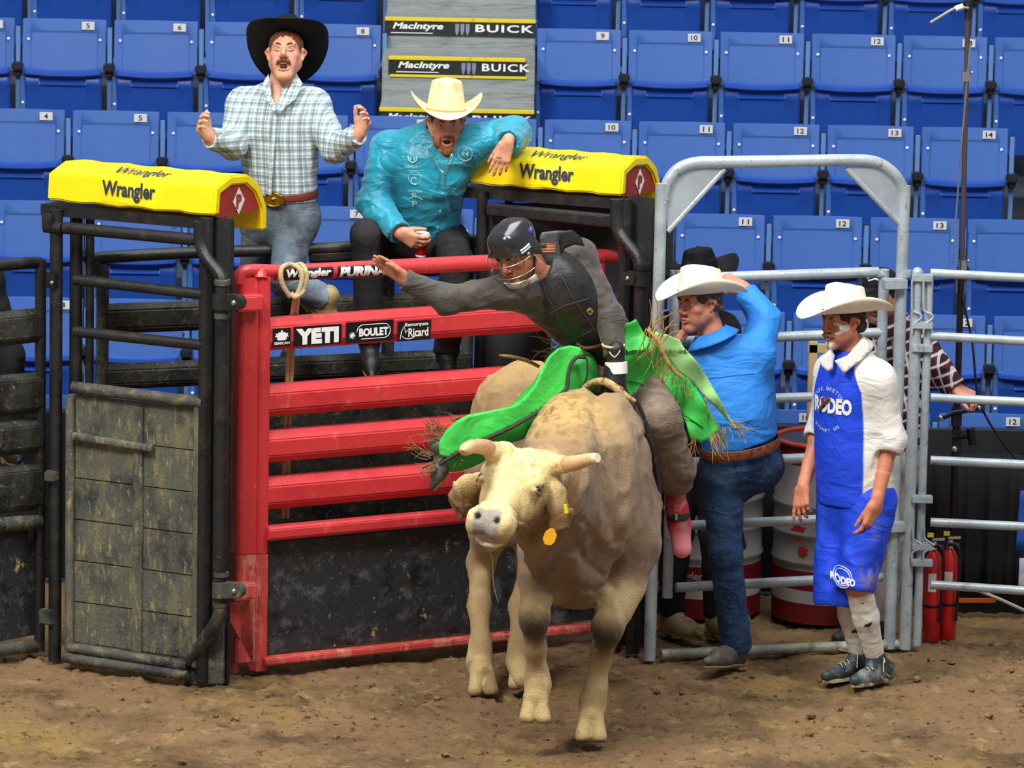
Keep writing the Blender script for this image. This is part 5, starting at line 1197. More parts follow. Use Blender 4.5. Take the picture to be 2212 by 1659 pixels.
def collar(t, J, H, f, m, r=.070, hgt=.034, opening=.9, tip=.05, g=1.0, name='collar', spread=.05):
    """turned collar: stands round the neck and falls open in front"""
    up = unit(H.c-J['neck']); s = unit(np.cross(up, f)); ff = np.cross(s, up); c = J['neck']+up*.050
    def fn(u, v):
        a = math.pi/2+opening*.5+(2*math.pi-opening)*u; e = abs(2*u-1); rad = r*g*(1+.45*v)
        p = c+s*math.cos(a)*rad+ff*math.sin(a)*rad*1.02+up*(.020*(1-v)*1.0)
        q = -up*(hgt*v*.75)-up*(tip*v*e**4)+(s*math.cos(a)+ff*math.sin(a))*(.018*v+spread*.3*v*e**4)+ff*(.030*e**3)-up*.03*e**3
        return p+q
    return MB().grid(fn, 34, 5).build(name, m, t, solid=.003)

def px_sheet(t, name, pts, depth, m, thick=.006, L=.022, relx=0, n_per=1):
    """a piece of leather cut to an outline and hung in space with its own folds"""
    c = np.mean(pts, 0); bm = bmesh.new(); sc_ = 485.0; vs = [bm.verts.new(((x-c[0])/sc_, -(y-c[1])/sc_, 0)) for x, y in pts]; bm.faces.new(vs); refine(bm, L)
    for _ in range(2): bmesh.ops.smooth_vert(bm, verts=[v for v in bm.verts if not v.is_boundary], factor=.5, use_axis_x=True, use_axis_y=True)
    mb = MB(); mb.bm.free(); mb.bm = bm
    for v in bm.verts: x = v.co.x*sc_+c[0]; y = c[1]-v.co.y*sc_; v.co = Vector(U(x, y, depth(x, y)))
    return mb.build(name, m, t, solid=thick, smooth=60)
def JJ(Y, **kw): return {k: U(*v[:2], (v[2] if len(v) > 2 else Y)) for k, v in kw.items()}
TAN = mat('tan_boot_leather', 'a5935f', rough=.55, layers=(('7c6b42', 10, .5, .66), ('c7bb90', 22, .56, .7)), bump=.2); BRL = mat('brown_leather', '6b3324', rough=.45); DKL = mat('dark_leather', '2a211d', rough=.5, layers=(('5a5244', 14, .5, .68),))
SOLE = mat('boot_sole', '8c7a54', rough=.8, layers=(('4a3c28', 16, .5, .65),)); GOLD = mat('gold_buckle', 'c99a3a', rough=.25, metal=1.0, layers=(('8c6a2a', 60, .5, .6),))
WHITEH = mat('white_felt', 'f3eedb', rough=.8, spec=.2, layers=(('e4dcbf', 5, .5, .8),)); CREAMH = mat('cream_straw', 'f0d9ad', rough=.8, spec=.2); BLACKH = mat('black_felt', '17161a', rough=.85, spec=.2, layers=(('2e2a28', 6, .5, .75),))
BRH = mat('red_brown_hair', '6e3c20', rough=.85, bump=.5, bscale=200); DKH = mat('dark_hair', '2a1d17', rough=.8, bump=.5, bscale=200); GRH = mat('grey_brown_hair', '4a3d37', rough=.85, layers=(('8a827c', 60, .5, .65),), bump=.5, bscale=200)
def cowboy_checked():
    Y = .60; t = thing('person', 'cowboy in black hat and checked shirt astride the back rail, arms spread, shouting', 'person', U(610, 640, Y))
    J = JJ(Y, neck=(603, 196), shL=(676, 226), shR=(527, 226), waist=(606, 375), hip=(612, 455), elL=(724, 322, Y-.12), wrL=(776, 290, Y-.26), elR=(502, 312, Y-.12), wrR=(452, 297, Y-.25),
           hiL=(640, 470), hiR=(568, 472), knL=(616, 606, Y-.20), knR=(552, 612, Y+.14), anL=(702, 645, Y-.17), anR=(548, 790, Y+.16))
    f = unit(A(-.22, -.97, .05)); H = Head(U(617, 118, Y-.02), (-.05, -.93, .30), (0, .30, .95), k=1.02)
    full_person(t, J, f, H, open_=1.0, g=1.02, hands=[(J['wrL'], dict(el=J['elL'], Dr=A(.35, -.25, .9), Nn=A(-.75, -.65, .1), Tt=A(-.8, 0, .5), curl=(.45, .5, .55, .6), thumb=(.9, .6, .3))), (J['wrR'], dict(el=J['elR'], Dr=A(-.45, -.45, .75), Nn=A(.75, -.5, .2), Tt=A(.8, 0, .4), curl=(.55, .6, .65, .7), thumb=(1.0, .5, .3)))],
                paint=lambda V: H.skin_paint(V, 'dba389', 'c97565', 'a8584c', '8a5a44', .35))
    H.extras(t, brow='7a4a2c', closed=True, teeth=1)
    MB().sphere(H.p(0, .078, -.073), .017, 12, sc=(1, .6, .8)).build('mouth_interior', mat('mouth_dark', '3a1412', rough=.6), t)
    H.blob(t, 'moustache', [((0, .103, -.047), (.024, .094, -.052), .0062, .006), ((.024, .094, -.052), (.034, .084, -.066), .006, .003), ((0, .103, -.047), (-.024, .094, -.052), .0062, .006), ((-.024, .094, -.052), (-.034, .084, -.066), .006, .003)], BRH)
    H.hair(t, BRH, low=.0, front=.03)
    hat(t, H.p(0, -.055, .052), (0, -.70, .72), (0, .72, .70), BLACKH, crown=.13, brim=.118, curl=.055, dip=.035, a=.088, b=.106, k=1.04)
    m = check_mat('blue_check_cotton', ('e9eef0', '5f97ab', '4f4a4c'), .0215)
    s = shirt(t, J, f, m, H=H, vneck=.15, low=.05, amp=.011, base=.45, sleeve=1.08, end=(.93, .93))
    for pts in ([(640, 158), (653, 180), (640, 212), (606, 242), (600, 236), (618, 206), (630, 180)], [(580, 160), (566, 182), (572, 210), (592, 243), (598, 236), (586, 206), (584, 180)]):
        px_sheet(s, 'collar_flap', pts, lambda x, y: Y-.075-.0013*(y-160), m, thick=.004)
    MB().tube([U(595, 245, Y-.16), U(590, 300, Y-.165), U(585, 360, Y-.165), U(582, 420, Y-.165)], .010, 8, smooth=4, flat=(f)).build('placket', m, s)
    for q, el in (('L', 'elL'), ('R', 'elR')):
        d = unit(J['wr'+q]-J[el]); MB().tube([J['wr'+q]-d*.055, J['wr'+q]-d*.008], [.046, .043], 20).build('cuff', m, s, bevel=.003)
    trousers(t, J, f, GDENIM, seed=6)
    belt(t, J, f, BRL, at_=.075, r=.172, buckle=GOLD)
    boot(t, J['anL'], U(738, 690, Y-.17)-J['anL'], A(.6, -.1, .4), TAN, SOLE, shaft=.02); boot(t, J['anR'], A(-.2, -.8, -.2), A(0, 0, 1), TAN, SOLE)
cowboy_checked()
def cowboy_turquoise():
    Y = .78; t = thing('person', 'seated cowboy in turquoise shirt and cream hat, holding a red paper cup', 'person', U(900, 540, Y))
    J = JJ(Y, neck=(943, 306), shL=(1024, 312, .66), shR=(842, 322, .80), waist=(908, 455, .84), hip=(918, 515, .88), elL=(1108, 288, .66), wrL=(1096, 308, .43), elR=(806, 440, .70), wrR=(862, 502, .52),
           hiL=(965, 525, .85), hiR=(875, 530, .85), knL=(985, 560, .48), knR=(792, 508, .58), anL=(965, 760, .45), anR=(798, 735, .60))
    f = unit(A(-.05, -.98, .1)); H = Head(U(963, 265, .66), (.10, -.97, -.16), (0, -.16, .99), k=1.0)
    full_person(t, J, f, H, open_=.8, g=1.06, hands=[(J['wrL'], dict(el=J['elL'], Dr=A(-.30, -.12, -.95), Nn=A(.0, 1, -.2), Tt=A(-1, 0, 0), curl=(.12, .16, .2, .25), thumb=(.9, .4, .3))), (J['wrR'], dict(el=J['elR'], Dr=A(.80, -.25, -.40), Nn=A(.35, .85, .3), Tt=A(.2, 0, 1), curl=(.42, .45, .48, .52), thumb=(.85, .5, .55)))],
                paint=lambda V: H.skin_paint(V, 'db9c80', 'bd6855', 'a8504a', 'a0603c', .5))
    H.extras(t, brow='6a4028', teeth=1)
    MB().sphere(H.p(0, .078, -.072), .015, 12, sc=(1, .6, .7)).build('mouth_interior', MATS['mouth_dark'], t)
    bm_ = mat('ginger_beard', '94512c', rough=.9, bump=.6, bscale=180)
    H.blob(t, 'beard', [((-.060, .02, -.035), (-.048, .055, -.085), .010, .014), ((-.048, .055, -.085), (0, .082, -.118), .014, .021), ((.060, .02, -.035), (.048, .055, -.085), .010, .014), ((.048, .055, -.085), (0, .082, -.118), .014, .021), ((-.03, .083, -.052), (0, .101, -.046), .005, .005), ((.03, .083, -.052), (0, .101, -.046), .005, .005), ((-.03, .083, -.052), (-.034, .07, -.09), .005, .012), ((.03, .083, -.052), (.034, .07, -.09), .005, .012)], bm_, amp=.006)
    H.hair(t, BRH, low=-.03, front=.03)
    hat(t, H.p(0, -.006, .062), (.06, -.97, .0), (.02, .02, 1), CREAMH, crown=.150, brim=.105, curl=.085, dip=.022, a=.090, b=.108, crease=.006, taper=.80, band='e0c48f', bandh=.005)
    m = mat('turquoise_satin', '1398b4', rough=.42, spec=.5, layers=(('0f86a6', 6, .5, .7),), sheen=.3, bump=.08, bscale=40, crease=.6, cscale=4.5)
    s = shirt(t, J, f, m, inf=.018, g=1.08, H=H, vneck=.16, low=-.02, amp=.020, base=.55, seed=9, sleeve=1.16, end=(.86, .95), sc=7)
    collar(t, J, H, f, m, opening=1.5, tip=.05)
    for q in 'LR': d = unit(J['wr'+q]-J['el'+q]); e = .86 if q == 'L' else .95; c = J['el'+q]+(J['wr'+q]-J['el'+q])*e; MB().tube([c-d*.06, c], [.050, .045], 20).build('cuff', m, s, bevel=.003)
    wp = mat('pale_blue_print', 'a8dbe2', rough=.5); X = A(1, 0, 0); Z = A(0, 0, 1); dr = A(0, 1, 0)
    def at(x, y): return U(x, y, Y)
    decal(s, 'CINCH', wp, at(876, 352), X, Z, .058, .012, dr); decal(s, 'C', wp, at(889, 387), X, Z, .026, .036, dr, bold=.01)
    decal(s, '', wp, at(898, 374), X, Z, .0016, 0, dr, poly=[[(.030*math.cos(a), .030*math.sin(a)) for a in np.linspace(0, 2*math.pi, 21)]], name='ring_mark')
    decal(s, '', wp, at(893, 338), X, Z, .004, 0, dr, poly=[[(-.022, .026), (-.018, .004), (0, -.008), (.018, .004), (.022, .026)], [(-.010, .022), (-.008, .006)], [(.010, .022), (.008, .006)]], name='wing_mark')
    decal(s, 'WESTERN', wp, at(882, 404), X, Z, .07, .011, dr); decal(s, 'R', wp, at(892, 417), X, Z, .024, .026, dr); decal(s, 'P', wp, at(892, 438), X, Z, .024, .032, dr)
    decal(s, '', wp, at(900, 424), X, Z, .0016, 0, dr, poly=[[(-.032, -.006), (-.032, .008), (0, .026), (.032, .008)]], name='roof_mark')
    decal(s, 'R4', wp, at(998, 326), X, Z, .034, .024, dr, shear=.1); decal(s, '', wp, at(1006, 320), X, Z, .0018, 0, dr, poly=[[(.034*math.cos(a), .034*math.sin(a)) for a in np.linspace(0, 2*math.pi, 21)]], name='ring_mark')
    decal(s, 'Wrangler', wp, at(996, 346), unit(A(1, 0, .45)), unit(A(-.45, 0, 1)), .066, .018, dr)
    for y in (408, 448, 485): p = U(957-(y-408)*.14, y, Y); decal(s, '', wp, p, X, Z, .006, 0, dr, poly=[[(-.001, 0), (.001, 0)]], name='snap_button', lift=.004)
    MB().tube([H.p(-.052, -.01, -.13), U(925, 322, .60), U(940, 350, .585), U(957, 372, .58), U(966, 355, .575), U(978, 330, .58), H.p(.05, .02, -.13)], .0028, 8, smooth=5).build('chain', mat('silver_chain', 'd7d2c6', rough=.25, metal=.9), t)
    MB().tube([U(957, 372, .575), U(955, 392, .575)], .004, 8).build('pendant', MATS['silver_chain'], t)
    trousers(t, J, f, BLACKC, seed=8, top='none'); belt(t, J, f, DKL, at_=.07, r=.172)
    w = J['wrL']; d = unit(w-J['elL']); MB().tube([w-d*.028, w-d*.006], .037, 20).build('watch', mat('black_watch', '121418', rough=.3), t, bevel=.002)
    k = SDF(); boot(t, J['anR'], A(.1, -.75, -.55), A(0, -.4, 1), mat('black_boot', '1c1a19', rough=.5), SOLE); boot(t, J['anL'], A(.1, -.8, -.3), A(0, 0, 1), MATS['black_boot'], SOLE)
    rg = J['wrL']; MB().tube([U(1078, 341, .385)+.0105*(A(1, 0, 0)*math.cos(a)+A(0, 1, 0)*math.sin(a)) for a in np.linspace(0, 2*math.pi, 17)], .002, 6).build('ring', MATS['black_watch'], t)
cowboy_turquoise()
def cup():
    c = U(908, 553, .555); t = thing('paper_cup', 'red paper coffee cup with white lid held over the rail', 'cup', c); ax = unit(A(.08, -.05, 1))
    MB().lathe(c, [(.024, 0), (.027, .012), (.035, .095), (.036, .098)], 32, ax=ax).build('cup_body', mat('red_cup_card', 'b5161f', rough=.4, layers=(('d8c9c0', 40, .66, .70), ('8d0f18', 12, .5, .6))), t)
    MB().lathe(c-ax*.002, [(.0245, 0), (.0262, .009)], 32, ax=ax).build('base_rim', WHT, t)
    MB().lathe(c+ax*.096, [(.0375, 0), (.0385, .004), (.0375, .008), (.035, .016), (.031, .020), (.029, .016), (.01, .015)], 32, ax=ax).build('lid', mat('white_lid', 'ece8e6', rough=.35), t)
cup()
def man_blue():
    Y = -.12; t = thing('person', 'man in bright blue shirt, jeans and white hat, back turned, gripping the side gate', 'person', U(1575, 1450, Y))
    J = JJ(Y, neck=(1545, 742), shL=(1503, 800, -.06), shR=(1630, 770, -.10), waist=(1592, 905, -.14), hip=(1600, 985, -.12), elL=(1462, 850, .02), wrL=(1452, 765, .12), elR=(1652, 690, .08), wrR=(1606, 622, .19),
           hiL=(1562, 1010, -.12), hiR=(1640, 1005, -.08), knL=(1567, 1195, -.16), knR=(1560, 1075, .12), anL=(1590, 1395, -.10), anR=(1578, 1180, .14))
    f = unit(A(-.40, .90, .08)); H = Head(U(1512, 655, -.13), (-.80, -.60, -.10), (0, 0, 1), k=1.04)
    full_person(t, J, f, H, g=1.08, hands=[(J['wrR'], dict(el=J['elR'], Dr=A(-.90, .05, .35), Nn=A(-.1, .75, -.6), Tt=A(-.5, -.3, -.6), curl=(.75, .8, .85, .9), thumb=(.9, .3, .5), k=1.05)), (J['wrL'], dict(el=J['elL'], Dr=A(.35, .1, .93), Nn=A(.9, .3, -.3), Tt=A(0, -1, 0), curl=.15, k=.9, thumb=(1, .15, .2)))],
                paint=lambda V: H.skin_paint(V, 'd08b72', 'b96350', '9c5a50', '8a6258', .5))
    H.extras(t, brow='3a2c26', look=.004); H.hair(t, GRH, low=-.035, front=.02)
    hat(t, H.p(0, -.012, .052), (-.93, -.30, -.06), (-.05, .03, 1), WHITEH, crown=.122, brim=.098, curl=.075, dip=.024, a=.088, b=.108, crease=.028)
    m = mat('bright_blue_cotton', '2f86e0', rough=.6, layers=(('2677cf', 6, .5, .7),), spec=.3, bump=.1, bscale=60, crease=.45, cscale=4)
    s = shirt(t, J, f, m, inf=.018, g=1.10, H=H, low=.045, amp=.011, base=.35, seed=21, sleeve=1.08, end=(.9, .82), sc=7)
    collar(t, J, H, f, m, opening=.7, tip=.03, r=.074)
    decal(s, '', WHT, U(1573, 703+5, Y), A(1, 0, 0), A(0, 0, 1), .005, 0, A(0, 1, 0), poly=[[(-.014, .002), (.0, .006), (.016, -.001)], [(-.006, -.004), (.01, -.004)]], name='chest_logo')
    sd = mat('seam_blue', '1f62b2', rough=.7)
    decal(s, '', sd, U(1510, 812, Y), A(1, 0, 0), A(0, 0, 1), .0022, 0, A(0, 1, 0), poly=[[(x, .006*math.sin(x*12)-.0+x*.12) for x in np.linspace(0, .25, 12)]], name='yoke_seam', lift=.001)
    trousers(t, J, f, DENIM, seed=12, inf=.012, g=1.06, amp=.013, flare=.008)
    belt(t, J, f, mat('tooled_brown_belt', '7c4226', rough=.55, layers=(('4a2616', 60, .5, .6),)), at_=.050, r=.178, g=1.08, w=.024)
    boot(t, J['anL']-A(0, 0, .0), U(1515, 1448, -.3)-U(1590, 1440, -.1), A(0, 0, 1), mat('dusty_dark_boot', '4c4a44', rough=.75, layers=(('77705c', 10, .48, .62),)), SOLE, k=1.08); boot(t, J['anR'], A(-.2, .8, 0), A(0, 0, 1), MATS['dusty_dark_boot'], SOLE)
man_blue()
def man_bull_fighter():
    Y = -.32; t = thing('person', 'man with white face paint, blue and white rodeo jersey, long blue shorts, white hat', 'person', U(1850, 1480, Y))
    J = JJ(Y, neck=(1838, 762), shR=(1800, 800, -.17), shL=(1893, 818, -.42), waist=(1845, 985, -.32), hip=(1848, 1065, -.32), elR=(1766, 940, -.15), wrR=(1735, 1050, -.30), elL=(1924, 950, -.42), wrL=(1893, 1085, -.50),
           hiR=(1818, 1085, -.26), hiL=(1878, 1085, -.38), knR=(1826, 1262, -.33), knL=(1854, 1264, -.46), anR=(1856, 1412, -.24), anL=(1890, 1418, -.34))
    f = unit(A(-.5, -.87, .02)); H = Head(U(1822, 695, -.34), (-.80, -.58, -.06), (0, 0, 1), k=1.0)
    tb = mat('tattoo', '5a4a48', rough=.6)
    def paint(V):
        c = H.skin_paint(V, 'cf8668', 'b05846', 'a4544a', '8a5848', .4); L = H.loc(V)
        for q in (-1, 1):
            d = np.sqrt(((L[:, 0]-q*.046)/.022)**2+((L[:, 2]+.016)/.024)**2); c = mixc(c, C3('e8e4dc'), sm(-np.abs(d-.9), -.24, -.12)*(L[:, 1] > .02)*(q*L[:, 0] > .040))
        ch = np.exp(-(((L-np.array([0, .085, -.098]))/np.array([.026, .03, .020]))**4).sum(1)); c = mixc(c, C3('eae6de'), ch*1.1)
        c = mixc(c, C3('4a3830'), sm(-np.abs(L[:, 0]), -.005, -.002)*(L[:, 2] < -.074)*(L[:, 1] > .05)*(np.linalg.norm(L, axis=1) < .16))
        p = (J['elR']+(J['wrR']-J['elR'])*.18); n = fbm(V, 60, 9, 2); c = mixc(c, C3('5d4740'), np.exp(-((V-p)**2).sum(1)/.045**2)*sm(n, .48, .56)*.8)
        return c
    full_person(t, J, f, H, g=.98, hands=[(J['wrR'], dict(el=J['elR'], Dr=A(-.10, -.30, -.95), Nn=A(.5, .8, 0), Tt=A(-.5, -.6, 0), curl=(.12, .3, .4, .5), thumb=(.95, .25, .3))), (J['wrL'], dict(el=J['elL'], Dr=A(-.22, -.05, -1), Nn=A(-.6, .75, 0), Tt=A(-.8, -.5, 0), curl=(.35, .4, .45, .5), thumb=(1, .2, .5), k=1.15))], paint=paint)
    H.extras(t, brow='5a3a28'); H.hair(t, mat('short_dark_hair', '3a2a24', rough=.9), low=-.055, front=.0)
    H.blob(t, 'moustache', [((0, .104, -.046), (.026, .094, -.051), .0075, .007), ((.026, .094, -.051), (.044, .078, -.058), .007, .003), ((0, .104, -.046), (-.026, .094, -.051), .0075, .007), ((-.026, .094, -.051), (-.044, .078, -.058), .007, .003)], mat('brown_moustache', '95643f', rough=.9, bump=.5, bscale=200), amp=.004)
    hat(t, H.p(0, -.012, .050), (-.90, -.40, -.03), (-.05, .04, 1), WHITEH, crown=.128, brim=.112, curl=.078, dip=.018, a=.086, b=.106, crease=.028)
    blue = mat('royal_blue_jersey', '1f49e0', rough=.6, spec=.3, layers=(('1a3fc8', 5, .5, .75),), bump=.1, bscale=90)
    jm = mat('blue_white_jersey', '1f49e0', rough=.6, spec=.3, attr=True, bump=.1, bscale=90, crease=.35, cscale=4)
    sd = unit(np.cross(A(0, 0, 1), f))
    def ex(D):
        # loose body of the jersey down to the hips
        D.rc(J['waist'], J['hip']-A(0, 0, .02), .172, .180, .05, flat=(f, 1.25))
    D_end = (.10, .10)
    def jersey_paint(V):
        n = fbm(V, 8, 3, 3); c = np.tile(C3('1f49e0'), (len(V), 1)); r = V-J['neck']; s_ = r@sd; z = V[:, 2]
        top = J['shL'][2]; edge = .115+.02*np.clip((top-z)/.4, 0, 1)-.05*np.clip((z-top+.06)/.10, 0, 1)-.0
        front = (r@f) > -.12
        w = sm(s_, edge-.003, edge+.003); wr = sm(-s_, .135, .141); c = mixc(c, C3('e9e8e4'), w); c = mixc(c, C3('e9e8e4'), sm(-s_, .150, .158))
        c = mixc(c, C3('c9c2ae'), w*sm(n, .5, .62)*.35*sm(-z, -(top-.3), -(top-.5)))
        return c
    D = SDF(); torso(D, J, f, .02, 1.02)
    for q in 'LR':
        a, b, c = J['sh'+q], J['el'+q], J['wr'+q]; e = .12 if q == 'L' else -.02; c2 = b+(c-b)*e; D.rc(a, b, .072 if q == 'L' else .066, .070 if q == 'L' else .058, .05); D.rc(b, c2, .070 if q == 'L' else .058, .064 if q == 'L' else .054, .03); d = unit(c-b); D.rc(c2+d*.075, c2+d*.10, .078, .078, .005, 's')
    ex(D); D.rc(J['neck']+A(0, 0, .015), H.c, .062, .07, .01, 's'); D.cut(J['hip']-A(0, 0, .045), (0, 0, -1))
    s = build_sdf('jersey', D, .0055, jm, t, disp=folds(.009, [J['elL'], J['elR'], J['hip'], J['waist']], 31, 6, .3), paint=jersey_paint)
    collar(t, J, H, f, WHITEC, opening=1.6, tip=.0, r=.066, hgt=.04, spread=.0)
    for pts, yo in (([(1866, 731), (1878, 742), (1880, 756), (1850, 785), (1823, 807), (1812, 792), (1803, 779), (1830, 768)], -.475), ([(1795, 752), (1782, 766), (1769, 778), (1775, 790), (1787, 802), (1799, 797), (1800, 782), (1803, 768)], -.40)):
        px_sheet(s, 'collar_flap', pts, lambda x, y, yo=yo: yo+.0006*(x-1800)-.0004*(y-780), WHITEC, thick=.005)
    X = unit(np.cross(A(0, 0, 1), -f)); X = X if X[0] > 0 else -X; Z = A(0, 0, 1); cpt = U(1800, 900, Y)
    decal(s, 'RODEO', WHT, U(1758, 886, Y), X, Z, .215, .075, f*-1, bold=.055, lift=.004)
    arc = mat('pale_jersey_print', 'b9c6ee', rough=.6)
    def arctext(txt, r, a0, a1, hgt, c0):
        n = len(txt)
        for i, ch in enumerate(txt):
            if ch == ' ': continue
            a = a0+(a1-a0)*i/(n-1); out = X*math.cos(a)+Z*math.sin(a); tg = unit(-X*math.sin(a)+Z*math.cos(a))*(-1 if a0 > a1 else 1)
            yy = out if a0 > a1 else -out; decal(s, ch, arc, c0+out*r-tg*.007-(yy*hgt/2), tg, yy, .014, hgt, f*-1, lift=.003)
    cc = U(1803, 880, Y); arctext('CAPE BRETON', .098, 2.5, .65, .017, cc); arctext('SYDNEY NS', .098, -2.3, -.85, .016, cc)
    decal(s, '', mat('brown_emblem', '6a4038', rough=.6), U(1795, 868, Y), X, Z, .007, 0, f*-1, poly=[[(-.028, -.034), (-.005, -.005), (.018, .015), (.034, .030)], [(-.005, -.005), (-.012, .026)], [(.018, .015), (.0, .034)]], name='rider_emblem', lift=.010)
    # shorts
    D = SDF(); D.rc(J['hip']+A(0, 0, .03), J['hip']-A(0, 0, .05), .155, .165, .05, flat=(f, 1.25))
    ends = {'R': U(1806, 1288, -.35), 'L': U(1848, 1262, -.46)}
    for q in 'LR': e = ends[q]; D.rc(J['hi'+q]+(sd*.012 if q == 'L' else 0), e, .118 if q == 'L' else .112, .090 if q == 'L' else .106, .04); d = unit(e-J['hi'+q]); D.rc(e+d*.085, e+d*.12, .10, .10, .004, 's')
    def sp(V):
        n = fbm(V*np.array([1, 1, .5]), 9, 13, 4); c = mixc(np.tile(C3('1f49e0'), (len(V), 1)), C3('2a5cf0'), sm(n, .5, .7)); k = U(1898, 1170, -.48); k2 = U(1880, 1235, -.5)
        w = np.exp(-(((V-k)/np.array([.035, .2, .09]))**2).sum(1))+np.exp(-(((V-k2)/np.array([.04, .2, .06]))**2).sum(1)); return mixc(c, C3('9a8b7c'), w*sm(n, .32, .5)*1.1)
    sh = build_sdf('shorts', D, .006, mat('blue_shorts', '1f49e0', rough=.6, attr=True, crease=.4, cscale=3.5, bump=.12, bscale=120, spec=.3), t, disp=folds(.014, [J['hiL'], J['hiR']], 41, 6, .6), paint=sp)
    decal(sh, 'RODEO', WHT, U(1790, 1238, Y), unit(X+Z*-.10), Z, .125, .035, A(0, 1, 0), bold=.05, lift=.005)
    decal(sh, '', arc, U(1815, 1228, Y), X, Z, .003, 0, A(0, 1, 0), poly=[[(.046*math.cos(a), .046*math.sin(a)) for a in np.linspace(0, 2*math.pi, 25)], [(.036*math.cos(a), .036*math.sin(a)) for a in np.linspace(0, 2*math.pi, 25)]], name='ring_mark')
    sock = mat('white_sock', 'e4dfda', rough=.85, layers=(('c2a99e', 6, .52, .7), ('9a948c', 30, .62, .74)), bump=.3, bscale=200)
    for q in 'LR':
        a, b = J['kn'+q], J['an'+q]; D = SDF(); D.rc(a+(b-a)*.10, a+(b-a)*.45, .062, .060, .02); D.rc(a+(b-a)*.45, b, .060, .043, .02); so = build_sdf('sock', D, .006, sock, t, disp=folds(.003, [], 3, 14, 1))
        decal(so, '', INK, a+(b-a)*(.5 if q == 'L' else .62)-A(0, .0, 0), A(1, 0, 0), Z, .004, 0, A(0, 1, 0), poly=[[(-.014, -.012), (-.004, .0)], [(-.004, -.012), (.008, .006)], [(.006, -.012), (.02, .010)]], name='stripe_mark')
        D = SDF(); d = unit(b-a); D.rc(a+d*.03, a+d*.07, .060, .060, .01); build_sdf('knee_guard', D, .007, mat('black_neoprene', '18181a', rough=.7), t)
        # turf shoes
        toe = U(1826, 1484, -.52) if q == 'L' else U(1768, 1474, -.42); hl = U(1924, 1464, -.26) if q == 'L' else U(1874, 1456, -.20); fw = unit((toe-hl)*A(1, 1, .6)); up = unit(A(0, 0, 1)-fw*fw[2]); sdv = np.cross(up, fw)
        D = SDF(); base = hl+up*.03; D.rc(base+fw*.03+up*.01, base+fw*.20, .037, .036, .03); D.rc(base+fw*.03+up*.01, b-d*.0, .036, .042, .03); D.rc(b, base+fw*.15+up*.005, .038, .030, .03); D.rc(base+fw*.20, base+fw*.275-up*.004, .038, .027, .02); D.cut(hl+up*.004, -up)
        shm = mat('black_sports_shoe', '333b42', rough=.55, layers=(('7d868a', 9, .48, .60), ('9aa08c', 30, .62, .72)))
        so2 = build_sdf('shoe', D, .0055, shm, t)
        pr = [(-.005, .028), (.05, .036), (.10, .036), (.18, .043), (.26, .032), (.30, .0)]; poly = [hl+fw*x+sdv*y for x, y in pr]+[hl+fw*x-sdv*y for x, y in reversed(pr[:-1])]
        MB().prism([p+up*.012 for p in poly], -up, .018).build('sole', mat('muddy_white_sole', 'b9ab8c', rough=.8, layers=(('4a382a', 14, .48, .6),)), so2, bevel=.003)
        ls = MB(); rr = random.Random(4)
        for i in range(6):
            c = base+fw*(.075+i*.022)+up*(.062-i*.006); ls.tube([c-sdv*.026, c+up*.012, c+sdv*.026+fw*.012], .0026, 6, smooth=3)
        ls.build('laces', mat('cream_laces', 'd8cfa6', rough=.8), so2)
        ls = MB(); c = base+fw*.075+up*.075
        for dx, dy in ((-.06, .02), (.07, .0), (.05, -.05), (-.04, -.05)): ls.tube([c, c+fw*abs(dx)*.6+sdv*dx*.6+up*.012, c+fw*abs(dx)+sdv*dx+up*dy], .0024, 6, smooth=4)
        ls.build('bow', MATS['cream_laces'], so2)
        for k in range(2): MB().tube([hl+fw*(.06+k*.05)-sdv*.038+up*.018, hl+fw*(.10+k*.05)-sdv*.034+up*.05], .003, 6).tube([hl+fw*(.06+k*.05)+sdv*.038+up*.018, hl+fw*(.10+k*.05)+sdv*.034+up*.05], .003, 6).build('side_stripe', mat('silver_stripe', 'c9ccc6', rough=.5), so2)
WHITEC = mat('white_cotton', 'ecebe8', rough=.7, layers=(('d8d4cc', 6, .5, .75),))
man_bull_fighter()
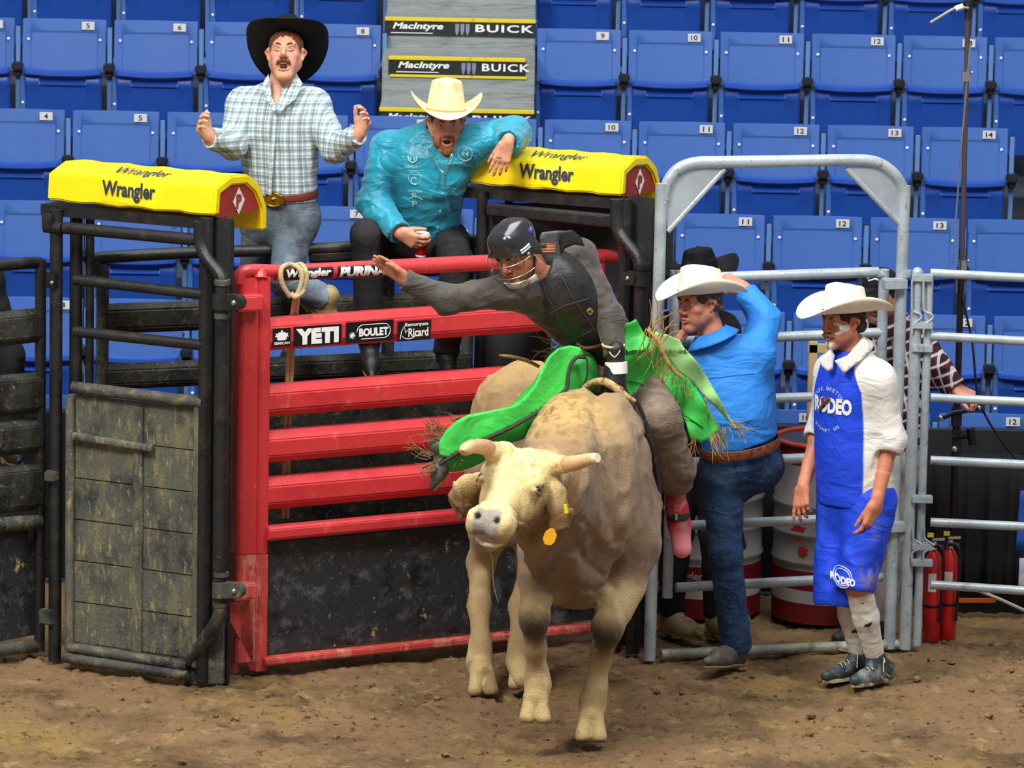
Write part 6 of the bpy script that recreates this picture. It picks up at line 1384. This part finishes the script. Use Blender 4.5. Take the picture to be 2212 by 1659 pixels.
def background_people():
    # man in the black hat behind the side gate
    Y = .62; t = thing('person', 'man in black hat and black clothes standing behind the blue shirted man', 'person', G(1480, 1362))
    J = JJ(Y, neck=(1500, 680), shL=(1560, 710), shR=(1442, 712), waist=(1505, 850), hip=(1510, 930), elL=(1580, 820), wrL=(1560, 920), elR=(1428, 830), wrR=(1440, 930), hiL=(1545, 950), hiR=(1475, 950), knL=(1545, 1150), knR=(1462, 1150), anL=(1550, 1330), anR=(1448, 1325))
    f = unit(A(-.1, -1, 0)); H = Head(U(1512, 612, Y-.02), (.10, -.97, -.1), (0, 0, 1), k=1.0)
    full_person(t, J, f, H, hands=[(J['wrL'], dict(el=J['elL'], Dr=A(0, 0, -1), Nn=A(-1, 0, 0), Tt=A(0, -1, 0))), (J['wrR'], dict(el=J['elR'], Dr=A(0, 0, -1), Nn=A(1, 0, 0), Tt=A(0, -1, 0)))])
    H.extras(t, brow='2a1d17'); H.hair(t, DKH, low=-.07, front=.0)
    hat(t, H.p(0, -.01, .058), (.10, -.98, -.12), (-.14, -.12, 1), BLACKH, crown=.115, brim=.112, curl=.05, dip=.03, a=.092, b=.11, crease=.0, taper=.74, band='3a3330')
    shirt(t, J, f, BLACKC, H=H, seed=3, end=(.9, .9)); trousers(t, J, f, BLACKC, seed=5)
    gl = mat('tan_roughout_boot', 'b5a070', rough=.7, layers=(('8a7448', 10, .5, .65), ('d0be92', 20, .56, .7)))
    boot(t, J['anR'], A(.65, -.75, 0), A(0, 0, 1), gl, SOLE, k=1.1); boot(t, J['anL'], A(.5, -.8, 0), A(0, 0, 1), gl, SOLE, k=1.1)
    MB().lathe(J['anR']+A(.0, 0, -.0), [(.058, -.01), (.062, .0), (.060, .02)], 20).build('spur_strap', BRL, t)
    # plaid shirt man with a cap behind the pen panel
    Y = .72; t = thing('person', 'man in black cap and plaid shirt behind the galvanised posts, hand on rail', 'person', G(1900, 1385))
    J = JJ(Y, neck=(1912, 700), shL=(1978, 738, .74), shR=(1868, 735, .82), waist=(1920, 890), hip=(1918, 975), elL=(2020, 795, .66), wrL=(2062, 838, .60), elR=(1862, 850), wrR=(1870, 950), hiL=(1945, 990), hiR=(1890, 990), knL=(1925, 1170), knR=(1893, 1170), anL=(1908, 1335), anR=(1868, 1342))
    f = unit(A(-.45, -.89, 0)); H = Head(U(1902, 640, Y-.02), (-.35, -.93, -.05), (0, 0, 1), k=1.02)
    full_person(t, J, f, H, g=1.05, hands=[(J['wrL'], dict(el=J['elL'], Dr=A(.75, -.35, -.30), Nn=A(-.1, .3, -1), Tt=A(-.5, -.8, 0), curl=(.7, .75, .8, .85), thumb=(.8, .5, .3), k=1.08)), (J['wrR'], dict(el=J['elR'], Dr=A(0, 0, -1), Nn=A(1, 0, 0), Tt=A(0, -1, 0)))],
                paint=lambda V: H.skin_paint(V, 'c98a70', 'b06050', 'a8584c', '6a4a3c', .6))
    H.extras(t); H.hair(t, DKH, low=-.03, front=.02)
    D = SDF(); D.el(H.p(0, -.010, .052), np.array((.090, .112, .085)), H.M, .01); D.cut(H.p(0, 0, .038), -H.U); D.rc(H.p(0, .09, .045), H.p(0, .155, .035), .055, .05, .02, flat=(H.U, 8)); cp = build_sdf('cap', D, .005, BLACKH, t)
    decal(cp, '', mat('silver_cap_print', 'd8dadc', rough=.4), H.p(-.045, .06, .095), H.S, H.U, .005, 0, -H.F, poly=[[(.0, 0), (.02, .012), (.045, .018), (.07, .012), (.09, 0)], [(.01, -.008), (.045, .004), (.08, -.008)]], name='cap_logo')
    m = check_mat('red_plaid_flannel', ('6a2634', '2a1a26', 'e8e2e0'), .05, (0, .35, 0), w1=.45, w2=.24, p2=1, amt=.7); s = shirt(t, J, f, m, H=H, inf=.02, g=1.06, seed=14, end=(.95, .9), sleeve=1.12); collar(t, J, H, f, m)
    trousers(t, J, f, mat('pale_trousers', 'b9b2aa', rough=.85, layers=(('8d857c', 10, .5, .65),)), seed=15); dk = mat('dark_shoe', '2a2826', rough=.6)
    for q in 'LR': boot(t, J['an'+q], A(-.7, -.7, 0), A(0, 0, 1), dk, SOLE, shaft=.02, pointed=False)
    # dark figure cut by the left edge
    Y = .45; t = thing('person', 'person in black clothes at the far left behind the livestock gate', 'person', G(-20, 1400))
    J = JJ(Y, neck=(-130, 330), shL=(-75, 365), shR=(-190, 365), waist=(-120, 500), hip=(-95, 590), elL=(-60, 470), wrL=(-70, 560), elR=(-200, 470), wrR=(-190, 570), hiL=(-45, 605), hiR=(-120, 605), knL=(14, 770), knR=(-95, 790), anL=(20, 955), anR=(-90, 970))
    f = A(.3, -.95, 0); H = Head(U(-135, 250, Y), (.4, -.9, 0)); full_person(t, J, f, H, hands=[(J['wrL'], dict(el=J['elL'], Dr=A(0, 0, -1), Nn=A(-1, 0, 0), Tt=A(0, -1, 0)))]); H.hair(t, DKH)
    bl = BLACKC; shirt(t, J, f, bl, H=H); trousers(t, J, f, bl, inf=.022)
    for q in 'LR': boot(t, J['an'+q], A(.3, -.9, 0), A(0, 0, 1), MATS['black_boot'], SOLE)
background_people()
# ------------------------------------------------------------------ the rider
def fringe(t, m, seeds, name='fringe'):
    """seeds: (px, py, Y, dx, dy, length px, n)"""
    rng = random.Random(11); mb = MB()
    for px, py, Y, dx, dy, ln, n, r in seeds:
        for i in range(n):
            x = px+rng.uniform(-8, 8); y = py+rng.uniform(-8, 8); a = math.atan2(dy, dx)+rng.uniform(-.35, .35); l = ln*rng.uniform(.6, 1.15); cv = rng.uniform(-.9, .9); P = []
            for k in range(6):
                q = k/5; P.append(U(x, y, Y-.02-.03*q*rng.uniform(.2, 1))); x += math.cos(a)*l/5; y += math.sin(a)*l/5; a += cv*.28
            mb.tube(P, [r, r, r*.9, r*.8, r*.6, r*.35], 5, smooth=2)
    o = mb.build(name, m, t); o['kind'] = 'stuff'; return o
def rider():
    t = thing('person', 'bull rider in black helmet, protective vest and bright green chaps, one arm flung out', 'person', U(1320, 850, -.7))
    J = dict(neck=U(1188, 592, -1.00), shR=U(1098, 628, -1.10), shL=U(1248, 552, -.88), waist=U(1290, 725, -.78), hip=U(1330, 795, -.66), elR=U(965, 648, -1.18), wrR=U(873, 603, -1.22), elL=U(1318, 688, -.98), wrL=U(1330, 785, -1.08),
             hiR=U(1285, 812, -.80), hiL=U(1385, 815, -.62), knR=U(1155, 882, -1.10), knL=U(1422, 905, -.98), anR=U(975, 975, -1.22), anL=U(1459, 1060, -.74))
    f = unit(A(-.62, -.62, -.48)); H = Head(U(1112, 548, -1.14), (-.42, -.76, -.48), (-.34, -.36, .87), k=.98)
    gl = mat('black_leather_glove', '1c1b1d', rough=.45, bump=.2, bscale=90)
    full_person(t, J, f, H, open_=.0, hands=[(J['wrR'], dict(el=J['elR'], Dr=A(-.78, -.12, .58), Nn=A(-.30, -.75, -.50), Tt=A(.55, -.1, .8), curl=(.10, .04, .02, .0), spread=.05, thumb=(.95, .32, .35)))],
                paint=lambda V: H.skin_paint(V, 'c68468', 'b0604c', 'a8584c', '7a5040', .3))
    H.extras(t, brow='4a3020', closed=True)
    GRS = mat('charcoal_shirt', '4a4540', rough=.75, crease=.4, cscale=5, layers=(('544c46', 6, .5, .7), ('35302e', 14, .5, .7)), sheen=.2, bump=.15, bscale=120)
    s = shirt(t, J, f, GRS, inf=.014, H=H, low=-.01, amp=.014, base=.5, seed=33, end=(.80, .97), sleeve=1.05, sc=8)
    # protective vest
    VM = mat('black_vest_leather', '29292b', rough=.45, layers=(('3d3e40', 5, .5, .7), ('1b1b1c', 12, .5, .65), ('55534e', 40, .66, .74)), bump=.35, bscale=55)
    D = SDF(); up = unit(J['neck']-J['waist']); sd = unit(J['shL']-J['shR']); g = 1.0; c1 = (J['shL']+J['shR'])/2-up*.09+f*.01
    D.rc(c1, J['waist'], .200, .172, .05, flat=(f, 1.42)); D.rc(c1-up*.03, (c1+J['waist'])/2, .185, .18, .05, flat=(f, 1.3)); D.rc(J['waist'], J['hip']+up*.06, .168, .165, .05, flat=(f, 1.28))
    for q in ('shL', 'shR'): D.rc(J['neck']-up*.04+(J[q]-J['neck'])*.35, J['neck']-up*.045+(J[q]-J['neck'])*.72, .078, .070, .04)
    for q, e in (('shL', 'elL'), ('shR', 'elR')): a = J[q]+(J[e]-J[q])*.12; D.rc(a+(J[e]-a)*.05, J[e], .080, .075, .012, 's')
    D.rc(J['neck']+up*.012, H.c, .074, .09, .01, 's'); D.cut(J['hip']+up*.065, -up)
    v = build_sdf('vest', D, .0065, VM, t, disp=folds(.007, [J['waist']], 44, 6, .7))
    # seams, shoulder flap and flag
    X = A(1, 0, 0); Z = A(0, 0, 1)
    from mathutils.bvhtree import BVHTree
    def dpx(target, pts, w, m, Y, name, lift=.002, dense=1):
        off = abs_loc(target); bv = BVHTree.FromPolygons([v.co+off for v in target.data.vertices], [p.vertices[:] for p in target.data.polygons]); P_ = []
        for i in range(len(pts)-1):
            for k in range(4): q = k/4; P_.append((pts[i][0]*(1-q)+pts[i+1][0]*q, pts[i][1]*(1-q)+pts[i+1][1]*q))
        P_.append(pts[-1]); out = []
        for x, y in P_:
            p = U(x, y, Y); d = unit(ray(x, y)); hit = bv.ray_cast(Vector(p-d*.5), Vector(d))
            if hit[0] is not None: out.append(np.array(hit[0])-d*lift)
        if len(out) < 2: return None
        return MB().tube(out, w, 6).build(name, m, target)
    sm_ = mat('grey_vest_seam', '4c4d50', rough=.5)
    dpx(v, [(1168, 600), (1182, 640), (1215, 700), (1260, 760), (1290, 790)], .0022, sm_, -1.0, 'zip'); dpx(v, [(1200, 570), (1235, 640), (1290, 720), (1320, 745)], .002, sm_, -1.0, 'seam'); dpx(v, [(1165, 690), (1220, 660), (1290, 640)], .002, sm_, -1.0, 'seam'); dpx(v, [(1215, 745), (1262, 722), (1308, 700)], .002, sm_, -1.0, 'seam')
    fl = mat('grey_leather_flap', '5a5e62', rough=.5, layers=(('55595c', 8, .5, .68),), bump=.3, bscale=60); dep = lambda x, y: -1.115+.0009*(x-1165)+.0004*(y-520)
    flap = px_sheet(t, 'shoulder_flap', [(1166, 512), (1172, 502), (1212, 498), (1206, 520), (1210, 545), (1213, 560), (1188, 577), (1180, 566), (1166, 545)], dep, fl, thick=.008)
    px_sheet(t, 'shoulder_strap', [(1210, 499), (1236, 497), (1254, 512), (1262, 532), (1240, 528), (1220, 536), (1211, 548), (1206, 522)], lambda x, y: -1.06+.0012*(x-1210), VM, thick=.012)
    fm = mat('faded_orange_stripe', 'c96a43', rough=.7); fw_ = mat('faded_white_stripe', 'd9a585', rough=.7); fb = mat('faded_flag_canton', '5c5a60', rough=.7)
    for k in range(6): a, b = 526+k*3.3, 529.3+k*3.3; px_sheet(flap, 'flag_stripe', [(1165, a), (1200, a-.5), (1200, b-.5), (1165, b)], lambda x, y: dep(x, y)-.0065, fm if k % 2 == 0 else fw_, thick=.001, L=.05)
    px_sheet(flap, 'flag_canton', [(1165, 525.5), (1180, 525), (1180, 535), (1165, 535)], lambda x, y: dep(x, y)-.0085, fb, thick=.001, L=.05)
    dpx(v, [(1268, 672), (1274, 666), (1281, 672), (1275, 680), (1268, 672), (1275, 668), (1279, 676)], .003, mat('tan_stitched_logo', 'b08a4a', rough=.6), -1.0, 'chest_logo')
    # helmet: shell, brim edge, stripes, cage and chin guard
    HM = mat('gloss_black_helmet', '1a1b1f', rough=.22, coat=1.0, spec=.8); D = SDF(); M = H.M; P = H.p
    D.el(P(0, -.012, .052), (.102, .126, .098), M, .01); D.rc(P(-.03, -.07, .085), P(-.03, .06, .112), .045, .035, .03); D.rc(P(.03, -.07, .085), P(.03, .06, .112), .045, .035, .03); D.rc(P(-.06, .088, .040), P(.06, .088, .040), .022, .022, .02)
    for q in (-1, 1): D.rc(P(q*.088, -.035, .0), P(q*.086, -.04, -.035), .034, .026, .02); D.rc(P(q*.115, -.03, .06), P(q*.112, .03, .07), .012, .012, .01, 's')
    D.cut(P(0, .06, .026), unit(H.F*.55-H.U)); D.el(P(0, 0, -.02), (.078, .14, .058), M, .01, 's')
    hl = build_sdf('helmet', D, .0045, HM, t)
    wh = mat('white_helmet_stripe', 'dcdfe4', rough=.3)
    for q, z in ((1, .045), (1, .058), (-1, .03), (-1, .040)):
        pts = [(q*(.104 if q > 0 else .098)*math.cos(a)*1.0, .128*math.sin(a)-.012, z) for a in (np.linspace(.15, .62, 6) if q > 0 else np.linspace(.55, 1.0, 6))]
        MB().tube([P(*p) for p in pts], .0045, 8, smooth=2).build('stripe', wh, hl)
    MB().sphere(P(.10, .035, .022), .010, 12).build('rivet', BOLT, hl); MB().sphere(P(-.098, .035, .022), .010, 12).build('rivet', BOLT, hl)
    MB().sphere(P(.085, -.06, .08), .03, 14, sc=(.5, 1, .8)).build('blue_vent', mat('violet_blue_vent', '3b3f8c', rough=.3), hl)
    cm = mat('tarnished_cage_wire', 'a79f86', rough=.3, metal=.8); cg = MB()
    def cage(a0, a1, z0, z1, r, off=0): return [P(r*math.sin(a)*.83, r*math.cos(a)*.92+.005, z0+(z1-z0)*q+off*math.cos(a)) for q, a in zip(np.linspace(0, 1, 13), np.linspace(a0, a1, 13))]
    for z, r in ((.020, .146), (-.045, .144), (-.085, .126)): cg.tube(cage(-1.25, 1.25, z, z, r), .0019, 6, smooth=2)
    for a in (-.8, 0, .8): cg.tube([P(r*math.sin(a)*.83, r*math.cos(a)*.92+.005, z) for z, r in ((.045, .135), (.028, .142), (0, .148), (-.028, .146), (-.06, .138), (-.092, .122), (-.108, .105))], .0019, 6, smooth=3)
    cg.tube(cage(-1.5, 1.5, -.108, -.108, .106), .003, 8, smooth=2); cg.build('face_cage', cm, hl)
    MB().grid(lambda u, w: P(.112*math.sin(-1.2+2.4*u), .112*math.cos(-1.2+2.4*u)*.95+.004, -.085-.03*w-.0), 16, 4).build('chin_guard', mat('grey_white_chin_guard', 'b9bbb4', rough=.5, layers=(('6f7270', 20, .5, .65),)), hl, solid=.006)
    MB().tube([P(.085, -.02, -.03), P(.07, .02, -.10), P(.02, .05, -.132), P(-.05, .03, -.12), P(-.085, -.02, -.03)], .006, 8, smooth=4, flat=H.F).build('chin_strap', DKL, hl)
    # gloved left hand on the rope
    D = SDF(); w = J['wrL']; D.rc(w+A(0, .0, .06), w-A(0, 0, .01), .040, .040, .02); hand(D, w, Dr=A(0, -.30, -.95), Nn=A(-.2, .9, -.2), Tt=A(-1, 0, 0), curl=(.55, .6, .65, .7), thumb=(1.0, .35, .5), k=1.12)
    D.rc(w-A(0, .01, .03), w-A(0, .03, .085), .040, .036, .03); go = build_sdf('glove', D, .004, gl, t)
    tp = J['wrL']; 
    MB().lathe(U(1331, 794, -1.085), [(.043, -.028), (.050, -.026), (.050, .024), (.043, .026)], 24, ax=(-.05, .1, 1)).build('wrist_tape', mat('white_athletic_tape', 'f4f2ec', rough=.7), t)
    MB().tube([U(1325, 745, -1.06)+.048*(A(1, 0, 0)*math.cos(a)+A(0, 1, .1)*math.sin(a)) for a in np.linspace(0, 2*math.pi, 25)], .006, 8).build('glove_cuff', mat('cream_cuff_binding', 'c6b592', rough=.6), go)
    dpx(go, [(1316, 760), (1322, 768), (1328, 772), (1334, 766), (1340, 757)], .003, mat('pale_bird_mark', 'c8c0a4', rough=.5), -1.08, 'bird_mark')
    MB().tube([U(1343, 835, -1.145), U(1337, 848, -1.15)], [.013, .011], 10).build('bare_fingertip', mat('skin_plain', 'c08060', rough=.5), t)
    # trousers, seat and the left leg
    TR = mat('brown_grey_trousers', '7d6f60', rough=.85, crease=.35, cscale=5, layers=(('93857a', 7, .5, .68), ('675a4e', 10, .5, .68)), bump=.25, bscale=160, spec=.2)
    D = SDF(); D.rc(J['hip']+up*.06, J['hip'], .150, .160, .05, flat=(f, 1.2)); D.rc(J['hiL'], J['hiR'], .10, .10, .05); D.rc(J['hiL'], J['knL'], .105, .095, .04); D.rc(J['knL'], U(1455, 1015, -.82), .095, .098, .04); D.rc(U(1455, 1015, -.82), U(1462, 1045, -.78), .080, .068, .03); D.rc(U(1464, 1075, -.76), U(1466, 1090, -.76), .072, .075, .006, 's')
    D.rc(J['hiR'], J['hiR']+(J['knR']-J['hiR'])*.6, .085, .06, .04); build_sdf('trousers', D, .0065, TR, t, disp=folds(.016, [J['knL'], U(1440, 960, -.9)], 51, 7, .6))
    rb = mat('red_boot_leather', 'b3202c', rough=.4, layers=(('d4777a', 7, .52, .64), ('7d141c', 14, .56, .68)), coat=.2); db = mat('dusty_grey_boot', '5a5a58', rough=.6, layers=(('8a8474', 10, .5, .62),))
    D = SDF(); D.rc(U(1464, 1095, -.75), U(1468, 1135, -.76), .050, .050, .02, flat=(A(.1, -1, 0), 1.1)); D.rc(U(1468, 1135, -.76), U(1473, 1185, -.80), .050, .044, .02, flat=(A(0, -1, .2), 1.35)); D.rc(U(1462, 1105, -.70), U(1464, 1130, -.68), .035, .03, .03)
    rbm = mat('dusty_red_boot', 'b3202c', rough=.45, attr=True, coat=.1); zt = U(1468, 1120, -.76)[2]; zb = U(1472, 1180, -.8)[2]
    bo = build_sdf('boot', D, .005, rbm, t, paint=lambda V: mixc(mixc(np.tile(C3('b3202c'), (len(V), 1)), C3('e0848a'), sm(-V[:, 2], -zt, -zb)), C3('5f8a86'), sm(fbm(V, 30, 4, 2), .56, .60)*np.exp(-((V-U(1470, 1142, -.8))**2).sum(1)/.03**2)))
    MB().prism([U(1455, 1100, -.70), U(1480, 1100, -.70), U(1490, 1150, -.735), U(1490, 1190, -.765), U(1478, 1206, -.78), U(1466, 1206, -.78), U(1454, 1190, -.765), U(1450, 1150, -.735)], (0, 1, 0), .012).build('sole', SOLE, bo, bevel=.003)
    MB().lathe(U(1458, 1046, -.75), [(.045, .0), (.047, -.03), (.050, -.09), (.049, -.16), (.045, -.20)], 28, ax=(-.08, 0, 1)).build('boot_shaft', rb, bo)
    MB().lathe(U(1457, 1042, -.75), [(.046, -.006), (.050, .0), (.050, .008), (.046, .012)], 28, ax=(-.08, 0, 1)).build('boot_top', DKL, bo)
    MB().lathe(U(1465, 1116, -.75), [(.0535, -.018), (.055, -.016), (.055, .016), (.0535, .018)], 28, ax=(-.05, .1, 1)).build('spur_strap', DKL, bo)
    MB().box(U(1461, 1116, -.812), (.016, .004, .034)).build('buckle', BOLT, bo, bevel=.002)
    for y in (1080, 1090, 1100): MB().tube([U(1466, y, -.81), U(1474, y-4, -.81)], .0025, 6).build('silver_stud', BOLT, bo)
    MB().tube([U(1452, 1100, -.72), U(1438, 1098, -.70), U(1430, 1096, -.70)], .006, 8).sphere(U(1430, 1096, -.70), .014, 10, sc=(1, .3, 1)).build('spur', BOLT, bo)
    an = U(958, 968, -1.22); b2 = boot(t, an, A(-.45, -.2, -.75), A(-.7, -.3, .5), db, SOLE, shaft=.03, k=.85); MB().tube([U(948, 996, -1.28), U(968, 985, -1.28), U(1000, 962, -1.28)], .006, 8, flat=(0, -1, 0)).build('spur_strap', mat('yellow_black_strap', '3c3420', rough=.5, layers=(('b8a84a', 30, .5, .6),)), b2)
    # chaps
    GREEN = mat('bright_green_leather', '4bdc5c', rough=.45, spec=.4, layers=(('2ab53f', 5, .5, .7),), bump=.12, bscale=45, crease=.3, cscale=3.5); PALE = mat('pale_green_lining', 'a9e58c', rough=.7, layers=(('93c478', 8, .5, .7),)); STR = mat('dark_chap_binding', '3a342b', rough=.7)
    D = SDF(); fl_ = (A(.1, -.8, .6), 1.45)
    D.chain([U(1242, 806, -.95), U(1208, 832, -1.01), U(1165, 872, -1.11), U(1115, 912, -1.16), U(1062, 938, -1.19), U(1015, 962, -1.21), U(985, 980, -1.22)], [.105, .095, .080, .070, .072, .085, .075], .03, flat=(A(0, -.985, .17), 1.5))
    D.rc(U(1240, 800, -.95), U(1250, 815, -.96), .085, .07, .04); D.rc(U(1005, 985, -1.2), U(975, 1002, -1.2), .045, .032, .03)
    ch = build_sdf('chap', D, .0065, mat('green_chap_underside', '2fae3f', rough=.5, layers=(('239434', 5, .5, .7),)), t, disp=folds(.010, [U(1240, 770, -.95)], 61, 5, .5))
    dpf = lambda x, y: float(np.interp(x, [940, 1000, 1060, 1110, 1165, 1205, 1235, 1265], [-1.285, -1.325, -1.30, -1.275, -1.225, -1.14, -1.08, -1.045])) + .010*math.sin(x*.06+y*.03)
    flp = px_sheet(ch, 'outer_panel', [(1232, 746), (1252, 750), (1263, 768), (1243, 773), (1231, 792), (1226, 818), (1222, 840), (1190, 870), (1150, 895), (1105, 921), (1050, 946), (1005, 967), (968, 990), (950, 982), (947, 958), (962, 932), (985, 910), (1012, 896), (1060, 887), (1105, 878), (1130, 862), (1153, 835), (1168, 802), (1186, 770), (1206, 752)], dpf, GREEN, thick=.006)
    MB().tube([U(x, y, dpf(x, y)-.006) for x, y in ((1264, 772), (1246, 772), (1232, 790), (1227, 815), (1222, 842), (1190, 872), (1150, 897), (1105, 923), (1050, 948), (1008, 968), (970, 990), (948, 1004))], .0095, 8, smooth=3).build('binding', STR, flp)
    MB().tube([U(x, y, -1.075) for x, y in ((1258, 752), (1268, 780), (1268, 812), (1258, 836))], .005, 8, smooth=3).build('binding', STR, flp)
    dep2 = lambda x, y: -.93+.0016*(x-1350)*.9+.022*math.sin((x-1350)*.045+(y-700)*.05)+.018*math.sin((y-700)*.07)-(.03 if y < 760 else 0)
    g1 = px_sheet(t, 'chap', [(1346, 735), (1349, 700), (1362, 697), (1374, 690), (1392, 722), (1420, 748), (1440, 770), (1462, 800), (1490, 822), (1514, 855), (1540, 902), (1552, 930), (1532, 948), (1514, 956), (1490, 946), (1482, 915), (1468, 884), (1442, 864), (1419, 853), (1390, 851), (1361, 856), (1352, 830), (1346, 790)], dep2, GREEN, thick=.005)
    dep3 = lambda x, y: dep2(x, y)-.05+.0012*(x-1410)
    px_sheet(g1, 'turned_flap', [(1400, 706), (1412, 716), (1440, 722), (1467, 734), (1476, 750), (1506, 782), (1529, 819), (1560, 872), (1586, 921), (1570, 905), (1542, 876), (1515, 848), (1492, 824), (1462, 800), (1440, 770), (1418, 742)], dep3, PALE, thick=.005)
    MB().tube([U(x, y, dep2(x, y)-.014) for x, y in ((1358, 824), (1380, 828), (1405, 840), (1430, 862), (1455, 882), (1490, 905), (1520, 925))], .0028, 6, smooth=3).build('seam', mat('dark_green_seam', '1a5a22', rough=.6), g1)
    FR = mat('tan_fringe_leather', 'b08a48', rough=.7, layers=(('7a5a2e', 30, .5, .65), ('d0b070', 18, .55, .7)))
    sd_ = []
    for x, y in ((1400, 715), (1415, 735), (1430, 755), (1445, 778), (1462, 800), (1480, 815), (1500, 840), (1515, 858), (1530, 885), (1545, 910), (1560, 925)):
        sd_.append((x, y, dep3(x, y)-.02, -.15+.2*(x-1400)/160, 1, 75, 4, .0030))
    sd_ += [(1580, 915, -.75, .8, .5, 50, 12, .0022), (1540, 940, -.78, .2, .9, 50, 8, .0025), (1405, 715, -1.0, .4, -.9, 75, 5, .0035), (1425, 735, -1.0, .6, -.8, 60, 4, .0035), (1500, 940, -.85, -.3, .9, 60, 6, .0024)]
    fringe(g1, FR, sd_)
    MB().tube([U(1398, 712, -1.02), U(1420, 735, -1.03), U(1436, 770, -1.03), U(1455, 800, -1.02), U(1475, 818, -1.0)], [.006, .010, .009, .010, .006], 8, smooth=4).build('fringe_cord', FR, g1)
    s2 = [(930, 985, -1.26, -1, -.35, 55, 14, .0022), (950, 950, -1.25, -1, -.6, 60, 12, .0020), (960, 930, -1.24, -1, -.2, 60, 8, .0020), (935, 1005, -1.26, -.8, .5, 45, 12, .0022), (990, 985, -1.27, .1, 1, 35, 3, .002), (1000, 905, -1.22, -1, .1, 45, 10, .0022), (960, 940, -1.24, -1, -.9, 50, 8, .002)]
    fringe(ch, mat('brown_blurred_fringe', '8a6a44', rough=.8), s2)
    s3 = [(1200, 760, -.85, -1, .25, 60, 3, .0035), (1195, 745, -.85, -.8, -.3, 50, 3, .003), (1210, 750, -.85, -.6, .5, 45, 4, .003)]
    fringe(ch, FR, s3)
    MB().tube([U(1165, 792, -.82), U(1135, 778, -.82), U(1100, 770, -.82), U(1078, 768, -.82)], [.008, .009, .008, .005], 8, smooth=4).build('fringe_strip', FR, ch)
    # chap belt
    MB().tube([U(1245, 742, -1.0), U(1265, 752, -1.0), U(1300, 745, -.98), U(1330, 728, -.9), U(1352, 700, -.8)], .008, 8, smooth=4).build('chap_belt', BRL, t)
rider()
def bull_rope():
    m = mat('braided_bull_rope', 'b89c68', rough=.85, layers=(('6f4f2c', 30, .5, .62), ('d8c490', 18, .55, .7)), bump=.6, bscale=140)
    o = MB().tube([U(1262, 838, -1.08), U(1280, 826, -1.10), U(1305, 824, -1.14), U(1330, 838, -1.18), U(1352, 855, -1.2), U(1372, 868, -1.2)], [.012, .014, .018, .018, .014, .010], 12, smooth=5).build('bull_rope', m)
    tag(o, 'braided tan bull rope across the withers under the rider\'s gloved hand', 'rope')
    o = MB().tube([U(1368, 850, -1.17), U(1392, 905, -1.14), U(1412, 970, -1.10), U(1424, 1050, -1.05), U(1426, 1120, -1.0), U(1418, 1170, -.95)], .016, 10, smooth=5, flat=(1, -.4, 0)).build('flank_strap', mat('black_braided_strap', '1f1d1b', rough=.7, layers=(('4a463c', 40, .5, .62),)))
    tag(o, 'black braided strap round the bull\'s girth beside the rider\'s leg', 'strap')
bull_rope()
